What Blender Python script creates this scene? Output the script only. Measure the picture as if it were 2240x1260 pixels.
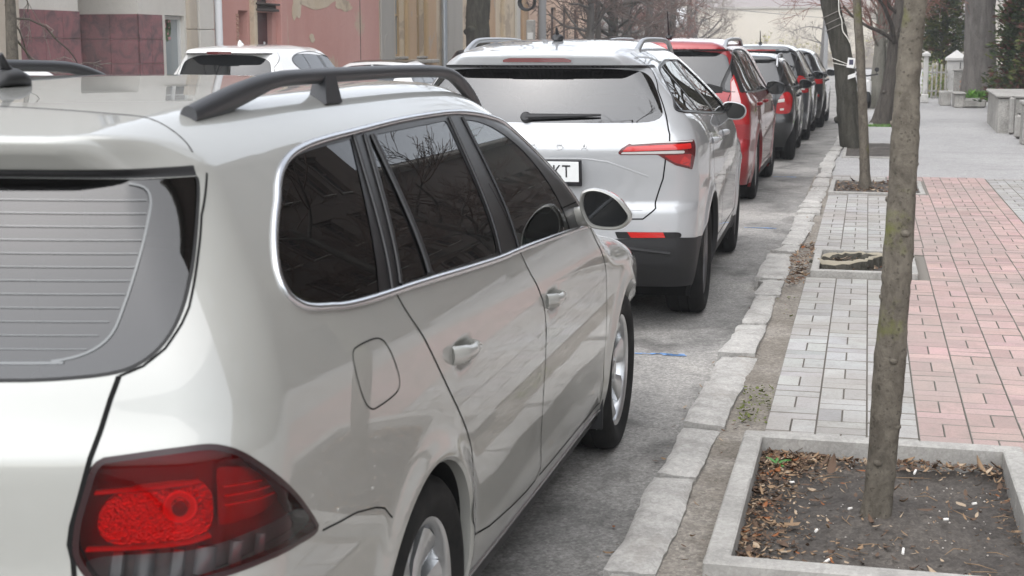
import bpy, bmesh, math, random
import numpy as np
from mathutils import Vector, Matrix
from mathutils.geometry import delaunay_2d_cdt
for o in list(bpy.data.objects): bpy.data.objects.remove(o)
scn = bpy.context.scene; col = scn.collection
R = math.radians
# ------------------------------------------------------------ camera, world, sun, exposure
cd = bpy.data.cameras.new('camera'); cam = bpy.data.objects.new('camera', cd); col.objects.link(cam); scn.camera = cam
cd.sensor_width = 36; cd.lens = 50.89; cd.clip_start = .05; cd.clip_end = 900
cam.location = (0, 0, 1.573); cam.rotation_euler = (R(90)-.1655, 0, R(13.656))
cd.dof.use_dof = True; cd.dof.focus_distance = 7.5; cd.dof.aperture_fstop = 9.0
w = bpy.data.worlds.new('World'); scn.world = w; w.use_nodes = True
nt = w.node_tree; bg = nt.nodes['Background']
sky = nt.nodes.new('ShaderNodeTexSky'); sky.sky_type = 'NISHITA'; sky.sun_disc = False
sky.sun_elevation = R(62); sky.sun_rotation = R(202); sky.air_density = 1.0; sky.dust_density = 1.5; sky.ozone_density = 1.0
hs = nt.nodes.new('ShaderNodeHueSaturation'); hs.inputs['Saturation'].default_value = .27
nt.links.new(sky.outputs[0], hs.inputs['Color']); nt.links.new(hs.outputs[0], bg.inputs[0]); bg.inputs[1].default_value = .15
sl = bpy.data.lights.new('sun', 'SUN'); sl.energy = 1.15; sl.angle = R(115); sl.color = (1, .97, .935)
so = bpy.data.objects.new('sun', sl); col.objects.link(so); so.rotation_euler = (R(24), 0, R(-22))
scn.view_settings.view_transform = 'Standard'; scn.view_settings.look = 'None'; scn.view_settings.exposure = 1.38; scn.view_settings.gamma = 1
scn.render.engine = 'CYCLES'
try:
    scn.cycles.use_denoising = True; scn.cycles.max_bounces = 10; scn.cycles.transparent_max_bounces = 12; scn.cycles.caustics_reflective = False; scn.cycles.caustics_refractive = False
except Exception: pass
# ------------------------------------------------------------ materials
M = {}
def mat(name, col_=(.5, .5, .5), rough=.6, metal=0, coat=0, coatr=.03, spec=.5, ior=None, emit=None, estr=0):
    m = bpy.data.materials.new(name); m.use_nodes = True; b = m.node_tree.nodes['Principled BSDF']; i = b.inputs
    i['Base Color'].default_value = (*col_[:3], 1); i['Roughness'].default_value = rough; i['Metallic'].default_value = metal
    i['Coat Weight'].default_value = coat; i['Coat Roughness'].default_value = coatr; i['Specular IOR Level'].default_value = spec
    if ior: i['IOR'].default_value = ior
    if emit: i['Emission Color'].default_value = (*emit, 1); i['Emission Strength'].default_value = estr
    M[name] = m; return m
class NB:
    """small node-building helper bound to one material"""
    def __init__(s, m): s.m = m; s.t = m.node_tree; s.n = s.t.nodes; s.l = s.t.links; s.b = s.n['Principled BSDF']; s._c = None
    def co(s):
        if not s._c: s._c = s.n.new('ShaderNodeTexCoord').outputs['Object']
        return s._c
    def geo(s):
        return s.n.new('ShaderNodeNewGeometry').outputs['Position']
    def mapped(s, scale=(1, 1, 1), src=None):
        k = s.n.new('ShaderNodeMapping'); k.inputs['Scale'].default_value = scale; s.l.new(src or s.geo(), k.inputs[0]); return k.outputs[0]
    def noise(s, sc, det=4, rough=.55, vec=None, dist=0):
        k = s.n.new('ShaderNodeTexNoise'); k.inputs['Scale'].default_value = sc; k.inputs['Detail'].default_value = det; k.inputs['Roughness'].default_value = rough
        k.inputs['Distortion'].default_value = dist; s.l.new(vec or s.geo(), k.inputs['Vector']); return k.outputs['Fac']
    def voro(s, sc, vec=None, feat='F1', out='Distance'):
        k = s.n.new('ShaderNodeTexVoronoi'); k.feature = feat; k.inputs['Scale'].default_value = sc; s.l.new(vec or s.geo(), k.inputs['Vector']); return k.outputs[out]
    def ramp(s, f, stops, interp='LINEAR'):
        k = s.n.new('ShaderNodeValToRGB'); k.color_ramp.interpolation = interp; e = k.color_ramp.elements
        while len(e) < len(stops): e.new(.5)
        for a, (p, c) in zip(e, stops): a.position = p; a.color = (*c, 1) if not isinstance(c, (int, float)) else (c, c, c, 1)
        s.l.new(f, k.inputs[0]); return k.outputs[0]
    def mix(s, f, a, b, mode='MIX'):
        k = s.n.new('ShaderNodeMixRGB'); k.blend_type = mode
        for i, v in enumerate((f, a, b)):
            if isinstance(v, (int, float)): k.inputs[i].default_value = v if i == 0 else (v, v, v, 1)
            elif isinstance(v, tuple): k.inputs[i].default_value = (*v, 1)
            else: s.l.new(v, k.inputs[i])
        return k.outputs[0]
    def math(s, op, a, b=0, c=None):
        k = s.n.new('ShaderNodeMath'); k.operation = op
        for i, v in enumerate((a, b) if c is None else (a, b, c)):
            if isinstance(v, (int, float)): k.inputs[i].default_value = v
            else: s.l.new(v, k.inputs[i])
        return k.outputs[0]
    def attr(s, name):
        k = s.n.new('ShaderNodeAttribute'); k.attribute_name = name; return k.outputs['Color'], k.outputs['Fac']
    def xyz(s, src=None):
        k = s.n.new('ShaderNodeSeparateXYZ'); s.l.new(src or s.geo(), k.inputs[0]); return k.outputs
    def base(s, c): s.l.new(c, s.b.inputs['Base Color'])
    def rough(s, c): s.l.new(c, s.b.inputs['Roughness'])
    def bump(s, h, st=.3, dist=.01, coat=False):
        k = s.n.new('ShaderNodeBump'); k.inputs['Strength'].default_value = st; k.inputs['Distance'].default_value = dist; s.l.new(h, k.inputs['Height']); s.l.new(k.outputs[0], s.b.inputs['Normal'])
        if coat: s.l.new(k.outputs[0], s.b.inputs['Coat Normal'])
def glassmat(name, tint, spec_ior=1.7, rough=.0, dirt=0):
    """thin tinted pane: fresnel reflection over tinted transparency"""
    m = bpy.data.materials.new(name); m.use_nodes = True; t = m.node_tree; t.nodes.clear()
    o = t.nodes.new('ShaderNodeOutputMaterial'); mx = t.nodes.new('ShaderNodeMixShader'); tr = t.nodes.new('ShaderNodeBsdfTransparent'); gl = t.nodes.new('ShaderNodeBsdfGlossy')
    fr = t.nodes.new('ShaderNodeFresnel'); fr.inputs['IOR'].default_value = spec_ior; tr.inputs[0].default_value = (*tint, 1); gl.inputs['Roughness'].default_value = rough
    # same fresnel from both sides of the pane
    t.links.new(fr.outputs[0], mx.inputs[0]); t.links.new(tr.outputs[0], mx.inputs[1]); t.links.new(gl.outputs[0], mx.inputs[2]); t.links.new(mx.outputs[0], o.inputs[0])
    M[name] = m; return m
# ------------------------------------------------------------ objects
def tag(o, label=None, cat=None, group=None, kind=None):
    if label: o['label'] = label
    if cat: o['category'] = cat
    if group: o['group'] = group
    if kind: o['kind'] = kind
    return o
def empty(name, loc=(0, 0, 0), rz=0, label=None, cat=None, group=None):
    o = bpy.data.objects.new(name, None); col.objects.link(o); o.location = loc; o.rotation_euler = (0, 0, rz); o.empty_display_size = .2
    return tag(o, label, cat, group)
class MB:
    """collects geometry for ONE mesh object"""
    def __init__(s): s.v = []; s.f = []; s.m = []; s.n = None; s.c = []; s.off = 0
    def add(s, V, Fc, mi=0):
        V = np.asarray(V, float).reshape(-1, 3); k = s.off; s.v.append(V); s.off += len(V)
        for f in Fc: s.f.append([int(i)+k for i in f]); s.m.append(mi)
        return s
    def box(s, c, d, rz=0, mi=0, bev=0, taper=1):
        hx, hy, hz = d[0]/2, d[1]/2, d[2]/2; b = min(bev, hx*.9, hy*.9, hz*.9); ca, sa = math.cos(rz), math.sin(rz)
        if b <= 0:
            P = [(sx*hx*(taper if sz > 0 else 1), sy*hy*(taper if sz > 0 else 1), sz*hz) for sz in (-1, 1) for sx, sy in ((-1, -1), (1, -1), (1, 1), (-1, 1))]
            Fc = [(3, 2, 1, 0), (4, 5, 6, 7), (0, 1, 5, 4), (1, 2, 6, 5), (2, 3, 7, 6), (3, 0, 4, 7)]
        else:
            P = []; L = [(-hz, b), (-hz+b, 0), (hz-b, 0), (hz, b)]
            for z, i in L:
                t = taper if z > 0 else 1
                X, Y = hx*t-i, hy*t-i; q = b*.7
                P += [(-X+q, -Y, z), (X-q, -Y, z), (X, -Y+q, z), (X, Y-q, z), (X-q, Y, z), (-X+q, Y, z), (-X, Y-q, z), (-X, -Y+q, z)]
            Fc = [tuple(range(7, -1, -1)), tuple(range(24, 32))]
            for k in range(3):
                for j in range(8): Fc.append((k*8+j, k*8+(j+1) % 8, k*8+8+(j+1) % 8, k*8+8+j))
        P = [(c[0]+x*ca-y*sa, c[1]+x*sa+y*ca, c[2]+z) for x, y, z in P]
        return s.add(P, Fc, mi)
    def quad(s, a, b, c, d, mi=0): return s.add([a, b, c, d], [(0, 1, 2, 3)], mi)
    def tube(s, pts, rad, n=8, mi=0, cap=True, flat=1.0, up=None, jit=0, rng=None):
        pts = np.asarray(pts, float); N = len(pts); rad = np.broadcast_to(np.asarray(rad, float), (N,))
        t = np.gradient(pts, axis=0); t /= np.maximum(np.linalg.norm(t, axis=1, keepdims=True), 1e-9)
        ref = np.array(up if up is not None else (0, 0, 1.)) if abs(t[0][2]) < .9 or up is not None else np.array((1., 0, 0)); V = []
        for i in range(N):
            a = ref-t[i]*(ref@t[i]); a /= max(np.linalg.norm(a), 1e-9); b = np.cross(t[i], a)
            if up is None: ref = a
            for k in range(n):
                th = 2*math.pi*k/n; r = rad[i]*(1+(rng.uniform(-jit, jit) if jit else 0)); V.append(pts[i]+r*(math.cos(th)*a*flat+math.sin(th)*b))
        Fc = [(i*n+k, i*n+(k+1) % n, (i+1)*n+(k+1) % n, (i+1)*n+k) for i in range(N-1) for k in range(n)]
        if cap: Fc += [tuple(range(n-1, -1, -1)), tuple((N-1)*n+k for k in range(n))]
        return s.add(V, Fc, mi)
    def lathe(s, prof, n=32, axis='z', c=(0, 0, 0), mi=0, close=False):
        V = []
        for r, h in prof:
            for k in range(n):
                th = 2*math.pi*k/n; a, b = r*math.cos(th), r*math.sin(th)
                V.append({'z': (c[0]+a, c[1]+b, c[2]+h), 'x': (c[0]+h, c[1]+a, c[2]+b), 'y': (c[0]+b, c[1]+h, c[2]+a)}[axis])
        m = len(prof); Fc = [(i*n+k, i*n+(k+1) % n, (i+1) % m*n+(k+1) % n, (i+1) % m*n+k) for i in range(m if close else m-1) for k in range(n)]
        return s.add(V, Fc, mi)
    def prism(s, poly, z0, z1, mi=0):
        n = len(poly); V = [(x, y, z0) for x, y in poly]+[(x, y, z1) for x, y in poly]
        return s.add(V, [tuple(range(n-1, -1, -1)), tuple(range(n, 2*n))]+[(i, (i+1) % n, n+(i+1) % n, n+i) for i in range(n)], mi)
    def build(s, name, mats, parent=None, smooth=True, normals=None, sharp=35, label=None):
        me = bpy.data.meshes.new(name); V = np.concatenate(s.v) if s.v else np.zeros((0, 3))
        me.from_pydata(V.tolist(), [], s.f); mats = mats if isinstance(mats, (list, tuple)) else [mats]
        for m in mats: me.materials.append(M[m] if isinstance(m, str) else m)
        me.polygons.foreach_set('material_index', s.m)
        if smooth:
            me.polygons.foreach_set('use_smooth', [True]*len(s.f))
            if normals is not None: me.normals_split_custom_set_from_vertices(np.asarray(normals).tolist())
            elif sharp:
                try: me.set_sharp_from_angle(angle=R(sharp))
                except Exception: pass
        o = bpy.data.objects.new(name, me); col.objects.link(o)
        if parent: o.parent = parent
        if label: o['label'] = label
        return o
def link_copy(o, parent=None, **kw):
    c = o.copy(); col.objects.link(c); c.parent = parent
    for ch in list(o.children): link_copy(ch, c)
    return c
def struct(mb, name, mats, label=None, **kw):
    o = mb.build(name, mats, **kw); o['kind'] = 'structure'
    if label: o['label'] = label
    return o
def catmull(P, n=6, closed=False):
    P = np.asarray(P, float); N = len(P); out = []
    for i in range(N if closed else N-1):
        g = (lambda k: P[k % N]) if closed else (lambda k: P[min(max(k, 0), N-1)])
        a, b, c, d = g(i-1), g(i), g(i+1), g(i+2)
        for j in range(n):
            t = j/n; out.append(.5*((2*b)+(-a+c)*t+(2*a-5*b+4*c-d)*t*t+(-a+3*b-3*c+d)*t**3))
    if not closed: out.append(P[-1])
    return np.array(out)
def chaikin(P, k=2, keep=()):
    """corner cutting on a closed polygon; indices in keep stay sharp"""
    P = [tuple(p) for p in P]; fl = [i in keep for i in range(len(P))]
    for _ in range(k):
        Q = []; G_ = []; n = len(P)
        for i in range(n):
            a, b, c = np.array(P[i-1]), np.array(P[i]), np.array(P[(i+1) % n])
            if fl[i]: Q.append(tuple(b)); G_.append(True)
            else: Q += [tuple(.75*b+.25*a), tuple(.75*b+.25*c)]; G_ += [False, False]
        P, fl = Q, G_
    return np.array(P)
def resample(P, step, closed=True):
    P = np.asarray(P, float); Q = np.r_[P, P[:1]] if closed else P; out = []
    for a, b in zip(Q[:-1], Q[1:]):
        n = max(1, int(round(np.linalg.norm(b-a)/step)))
        for k in range(n): out.append(a+(b-a)*k/n)
    if not closed: out.append(Q[-1])
    return np.array(out)
def inpoly(P, poly):
    x, y = P[:, 0], P[:, 1]; c = np.zeros(len(P), bool); n = len(poly); j = n-1
    for i in range(n):
        xi, yi = poly[i]; xj, yj = poly[j]
        if yi != yj: c ^= ((yi > y) != (yj > y)) & (x < (xj-xi)*(y-yi)/(yj-yi)+xi)
        j = i
    return c
def shrink(poly, d):
    """offset a closed polygon inwards by d"""
    P = np.asarray(poly, float); n = len(P); A = .5*np.sum(P[:, 0]*np.roll(P[:, 1], -1)-np.roll(P[:, 0], -1)*P[:, 1]); sg = 1 if A > 0 else -1
    e = np.roll(P, -1, 0)-P; e /= np.maximum(np.linalg.norm(e, axis=1, keepdims=True), 1e-9); nr = np.stack([-e[:, 1], e[:, 0]], 1)*sg
    m = nr+np.roll(nr, 1, 0); m /= np.maximum(np.linalg.norm(m, axis=1, keepdims=True), .3)
    k = 1/np.maximum((m*nr).sum(1), .5); return P+m*(d*k)[:, None]
def roundc(P, r, n=4):
    """round the corners of a closed polygon by r"""
    P = np.asarray(P, float); N = len(P); out = []
    for i in range(N):
        a, b, c = P[i-1], P[i], P[(i+1) % N]; d0 = min(r, np.linalg.norm(a-b)*.49); d1 = min(r, np.linalg.norm(c-b)*.49)
        p = b+(a-b)/max(np.linalg.norm(a-b), 1e-9)*d0; q = b+(c-b)/max(np.linalg.norm(c-b), 1e-9)*d1
        for k in range(n+1): t = k/n; out.append((1-t)**2*p+2*t*(1-t)*b+t*t*q)
    return np.array(out)
def clip(P, n, c):
    """keep the part of a closed polygon where n.p >= c"""
    P = np.asarray(P, float); n = np.asarray(n, float); out = []
    for i in range(len(P)):
        a, b = P[i-1], P[i]; da, db = a@n-c, b@n-c
        if (da >= 0) != (db >= 0): out.append(a+(b-a)*da/(da-db))
        if db >= 0: out.append(b)
    return np.array(out)
def lathe_at(mb, prof, n, pos, nrm):
    q = MB(); q.lathe(prof, n, 'x'); m = Vector(nrm).to_track_quat('X', 'Z').to_matrix(); q.v = [np.array([m @ Vector(p) for p in v])+np.asarray(pos) for v in q.v]; mb.add(np.concatenate(q.v), q.f); return mb
import numpy as np, math
class Tab:
    """smooth 1-D table: monotone cubic through points, then a gaussian blur"""
    def __init__(s, pts, sig=0.04, pad=0.6):
        pts = sorted(pts); x = np.array([p[0] for p in pts], float); y = np.array([p[1] for p in pts], float)
        m0 = (y[1]-y[0])/(x[1]-x[0]); m1 = (y[-1]-y[-2])/(x[-1]-x[-2])
        x = np.r_[x[0]-pad, x, x[-1]+pad]; y = np.r_[y[0]-m0*pad, y, y[-1]+m1*pad]
        h = np.diff(x); dl = np.diff(y)/h; m = np.zeros_like(x); m[0] = dl[0]; m[-1] = dl[-1]
        for i in range(1, len(x)-1):
            if dl[i-1]*dl[i] > 0:
                w1 = 2*h[i]+h[i-1]; w2 = h[i]+2*h[i-1]; m[i] = (w1+w2)/(w1/dl[i-1]+w2/dl[i])
        n = 3000; s.x = np.linspace(x[0], x[-1], n); k = np.clip(np.searchsorted(x, s.x)-1, 0, len(h)-1)
        t = (s.x-x[k])/h[k]; H = h[k]
        v = (2*t**3-3*t**2+1)*y[k]+(t**3-2*t**2+t)*H*m[k]+(-2*t**3+3*t**2)*y[k+1]+(t**3-t**2)*H*m[k+1]
        if sig > 0:
            dx = s.x[1]-s.x[0]; r = max(1, int(4*sig/dx)); g = np.exp(-.5*(np.arange(-r, r+1)*dx/sig)**2); g /= g.sum()
            left = v[0]-(v[1]-v[0])*np.arange(r, 0, -1); right = v[-1]+(v[-1]-v[-2])*np.arange(1, r+1)
            v = np.convolve(np.r_[left, v, right], g, 'valid')
        s.y = v
    def __call__(s, q): return np.interp(q, s.x, s.y)
def sp(t, w): return w*np.logaddexp(0, t/w)
def sst(t): t = np.clip(t, 0, 1); return t*t*(3-2*t)
def rmax(a, b, r):
    return np.minimum(np.maximum(a, b), -r)+np.hypot(np.maximum(a+r, 0), np.maximum(b+r, 0))
class Shell:
    """car skin as an implicit surface cut by four profiles; wall chart (s,z) and top chart (x,y)"""
    def __init__(s, d):
        s.d = d; g = lambda k, v=None: d.get(k, v)
        s.S = Tab(d['S'], g('Ssig', .03)); s.P = Tab(d['plan'], .12); s.T = Tab(d['T'], g('Tsig', .05))
        s.R = Tab(d['R'], g('Rsig', .02)); s.Fp = Tab(d['Fp'], .04); s.C = Tab(g('crown', [(-2, .035), (5, .035)]), .1)
        s.cr = [(Tab(a, .08), b, w) for a, b, w in g('crease', [])]
        s.r1, s.r2, s.r3 = d['rad']; s.r2t = g('r2t', s.r2); s.a, s.yr, s.yf, s.rc = d['guide']
        s.arch = d['arch']; s.lip = g('lip', .012); s.rq = g('rq', .1); s.fq = g('fq', .22)
        s.spo = g('spoiler'); s.scale = 1.0
        q = math.pi/2*s.rc; s.s1 = s.a-s.rc; s.s2 = s.s1+q; s.s3 = s.s2+(s.yf-s.yr-2*s.rc); s.s4 = s.s3+q; s.s5 = s.s4+s.s1
    def W(s, y, z):
        w = s.S(z)+s.P(y)
        for t, b, wd in s.cr: w = w-b*sp(z-t(y), wd)
        for y0, z0, ry, rz, dp in s.d.get('dimples', ()): w = w-dp*np.exp(-((y-y0)/ry)**4-((z-z0)/rz)**4)
        for ya, za, ra in s.arch:
            rr = np.hypot(y-ya, z-za); w = w+s.lip*np.exp(-((rr-ra)/.045)**2)*(z < za+ra+.3)
        return w
    def F(s, P):
        x = np.abs(P[:, 0]); y = P[:, 1]; z = P[:, 2]
        gs = (x-s.W(y, z))/1.06
        gt = (z-s.T(y)+s.C(y)*(x/.6)**2)
        rr = s.R(z)
        if s.spo:
            zt, dp, x0, x1 = s.spo[:4]; dp = dp+(s.spo[4]*np.clip(z-zt, 0, .09) if len(s.spo) > 4 else 0)
            rr = rr-dp*sst((z-zt)/.016+.5)*(1-sst((x-x0)/(x1-x0)))
        gr = rr+s.rq*(x/.7)**2-y
        gf = y-s.Fp(z)+s.fq*(x/.7)**2
        w = 1/(1+np.exp(-np.clip((gt-gs-.02)/.02, -30, 30))); r2 = s.r2*(1-w)+s.r2t*w
        f = rmax(gs, gt, s.r1); f = rmax(f, gr, r2); return rmax(f, gf, s.r3)
    def N(s, P, e=.002):
        n = np.stack([s.F(P+np.eye(3)[i]*e)-s.F(P-np.eye(3)[i]*e) for i in range(3)], 1)
        return n/np.maximum(np.linalg.norm(n, axis=1, keepdims=True), 1e-9)
    def guide(s, q):
        q = np.asarray(q, float); a, rc = s.a, s.rc; cx = a-rc; yb = s.yr+rc; ye = s.yf-rc
        th = np.clip((q-s.s1)/rc, 0, math.pi/2); t2 = np.clip((q-s.s3)/rc, 0, math.pi/2)
        px = np.where(q < s.s1, q, np.where(q > s.s4, s.s5-q, cx+rc*np.where(q < s.s3, np.sin(th), np.cos(t2))))
        py = np.where(q < s.s2, s.yr+rc-rc*np.cos(th), np.where(q < s.s3, yb+q-s.s2, ye+rc*np.sin(t2)))
        nx = np.where(q < s.s3, np.sin(th), np.cos(t2)); ny = np.where(q < s.s3, -np.cos(th), np.sin(t2))
        return px, py, nx, ny
    def sof(s, x, y):
        x = np.asarray(x, float); y = np.asarray(y, float); cx = s.a-s.rc; yb = s.yr+s.rc; ye = s.yf-s.rc
        th = np.arctan2(np.maximum(x-cx, 0), np.maximum(yb-y, 1e-9)); t2 = np.arctan2(np.maximum(y-ye, 0), np.maximum(x-cx, 1e-9))
        o = np.where(y > ye, s.s3+s.rc*t2, np.where(y >= yb, s.s2+y-yb, s.s1+s.rc*th))
        o = np.where((x < cx) & (y < yb), x, o); return np.where((x < cx) & (y > ye), s.s5-x, o)
    def solve(s, O, Dn, t0, t1, n=40):
        ts = np.linspace(t0, t1, n); lo = np.full(len(O), t0); hi = np.full(len(O), np.nan)
        f0 = s.F(O+Dn*t0); done = np.zeros(len(O), bool); sg = np.sign(f0)
        for k in range(1, n):
            f = s.F(O+Dn*ts[k]); c = (~done) & (np.sign(f) != sg); hi[c] = ts[k]; lo[c] = ts[k-1]; done |= c
            if done.all(): break
        h = np.where(done, hi, t1); l = np.where(done, lo, t1)
        for k in range(22):
            m = .5*(l+h); f = s.F(O+Dn*m[:, None]); same = np.sign(f) == sg
            l = np.where(same, m, l); h = np.where(same, h, m)
        t = .5*(l+h); return O+Dn*t[:, None], done, t
    def wall(s, q, z, off=0):
        px, py, nx, ny = s.guide(q); O = np.stack([px, py, np.asarray(z, float)+0*px], 1); Dn = np.stack([nx, ny, 0*nx], 1)
        P, ok, t = s.solve(O, Dn, 0., 1.3)
        n = s.N(P)
        return (P+n*np.asarray(off).reshape(-1, 1) if np.any(off) else P), n
    def top(s, x, y, off=0):
        x = np.asarray(x, float); O = np.stack([x, y, 0*x+2.3], 1); Dn = np.array([[0, 0, -1.]]).repeat(len(x), 0)
        P, ok, t = s.solve(O, Dn, 0., 2.2, 60); n = s.N(P)
        return (P+n*off if np.any(off) else P), n
    def edge(s, qs, zlim=.72, z0=.55):
        """height where the wall turns into the top, for each s"""
        zs = np.arange(z0, 1.75, .005); out = []
        Q, Z = np.meshgrid(qs, zs, indexing='ij')
        px, py, nx, ny = s.guide(Q.ravel()); O = np.stack([px, py, Z.ravel()], 1); Dn = np.stack([nx, ny, 0*nx], 1)
        ins = s.F(O) < -.004; P, ok, t = s.solve(O, Dn, 0., 1.3, 26); n = s.N(P)
        bad = (~ins) | (n[:, 2] > zlim); bad = bad.reshape(Q.shape)
        if s.spo: bad &= ~((Z > s.spo[0]-.05) & (Z < s.spo[0]+.013) & (Q < s.s2))
        k = np.argmax(bad, 1); return zs[np.maximum(k-1, 0)]
    def sx(s, x, z):
        q = np.linspace(0, s.s2, 60); P, n = s.wall(q, np.full(60, float(z))); return float(np.interp(x, P[:, 0], q)) if x >= 0 else float(x)
    def rear(s, pts): return np.array([(s.sx(x, z), z) for x, z in pts])
    def side(s, pts): return np.array([(s.s2+y-(s.yr+s.rc), z) for y, z in pts])
    def pix(s, o, v, far=30):
        """first hit of a ray (car coordinates)"""
        v = v/np.linalg.norm(v); ts = np.arange(.3, far, .01); P = o+ts[:, None]*v; f = s.F(P); k = np.argmax(f < 0)
        if not (f < 0).any(): k = np.argmin(f); return P[k]
        a, b = ts[k-1], ts[k]
        for i in range(30):
            m = .5*(a+b)
            if s.F((o+m*v)[None])[0] > 0: a = m
            else: b = m
        return o+a*v
GOLFD = dict(
 S=[(.1,.80),(.2,.835),(.27,.852),(.34,.868),(.42,.872),(.55,.884),(.68,.889),(.8,.889),(.9,.886),(1.0,.878),(1.1,.861),(1.2,.828),(1.3,.787),(1.4,.744),(1.5,.70)], Ssig=.03,
 plan=[(-1.2,-.05),(-.6,-.016),(0,-.002),(.9,.0),(2.0,-.001),(2.6,-.004),(3.0,-.03),(3.4,-.09)],
 T=[(-1.2,1.395),(-.93,1.432),(-.6,1.466),(0,1.488),(.6,1.492),(1.0,1.484),(1.3,1.455),(1.5,1.39),(2.13,1.0),(2.25,.955),(2.6,.92),(3.0,.85),(3.3,.74),(3.45,.62)], Tsig=.07,
 crown=[(-2,.014),(1,.013),(1.6,.05),(2.3,.045),(3.5,.06)],
 R=[(.15,-.93),(.25,-1.01),(.4,-1.085),(.55,-1.10),(.68,-1.085),(.76,-1.075),(.84,-1.075),(.935,-1.072),(.96,-1.058),(1.06,-1.03),(1.2,-.965),(1.34,-.885),(1.45,-.82)],
 Rsig=.016, rq=.13, spoiler=(1.366,.035,.50,.74,1.45),
 Fp=[(.15,3.30),(.3,3.42),(.5,3.47),(.65,3.45),(.8,3.35),(1.0,3.1)],
 r2t=.028, rad=(.085,.11,.16), guide=(.6,-.70,2.95,.22),
 dimples=[(.225,.870,.060,.030,.013),(1.195,.830,.060,.030,.013)], arch=[(-.02,.33,.35),(2.574,.33,.35)], lip=.015,
 crease=[([(-1.2,1.03),(-.5,.995),(0,.965),(1.1,.905),(2,.87),(3.4,.80)],.16,.006)])

KAROQD = dict(
 S=[(.1,.82),(.2,.85),(.3,.885),(.45,.905),(.6,.908),(.8,.911),(.95,.909),(1.05,.899),(1.15,.872),(1.25,.812),(1.35,.742),(1.45,.672),(1.55,.612),(1.65,.55)], Ssig=.03,
 plan=[(-1.0,-.06),(-.6,-.03),(-.1,-.004),(.9,.0),(2.0,-.002),(2.7,-.01),(3.1,-.05),(3.5,-.12)],
 T=[(-.95,1.53),(-.75,1.548),(-.4,1.588),(.2,1.617),(.8,1.620),(1.2,1.60),(1.45,1.555),(1.65,1.46),(2.25,1.10),(2.4,1.06),(2.8,1.02),(3.2,.95),(3.4,.86),(3.5,.75)], Tsig=.07,
 crown=[(-2,.03),(1,.028),(1.8,.05),(2.4,.045),(3.5,.06)],
 R=[(.15,-.60),(.28,-.76),(.4,-.855),(.5,-.872),(.62,-.872),(.70,-.868),(.715,-.838),(.8,-.845),(.95,-.868),(1.03,-.875),(1.055,-.858),(1.12,-.815),(1.2,-.785),(1.35,-.715),(1.5,-.635),(1.6,-.58)],
 Rsig=.012, rq=.12, spoiler=(1.462,.085,.54,.74,.95),
 Fp=[(.15,3.25),(.3,3.42),(.5,3.50),(.75,3.50),(.9,3.42),(1.1,3.1)],
 r2t=.03, rad=(.11,.10,.15), guide=(.58,-.52,2.95,.22),
 arch=[(0,.345,.385),(2.638,.345,.385)], lip=.018,
 crease=[([(-1.2,1.04),(0,1.03),(1.1,1.0),(2,.98),(3.4,.92)],.14,.006)])
# ------------------------------------------------------------ shared materials
def carpaint(name, c, metal=.0, rough=.35, coat=1.0, dirt=.25, flake=True, cior=1.75):
    m = mat(name, c, rough, metal, coat, .015); n = NB(m); v = n.co()
    d = n.noise(3.0, 6, .6, v); f = n.noise(2600, 0, .5, v) if flake and metal else None
    col0 = n.mix(n.ramp(d, [(.35, 0.0), (.8, dirt)]), c, tuple(.55*x+.45*y for x, y in zip(c, (.30, .28, .25))))
    if f is not None: col0 = n.mix(n.math('MULTIPLY', f, .25), col0, tuple(min(1, x*1.5) for x in c), 'MIX')
    n.base(col0); n.rough(n.ramp(d, [(.3, rough), (.8, rough+.06)])); cr = n.ramp(n.noise(9, 5, .6, v), [(.4, .012), (.85, .06)]); n.l.new(cr, n.b.inputs['Coat Roughness']); n.b.inputs['Coat IOR'].default_value = cior; return m
carpaint('champagne_paint', (.335, .336, .312), .25, .36, dirt=.08)
carpaint('silver_paint', (.40, .41, .42), .25, .38, dirt=.06)
carpaint('red_paint', (.22, .005, .009), .2, .3, dirt=.05, cior=1.42)
carpaint('black_paint', (.008, .009, .010), .1, .3, dirt=.05, cior=1.42)
carpaint('graphite_paint', (.035, .04, .048), .4, .3, dirt=.12)
carpaint('white_paint', (.80, .80, .79), 0, .35, dirt=.06)
mat('gap_black', (.006, .006, .006), .6); mat('underbody', (.010, .010, .010), .85, spec=.1); mat('cabin_trim', (.018, .018, .019), .7)
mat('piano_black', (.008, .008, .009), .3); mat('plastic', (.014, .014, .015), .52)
m = mat('grain_plastic', (.012, .012, .013), .55); n = NB(m); n.bump(n.noise(900, 2, .5, n.co()), .25, .002)
mat('rail_plastic', (.030, .031, .034), .42); mat('rail_silver', (.42, .43, .44), .35, .8)
mat('chrome', (.80, .80, .82), .12, 1.0); mat('satin_chrome', (.62, .63, .65), .22, 1.0)
m = mat('tyre_rubber', (.012, .012, .012), .8, spec=.2); n = NB(m); d = n.noise(14, 5, .6, n.co()); n.base(n.ramp(d, [(.35, (.009, .009, .009)), (.75, (.022, .021, .020))])); n.bump(n.noise(160, 3, .5, n.co()), .15, .002)
mat('alloy', (.56, .57, .58), .28, .9, .5, .06); mat('alloy_dark', (.20, .20, .21), .3, .9, .5, .06); mat('brake_metal', (.06, .06, .06), .5, .8)
glassmat('rear_glass', (.035, .04, .042), 1.95, .004); glassmat('dark_glass', (.02, .02, .02), 1.45, .003); glassmat('clear_glass', (.50, .60, .56), 1.5, .0); glassmat('tint_glass', (.16, .19, .19), 1.62, .0)
glassmat('rear_glass2', (.07, .09, .085), 2.3, .004); glassmat('red_lens', (.84, .018, .020), 1.4, .006); glassmat('clear_lens', (.72, .72, .72), 1.5, .02)
mat('solid_glass', (.012, .013, .014), .02, coat=0, spec=.5, ior=1.8)
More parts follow.
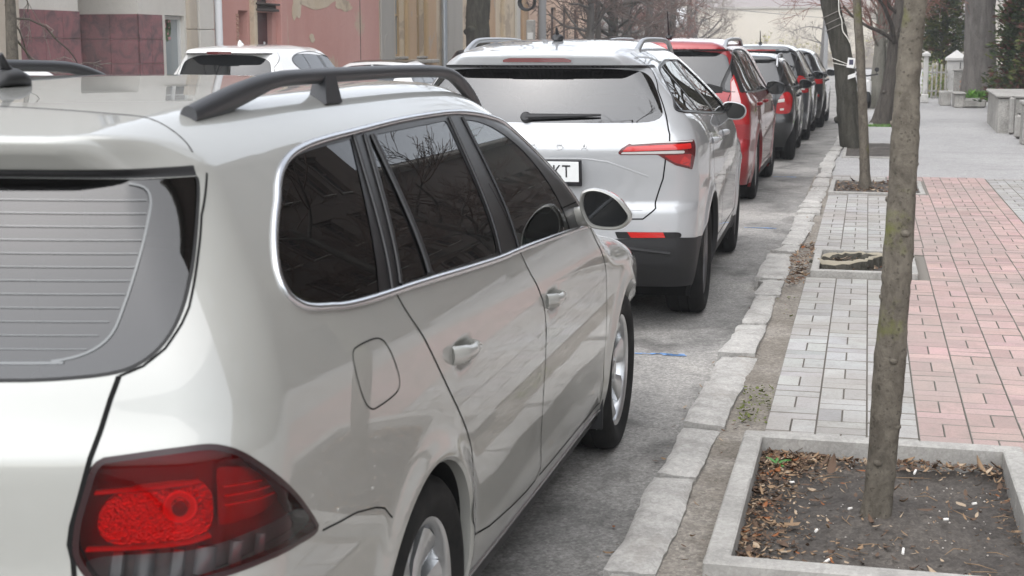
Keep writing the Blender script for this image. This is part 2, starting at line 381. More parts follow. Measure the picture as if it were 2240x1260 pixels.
mat('lamp_red', (.30, .005, .007), .12, coat=1.0); mat('lamp_red_dark', (.09, .004, .006), .15, coat=1.0); mat('lamp_red_bright', (.48, .012, .010), .15, coat=1.0); mat('lamp_white', (.50, .48, .46), .2, coat=1.0); mat('lamp_smoke', (.022, .006, .007), .3)
mat('lamp_lit', (.8, .2, .05), .3, emit=(1, .22, .05), estr=4); mat('lamp_housing', (.17, .14, .14), .3, .2); mat('lamp_block', (.33, .33, .34), .25, .5); m = mat('reflector', (.62, .62, .62), .16, .9); n = NB(m); n.bump(n.voro(240, n.co()), .6, .004)
mat('lamp_ledge', (.97, .95, .95), .35, .0)
mat('mirror_face', (.008, .009, .010), .03, 0, 0, 0, .35)
mat('seat_cloth', (.045, .046, .05), .9); mat('headliner', (.30, .29, .27), .9); mat('heater', (.055, .062, .062), .03, ior=2.0); mat('lamp_pink', (.46, .30, .29), .2, coat=1.0)
mat('plate_white', (.74, .75, .74), .35); mat('plate_black', (.01, .01, .012), .4); mat('plate_blue', (.02, .06, .32), .4); mat('plate_yellow', (.75, .6, .05), .4); mat('badge', (.70, .71, .72), .15, 1.0)
# ------------------------------------------------------------ setting
rng = np.random.default_rng(11); rnd = random.Random(4)
def ground_mat(name, stops, sc=1.0, grain=300, gb=.25, rough=.9, stain=None, big=.35, gr=1.0, am=1.0):
    m = mat(name, (.2, .2, .2), rough, spec=.25); n = NB(m); a = n.noise(big*sc, 6, .62); b = n.noise(grain, 3, .7); f = n.noise(6*sc, 5, .6)
    mixf = n.math('ADD', n.math('MULTIPLY', a, .62), n.math('ADD', n.math('MULTIPLY', f, .26), n.math('MULTIPLY', b, .12)))
    c = n.ramp(mixf, stops)
    for sc_, am in ((75, .28*am), (150, .26*am)):
        sp_ = n.voro(sc_*gr, out='Color'); c = n.mix(am, c, n.mix(1.0, c, n.ramp(sp_, [(.15, .30), (.5, .95), (.85, 1.75)]), 'MULTIPLY'))
    c = n.mix(n.ramp(n.noise(34*gr, 4, .7), [(.38, .30*am), (.60, 0.0)]), c, n.mix(1.0, c, (.5, .49, .48), 'MULTIPLY'))
    if stain:
        k = n.mapped(stain[1]); s_ = n.noise(1.0, 5, .6, k, .6); c = n.mix(n.ramp(s_, [(stain[3], 0.0), (stain[3]+.2, stain[2])]), c, stain[0])
    n.base(c); n.bump(n.math('ADD', n.math('MULTIPLY', b, .6), n.math('MULTIPLY', n.noise(30, 4, .6), .6)), gb, .006); return m
m = ground_mat('asphalt', [(.34, (.16, .155, .147)), (.47, (.245, .238, .226)), (.58, (.315, .304, .286)), (.70, (.41, .39, .355))], 1.4, 300, .6, stain=((.048, .046, .043), (2.4, 1.5, 1), .66, .50), big=.7)
ground_mat('path_asphalt', [(.3, (.25, .245, .24)), (.5, (.33, .325, .32)), (.7, (.40, .395, .385))], .8, 380, .2, stain=((.16, .155, .15), (.8, 3.0, 1), .35, .56))
ground_mat('earth', [(.3, (.035, .031, .028)), (.5, (.075, .067, .060)), (.7, (.13, .115, .10))], 1.5, 160, .6, big=2)
ground_mat('verge_dust', [(.3, (.12, .105, .085)), (.5, (.20, .18, .155)), (.7, (.30, .28, .25))], 1.5, 220, .5, stain=((.085, .10, .035), (1.6, 1.1, 1), .5, .60), big=1.6)
ground_mat('granite', [(.34, (.25, .24, .225)), (.5, (.36, .35, .33)), (.66, (.46, .445, .42))], 2.5, 260, .4, stain=((.22, .19, .16), (3, 2, 1), .55, .58), big=2.2, am=.5)
ground_mat('concrete', [(.3, (.23, .225, .21)), (.5, (.33, .32, .30)), (.7, (.42, .41, .385))], 2.5, 300, .25, stain=((.12, .115, .10), (2.5, 2.5, 1.2), .6, .58), big=1.8, am=.4)
ground_mat('weathered_concrete', [(.3, (.20, .195, .18)), (.5, (.36, .35, .325)), (.7, (.50, .48, .45))], 2.0, 120, .5, stain=((.09, .088, .075), (1.2, 1.2, .5), .8, .52), big=1.2)
for nm, c, v in (('grey_paver', (.385, .385, .375), .06), ('red_paver', (.46, .315, .295), .07)):
    m = mat(nm, c, .85, spec=.3); n = NB(m); at, _ = n.attr('tint'); a = n.noise(1.2, 5, .6); b = n.noise(260, 3, .7)
    cc = n.mix(1.0, c, at, 'MULTIPLY'); cc = n.mix(n.ramp(a, [(.36, 0.0), (.64, .65)]), cc, (.29, .262, .235)); cc = n.mix(n.ramp(n.noise(5.5, 6, .7), [(.52, 0.0), (.70, .42)]), cc, (.20, .185, .165)); cc = n.mix(n.ramp(n.voro(130, out='Color'), [(.2, .22), (.5, 0.0)]), cc, (.16, .15, .14)); cc = n.mix(n.ramp(b, [(.35, .35), (.65, 0.0)]), cc, n.mix(1.0, cc, (.72, .72, .72), 'MULTIPLY')); n.base(cc); n.bump(b, .18, .003)
mat('joint_sand', (.17, .155, .135), .95); mat('joint_dark', (.19, .175, .155), .95)
def plaster(name, c, c2, patch_c, sc=.8, th=.6, vert=True, amt=.9, rough=.9):
    m = mat(name, c, rough, spec=.2); n = NB(m); v = n.mapped((1, 1, .35) if vert else (1, 1, 1)); a = n.noise(sc, 7, .65, v); b = n.noise(sc*1.3, 7, .6, n.mapped((1, 1, .8)), .4); f = n.noise(14, 5, .7); fine = n.noise(90, 3, .7)
    cc = n.mix(n.ramp(a, [(.35, 0.0), (.65, 1.0)]), c, c2); cc = n.mix(n.ramp(b, [(th, 0.0), (th+.04, amt)]), cc, patch_c); cc = n.mix(n.ramp(f, [(.55, 0.0), (.75, .30)]), cc, tuple(x*.55 for x in c)); n.base(cc)
    n.bump(n.math('ADD', n.math('MULTIPLY', n.ramp(b, [(th, 1.0), (th+.04, 0.0)]), 1.5), n.math('ADD', f, n.math('MULTIPLY', fine, .5))), .5, .012); return m
plaster('pink_plaster', (.60, .35, .31), (.54, .29, .25), (.54, .43, .33), .55, .62)
plaster('ochre_plaster', (.55, .45, .32), (.62, .53, .41), (.42, .34, .26), .9, .56)
plaster('orange_plaster', (.46, .31, .20), (.52, .37, .24), (.45, .37, .29), 1.2, .58)
plaster('white_plaster', (.66, .635, .58), (.60, .575, .52), (.50, .46, .40), .8, .72)
plaster('beige_stone', (.52, .46, .38), (.46, .405, .33), (.38, .33, .27), .8, .70)
plaster('peach_plaster', (.56, .38, .28), (.60, .44, .33), (.44, .34, .27), .5, .66)
plaster('grey_plaster', (.36, .34, .31), (.43, .41, .375), (.27, .25, .225), .6, .60)
plaster('brown_plaster', (.095, .078, .068), (.13, .105, .09), (.075, .065, .06), .5, .62)
plaster('far_plaster', (.52, .475, .40), (.56, .52, .45), (.44, .40, .34), .15, .62)
m = mat('red_granite', (.23, .085, .09), .22, spec=.5); n = NB(m); vo = n.noise(3.2, 8, .7, None, .8); f = n.noise(45, 4, .8); n.base(n.mix(n.ramp(f, [(.5, 0.0), (.75, .45)]), n.ramp(vo, [(.30, (.095, .070, .075)), (.46, (.21, .115, .12)), (.58, (.30, .135, .145)), (.72, (.24, .15, .148))]), (.08, .05, .05)))
mat('grout', (.40, .33, .31), .8); mat('door_brown', (.085, .035, .035), .45); mat('dark_wood', (.065, .05, .043), .7); mat('frame_white', (.70, .70, .68), .5); mat('frame_ochre', (.44, .31, .17), .8); mat('frame_brown', (.10, .065, .05), .6)
mat('window_glass', (.045, .05, .055), .03, coat=1, spec=.8); mat('frosted_glass', (.30, .335, .34), .25, coat=.5); mat('pipe_white', (.74, .75, .76), .4); mat('pipe_zinc', (.45, .49, .53), .38, .7); mat('roof_tin', (.25, .22, .21), .5, .3); mat('pale_tin', (.62, .64, .67), .4, .2); mat('brick', (.42, .25, .19), .9); mat('white_smear', (.72, .70, .66), .9)
mat('lime_sticker', (.62, .68, .16), .6); mat('leaf_sticker', (.07, .13, .05), .6); mat('rose_sticker', (.50, .25, .26), .6); mat('chalk_blue', (.16, .32, .62), .95); mat('black_iron', (.012, .012, .012), .5); mat('pole_grey', (.25, .25, .25), .7); mat('paper', (.78, .77, .75), .7); mat('print_dark', (.05, .05, .09), .7); mat('string', (.72, .70, .64), .9); mat('wire', (.26, .24, .22), .6)
mat('board_black', (.02, .02, .022), .6)
def barkmat(name, c0, c1, moss=(.10, .12, .03), sc=1.0, ma=.5, mt=.62, ridges=True, ms=2.2):
    m = mat(name, c0, .92, spec=.2); n = NB(m); v = n.mapped((14*sc, 14*sc, (2.6 if ridges else 9)*sc)); a = n.noise(1.0, 7, .7, v, .5); b = n.noise(60*sc, 4, .7); mo = n.noise(ms, 5, .65)
    cc = n.ramp(n.math('ADD', n.math('MULTIPLY', a, .75), n.math('MULTIPLY', b, .25)), [(.36, c0), (.62, c1)]); cc = n.mix(n.ramp(mo, [(mt, 0.0), (mt+.14, ma)]), cc, moss); cc = n.mix(n.ramp(n.voro(150, out='Color'), [(.13, .5), (.20, 0.0)]), cc, tuple(x*.35 for x in c0)); n.base(cc)
    n.bump(n.math('ADD', a, n.math('MULTIPLY', b, .35)), .9 if ridges else .6, .03 if ridges else .012); return m
barkmat('young_bark', (.070, .061, .049), (.160, .142, .115), (.12, .13, .03), 1.2, .75, .60, False, 5)
barkmat('old_bark', (.030, .028, .022), (.085, .08, .066), (.06, .07, .03), .8, .5, .6)
barkmat('mid_bark', (.055, .048, .042), (.13, .115, .10), (.09, .10, .05), .9, .35, .66)
barkmat('grey_bark', (.075, .068, .062), (.17, .158, .145), (.09, .10, .06), .5, .4, .64)
barkmat('pale_bark', (.14, .135, .11), (.24, .23, .20), (.12, .14, .06), .9, .5, .58)
barkmat('twig', (.085, .060, .052), (.17, .125, .105), (.12, .10, .07), 2, .3, .7, False); barkmat('red_twig', (.16, .075, .06), (.25, .13, .105), (.14, .11, .08), 2, .2, .7, False); barkmat('pale_twig', (.22, .19, .165), (.34, .30, .265), (.2, .18, .12), 2, .2, .7, False)
for nm, cs in (('needle_dark', ((.014, .026, .010), (.045, .070, .020))), ('needle_olive', ((.045, .058, .014), (.11, .12, .032))), ('needle_rust', ((.06, .024, .018), (.12, .055, .04))), ('fresh_green', ((.06, .16, .02), (.16, .34, .05))), ('dry_yellow', ((.30, .28, .12), (.46, .42, .20)))):
    m = mat(nm, cs[0], .7, spec=.2); n = NB(m); n.base(n.ramp(n.noise(9, 4, .7), [(.38, cs[0]), (.64, cs[1])]))
for nm, c in (('leaf_rust', (.22, .085, .035)), ('leaf_tan', (.25, .17, .105)), ('leaf_pale', (.36, .28, .20)), ('leaf_brown', (.11, .072, .05))):
    mat(nm, c, .8, spec=.2)
mat('butt_white', (.74, .72, .68), .8); mat('butt_tan', (.55, .30, .12), .8); mat('pebble', (.50, .46, .42), .8); mat('stump_wood', (.28, .25, .19), .9); mat('leaf_green', (.05, .17, .03), .5); mat('moss', (.11, .13, .03), 1.0)
def rect_minus(x0, x1, y0, y1, holes):
    xs = sorted({x0, x1, *[min(max(h[k], x0), x1) for h in holes for k in (0, 1)]}); ys = sorted({y0, y1, *[min(max(h[k], y0), y1) for h in holes for k in (2, 3)]}); out = []
    for a, b in zip(xs[:-1], xs[1:]):
        for c, d_ in zip(ys[:-1], ys[1:]):
            mx, my = (a+b)/2, (c+d_)/2
            if not any(h[0] < mx < h[1] and h[2] < my < h[3] for h in holes): out.append((a, b, c, d_))
    return out
PIT = [(-.40, .60, 3.93, 5.40), (-.315, .37, 9.60, 10.68), (-.345, .62, 15.2, 16.65), (-.30, .53, 20.4, 23.4), (.08, .74, 28.6, 30.0), (-.02, .66, 36.0, 38.0)]
q = MB(); q.quad((-500, -60, -.03), (500, -60, -.03), (500, 700, -.03), (-500, 700, -.03)); struct(q, 'ground', 'earth', smooth=False)
q = MB(); q.quad((-9.7, -12, 0), (-.40, -12, 0), (-.40, 125, 0), (-9.7, 125, 0)); struct(q, 'road', 'asphalt', smooth=False)
q = MB(); holes = [(a-.0, b, c, d_) for a, b, c, d_ in PIT]; H0 = holes; holes = holes+[(-.60, -.34, 1.0, 17.3)]
for a, b, c, d_ in rect_minus(-.44, 14, -10, 100, holes): q.quad((a, c, .062), (b, c, .062), (b, d_, .062), (a, d_, .062))
struct(q, 'pavement', 'path_asphalt', smooth=False); holes = H0
q = MB(); q.box((-11.2, 45, .05), (3.0, 120, .16)); struct(q, 'left_pavement', 'path_asphalt', smooth=False)
q = MB()
for a, b, c, d_ in rect_minus(-.34, 2.6, 1.0, 17.3, holes): q.quad((a, c, .0755), (b, c, .0755), (b, d_, .0755), (a, d_, .0755))
struct(q, 'paving_bed', 'joint_sand', smooth=False)
def rough_sheet(x0, x1, y0, y1, z, amp, st, seed, name, m_, edge=None, kind='structure', mound=None):
    r = np.random.default_rng(seed); nx, ny = max(2, int((x1-x0)/st)), max(2, int((y1-y0)/st)); X, Y = np.meshgrid(np.linspace(x0, x1, nx+1), np.linspace(y0, y1, ny+1), indexing='ij'); Z = np.full(X.shape, z)
    for k, a in ((1, 1.0), (2.3, .6), (5.1, .35)):
        for _ in range(4): th = r.uniform(0, 6.3); f = k*r.uniform(3, 7); Z += amp*.4*a*np.sin(f*(X*math.cos(th)+Y*math.sin(th))+r.uniform(0, 6))
    Z += r.normal(0, amp*.25, X.shape)
    if mound: Z += mound[3]*np.exp(-((X-mound[0])**2+(Y-mound[1])**2)/mound[2]**2)
    q = MB(); n = ny+1; q.add(np.stack([X, Y, Z], -1).reshape(-1, 3), [(i*n+j, (i+1)*n+j, (i+1)*n+j+1, i*n+j+1) for i in range(nx) for j in range(ny)]); return struct(q, name, m_, sharp=0)
rough_sheet(-.56, -.335, 1.5, 17.4, .071, .004, .03, 2, 'verge', 'verge_dust')
# pavers: basket weave blocks, each its own small bevelled brick inside one paving sheet
def paving(name, m_, x0, ncol, y0, y1, seed, half=False):
    r = np.random.default_rng(seed); q = MB(); tint = []; g = .196
    def brick(cx, cy, lx, ly):
        if any(h[0]-lx/2 < cx < h[1]+lx/2 and h[2]-ly/2 < cy < h[3]+ly/2 for h in PIT): return
        j = .0016; hx, hy = lx/2-j, ly/2-j; b = .0026; z = .0845+r.normal(0, .0010); tx, ty = r.normal(0, .005), r.normal(0, .005); P = []
        for i, (sx, sy) in enumerate(((-1, -1), (1, -1), (1, 1), (-1, 1))): P.append((cx+sx*hx, cy+sy*hy, .074))
        for sx, sy in ((-1, -1), (1, -1), (1, 1), (-1, 1)): P.append((cx+sx*hx, cy+sy*hy, z-b+tx*sx*hx+ty*sy*hy))
        for sx, sy in ((-1, -1), (1, -1), (1, 1), (-1, 1)): P.append((cx+sx*(hx-b), cy+sy*(hy-b), z+tx*sx*hx+ty*sy*hy))
        q.add(P[8:], [(0, 1, 2, 3)], 0); q.add(P, [(k+o, (k+1) % 4+o, (k+1) % 4+4+o, k+4+o) for o in (0, 4) for k in range(4)], 1); t = r.normal(.97, .07)*(1-.22*(r.random() < .07)); tint.append((t, t*r.normal(1, .012), t*r.normal(1, .015), 1))
    for i in range(ncol):
        y = y0; k = i
        while y < y1:
            cx = x0+g*(i+.5)
            if k % 2: brick(cx-g/4, y+g/2, g/2, g); brick(cx+g/4, y+g/2, g/2, g)
            else: brick(cx, y+g/4, g, g/2); brick(cx, y+3*g/4, g, g/2)
            y += g; k += 1
    if half:
        y = y0
        while y < y1: brick(x0+g*ncol+g/4, y+g/2, g/2, g); y += g
    o = struct(q, name, [m_, 'joint_dark'], smooth=False); ca = o.data.color_attributes.new('tint', 'FLOAT_COLOR', 'POINT'); ca.data.foreach_set('color', np.repeat(np.array(tint), 16, 0).astype(np.float32).ravel()); return o
paving('grey_paving', 'grey_paver', -.34, 3, 1.1, 17.2, 5); paving('red_paving', 'red_paver', .248, 5, 1.15, 11.05, 6, True); paving('red_paving', 'red_paver', .262, 5, 11.08, 17.2, 8, True); paving('grey_paving', 'grey_paver', 1.345, 6, 1.2, 17.2, 7)
# kerb stones
def kx(y): return np.interp(y, [2, 3.97, 4.9, 5.66, 6.8, 7.8, 9.36, 9.4, 10.68, 10.75, 11.1, 12.6, 14.6, 17.5, 20, 22.8, 26.5, 40, 100], [-.68, -.67, -.662, -.655, -.650, -.618, -.605, -.655, -.650, -.585, -.572, -.572, -.556, -.522, -.53, -.45, -.43, -.40, -.2])
def ki(y): return np.interp(y, [2, 3.95, 4.86, 5.55, 6.3, 7.2, 8.7, 9.65, 10.6, 10.7, 11.1, 12.2, 14.4, 17.3, 19.8, 22.5, 40, 100], [-.53, -.527, -.524, -.50, -.475, -.468, -.475, -.46, -.50, -.445, -.43, -.405, -.378, -.358, -.355, -.31, -.27, -.05])
q = MB(); r = np.random.default_rng(21); yb = [2.2, 3.1, 3.92, 4.87, 5.60, 6.35, 7.0, 7.82, 8.76, 9.40, 10.68, 11.02, 11.45, 12.05]
while yb[-1] < 60: yb.append(yb[-1]+r.uniform(.32, .7) if yb[-1] < 17 else yb[-1]+r.uniform(.7, 1.2))
for a, b in zip(yb[:-1], yb[1:]):
    g0, g1 = r.uniform(.004, .02), r.uniform(.004, .02); a += g0; b -= g1; ny = max(3, int((b-a)/.05)); nx = 7; jx0, jx1 = r.normal(0, .008), r.normal(0, .008); z = r.normal(.094, .006); tx, ty = r.normal(0, .04), r.normal(0, .012); V = []
    sk = r.normal(0, .012)
    for j in range(ny+1):
        y = a+(b-a)*j/ny; o_, i_ = kx(y)+jx0+.006*math.sin(y*9+a*5)+r.normal(0, .002), ki(y)+jx1+.006*math.sin(y*7+b*3)+r.normal(0, .002)
        for i in range(nx+1):
            u = i/nx; e = min(u, 1-u, j/ny*(b-a)/.14, (1-j/ny)*(b-a)/.14); zz = z+tx*(u-.5)*.14+ty*(j/ny-.5)-.012*max(0, 1-e/.07)**2+r.normal(0, .0016); V.append((o_+(i_-o_)*u, y+sk*(u-.5)+r.normal(0, .003), zz))
    n = nx+1; k = len(V); F_ = [(j*n+i, j*n+i+1, (j+1)*n+i+1, (j+1)*n+i) for j in range(ny) for i in range(nx)]
    ring = list(range(n))+[j*n+nx for j in range(1, ny+1)]+[ny*n+i for i in range(nx-1, -1, -1)]+[j*n for j in range(ny-1, 0, -1)]
    V += [(V[i][0]+(-.006 if V[i][0] < -.5 else 0), V[i][1], -.03) for i in ring]; m_ = len(ring); F_ += [(ring[i], k+i, k+(i+1) % m_, ring[(i+1) % m_]) for i in range(m_)]
    q.add(V, F_)
struct(q, 'kerb', 'granite', sharp=50)
# tree pits: concrete edging, earth, leaf litter
def pit(i, wdt=.072, ztop=.135, zs=.055, full=True, label=''):
    a, b, c, d_ = PIT[i]; t = empty('tree_pit', ((a+b)/2, (c+d_)/2, 0), 0, label, 'tree pit', 'concrete edged tree pits along the kerb'); cx, cy = (a+b)/2, (c+d_)/2; jj = np.random.default_rng(i)
    def bar(x0, x1, y0, y1):
        q = MB(); q.box(((x0+x1)/2-cx, (y0+y1)/2-cy, ztop/2-.01), (x1-x0, y1-y0, ztop+.02), rz=jj.normal(0, .004), bev=.006); q.build('edging', 'concrete', t)
    bar(a, b, c, c+wdt); bar(a, b, d_-wdt, d_); h = (c+d_)/2+.12
    bar(a, a+wdt, c+wdt+.003, h-.002); bar(a, a+wdt, h+.002, d_-wdt-.003); bar(b-wdt, b, c+wdt+.003, h+.05); bar(b-wdt, b, h+.054, d_-wdt-.003); return t
pit(0, label='nearest square tree pit framed in concrete edging and holding the foreground sapling')
pit(1, .05, .125, label='narrow tree pit with a rotting stump, between two patches of grey paving')
pit(2, .05, .10, label='tree pit around the very slim second sapling, at the end of the block paving')
pit(3, .05, .085, label='tree pit around the thick leaning old trunk beside the parked black hatchback'); pit(4, .06, .09, label='tree pit with a grassy edge around the dark trunk leaning right'); pit(5, .06, .09, label='farthest tree pit holding the pale twin stemmed tree')
for i, (a, b, c, d_) in enumerate(PIT): rough_sheet(a+.02, b-.02, c+.02, d_-.02, .055 if i == 0 else .07, .013 if i == 0 else .010, .018 if i == 0 else .028 if i < 2 else .06, 30+i, 'soil', 'earth', mound=(.08, 4.67, .22, .02) if i == 0 else None)
LEAF = ['leaf_tan', 'leaf_pale', 'leaf_brown', 'leaf_rust']
def litter(name, label, pts, seed, size=.03, mats_=LEAF, wts=(.31, .13, .50, .06), kind='stuff', thin=.5):
    r = np.random.default_rng(seed); q = MB()
    for x, y, z, s in pts:
        L = size*s*r.uniform(.5, 1.6); wd = L*r.uniform(.18, thin); th = r.uniform(0, 6.28); pitch, roll, cu = r.normal(0, .35), r.normal(0, .45), r.uniform(-.5, .8); P = []
        for u, ww in ((-.5, .1), (-.2, .9), (.15, 1), (.5, .08)):
            for sgn in (-1, 0, 1): lx = u*L; ly = sgn*wd*ww*.5; lz = abs(sgn)*wd*.55*cu+u*u*L*1.1*cu+u*L*math.sin(pitch)+ly*math.sin(roll); P.append((x+lx*math.cos(th)-ly*math.sin(th), y+lx*math.sin(th)+ly*math.cos(th), z+max(lz, -.002)+.004))
        q.add(P, [(k*3+i, k*3+i+1, k*3+4+i, k*3+3+i) for k in range(3) for i in range(2)], int(r.choice(len(mats_), p=wts)))
    o = q.build(name, mats_, sharp=0); o['kind'] = kind; o['label'] = label; o['category'] = 'leaf litter'; return o
r = np.random.default_rng(77); pts = []
a, b, c, d_ = PIT[0]
for k in range(2600):
    e = r.random()
    if e < .42: x = a+.075+abs(r.normal(0, .085)); y = r.uniform(c+.06, d_-.08)
    elif e < .62: x = r.uniform(a+.08, b-.08); y = d_-.08-abs(r.normal(0, .06))
    elif e < .66: x = b-.08-abs(r.normal(0, .04)); y = r.uniform(c+.5, d_-.08)
    elif e < .80: x = r.uniform(a+.08, b-.08); y = r.uniform(c+.08, d_-.1)
    else: x = a+.10+abs(r.normal(0, .12)); y = d_-.1-abs(r.normal(0, .14))
    if a+.075 < x < b-.075 and c+.075 < y < d_-.075: pts.append((x, y, .066+r.uniform(0, .012), r.choice([.35, .6, 1.0, 1.5], p=[.60, .31, .075, .015])))
litter('leaf_litter', 'dry brown leaves and bark scraps on the soil of the nearest tree pit', pts, 78, .036)
pts = [(r.uniform(-.26, .33), r.uniform(9.66, 10.62), .082, r.uniform(.4, 1)) for k in range(260)]+[(r.uniform(-.47, -.34), r.uniform(9.2, 11.2), .085, r.uniform(.3, 1)) for k in range(320)]
litter('leaf_litter', 'tan leaf scraps round the rotting stump and along the dirt strip beside it', pts, 79, .04)
pts = [(r.uniform(-.28, .56), r.uniform(15.26, 16.58), .085, r.uniform(.5, 1.2)) for k in range(380)]
litter('leaf_litter', 'pale leaf scraps on the soil round the very slim second sapling', pts, 80, .04)
pts = [(kx(y)-abs(r.normal(0, .06))-.01, y, .004, r.uniform(.3, 1)) for y in r.uniform(3.5, 9, 46)]+[(r.uniform(-.50, -.345), y, .084, r.uniform(.25, .8)) for y in r.uniform(3, 17, 170)]
litter('leaf_litter', 'scattered leaf crumbs in the gutter and on the bare strip behind the kerb', pts, 81, .026)
pts = [(r.uniform(-.47, -.34), y, .083, r.uniform(.5, 1.2)) for y in np.r_[r.uniform(5.7, 6.35, 150), r.uniform(8, 9, 12)]]
litter('moss_patch', 'green moss growing on the dirt strip behind the kerb stones', pts, 82, .016, ['moss'], (1.0,), thin=.9)['category'] = 'moss'
q = MB(); r = np.random.default_rng(91)
for k in range(46):
    x, y, th, L = r.uniform(a+.1, b-.12), r.uniform(c+.1, d_-.1), r.uniform(0, 6.28), r.uniform(.03, .12); q.tube([(x, y, .068), (x+L*.5*math.cos(th), y+L*.5*math.sin(th), .074+r.uniform(0, .006)), (x+L*math.cos(th+.3), y+L*math.sin(th+.3), .068)], [.0016, .0014, .0008], 5)
o = q.build('twigs', 'leaf_tan', sharp=0); tag(o, 'thin dry twigs scattered over the soil of the nearest tree pit', 'twigs', kind='stuff')
# cigarette ends, pebbles, a seedling
GB = 'cigarette ends lying in the nearest tree pit'
cb = [(-.06, 4.18, 1.1, 1), (.09, 4.62, .3, 0), (.16, 4.32, 1.5, 2), (.30, 4.66, .2, 0), (-.18, 4.12, .9, 1), (-.10, 4.45, 1.3, 0), (.32, 4.10, .4, 0), (.42, 4.05, 1.2, 0), (.0, 4.70, .8, 0), (.22, 5.18, 1.4, 2), (.40, 4.85, .6, 0), (-.20, 4.95, .2, 0)]
cbl = {0: 'short white cigarette end lying on the dark soil of the nearest tree pit', 1: 'cigarette end with an orange filter lying on the soil of the nearest tree pit', 2: 'long white cigarette stub lying flat on the soil of the nearest tree pit'}
for x, y, th, kd_ in cb:
    L = (.016, .026, .042)[kd_]; t = empty('cigarette_butt', (x, y, .076), th, cbl[kd_], 'cigarette end', GB); q = MB(); q.tube([(-L/2, 0, 0), (L/2, 0, .001)], .0042, 8); q.build('paper', 'butt_white', t)
    if kd_ == 1: q = MB(); q.tube([(L/2, 0, .001), (L/2+.012, 0, .001)], .0043, 8); q.build('filter', 'butt_tan', t)
q = MB()
for k in range(130):
    x, y = r.uniform(a+.09, b-.09), r.uniform(c+.09, d_-.09); x, y = r.uniform(-.30, .50), r.uniform(4.0, 5.25); s = r.uniform(.0015, .0045); q.lathe([(.0, -s*.6), (s, 0), (.0, s*.7)], 5, 'z', (x, y, .066))
o = q.build('pebbles', 'pebble', sharp=0); tag(o, 'tiny pale pebbles strewn over the soil of the nearest tree pit', 'pebbles', kind='stuff')
t = empty('seedling', (-.265, 5.17, .06), .4, 'small seedling with narrow green leaves in the left corner of the nearest tree pit', 'plant')
for th, L, up in ((.3, .075, .35), (2.2, .06, .55), (-1.3, .05, .25), (3.9, .045, .3), (1.2, .04, .7)):
    q = MB(); P = []
    for u, wv in ((0, .15), (.3, .8), (.65, .9), (1, .02)):
        for s_ in (-1, 0, 1): lx = u*L*math.cos(up); lz = u*L*math.sin(up)*1.1-u*u*L*.3+(.003 if s_ else 0); ly = s_*wv*L*.16; P.append((lx*math.cos(th)-ly*math.sin(th), lx*math.sin(th)+ly*math.cos(th), lz+.012))
    q.add(P, [(k*3+i, k*3+i+1, k*3+4+i, k*3+3+i) for k in range(3) for i in range(2)]); q.build('leaf', 'leaf_green', t, sharp=0)
q = MB(); q.tube([(0, 0, -.01), (.002, 0, .022)], .002, 6); q.build('stem', 'leaf_green', t)
# chalk mark on the road
q = MB(); r = np.random.default_rng(5)
for k in range(26): x = -1.12+.26*r.random(); y = 7.30+r.normal(0, .012); q.box((x, y, .0045), (r.uniform(.02, .07), r.uniform(.004, .012), .001), rz=r.normal(.05, .12))
o = q.build('chalk_mark', 'chalk_blue', smooth=False); tag(o, 'short blue chalk dash drawn on the asphalt beside the front wheel of the station wagon', 'road mark')
for (x0, y0, lb) in ((-.98, 12.75, 'faint blue chalk dash on the asphalt beside the silver crossover'), (-1.05, 17.9, 'faint blue chalk dash on the asphalt beside the red car')):
    q = MB()
    for k in range(12): q.box((x0+.26*k/12, y0+r.normal(0, .006), .0045), (.04, r.uniform(.012, .026), .001))
    o = q.build('chalk_mark', 'chalk_blue', smooth=False); tag(o, lb, 'road mark')
# rotting stump
q = MB(); r = np.random.default_rng(3); n = 40; prof = [(1.08, .05), (1.02, .08), (.98, .115), (.92, .128), (.84, .126), (.78, .118), (.70, .09), (.58, .05), (.05, .045)]; V = []; jit = r.normal(0, .035, n); jit = np.convolve(np.r_[jit[-2:], jit, jit[:2]], np.ones(5)/5, 'valid')*2
for k, (rr_, z) in enumerate(prof):
    for i in range(n):
        th = 2*math.pi*i/n; rad = rr_*(.255+.03*math.sin(3*th+1)+jit[i])*(1+r.normal(0, .02)); V.append((rad*math.cos(th), rad*math.sin(th)*1.25, z+r.normal(0, .006)+(.02*math.sin(th+2) if k > 1 else 0)))
m_ = len(prof); q.add(V, [(k*n+i, k*n+(i+1) % n, (k+1)*n+(i+1) % n, (k+1)*n+i) for k in range(m_-1) for i in range(n)]); q.m = [0 if f[0] < 2*n else (1 if f[0] < 5*n else 0) for f in q.f]
t = empty('tree_stump', (-.07, 10.28, 0), 0, 'hollow rotting tree stump sawn off low inside its narrow pit', 'tree stump'); q.build('stump', ['old_bark', 'stump_wood'], t, sharp=60)
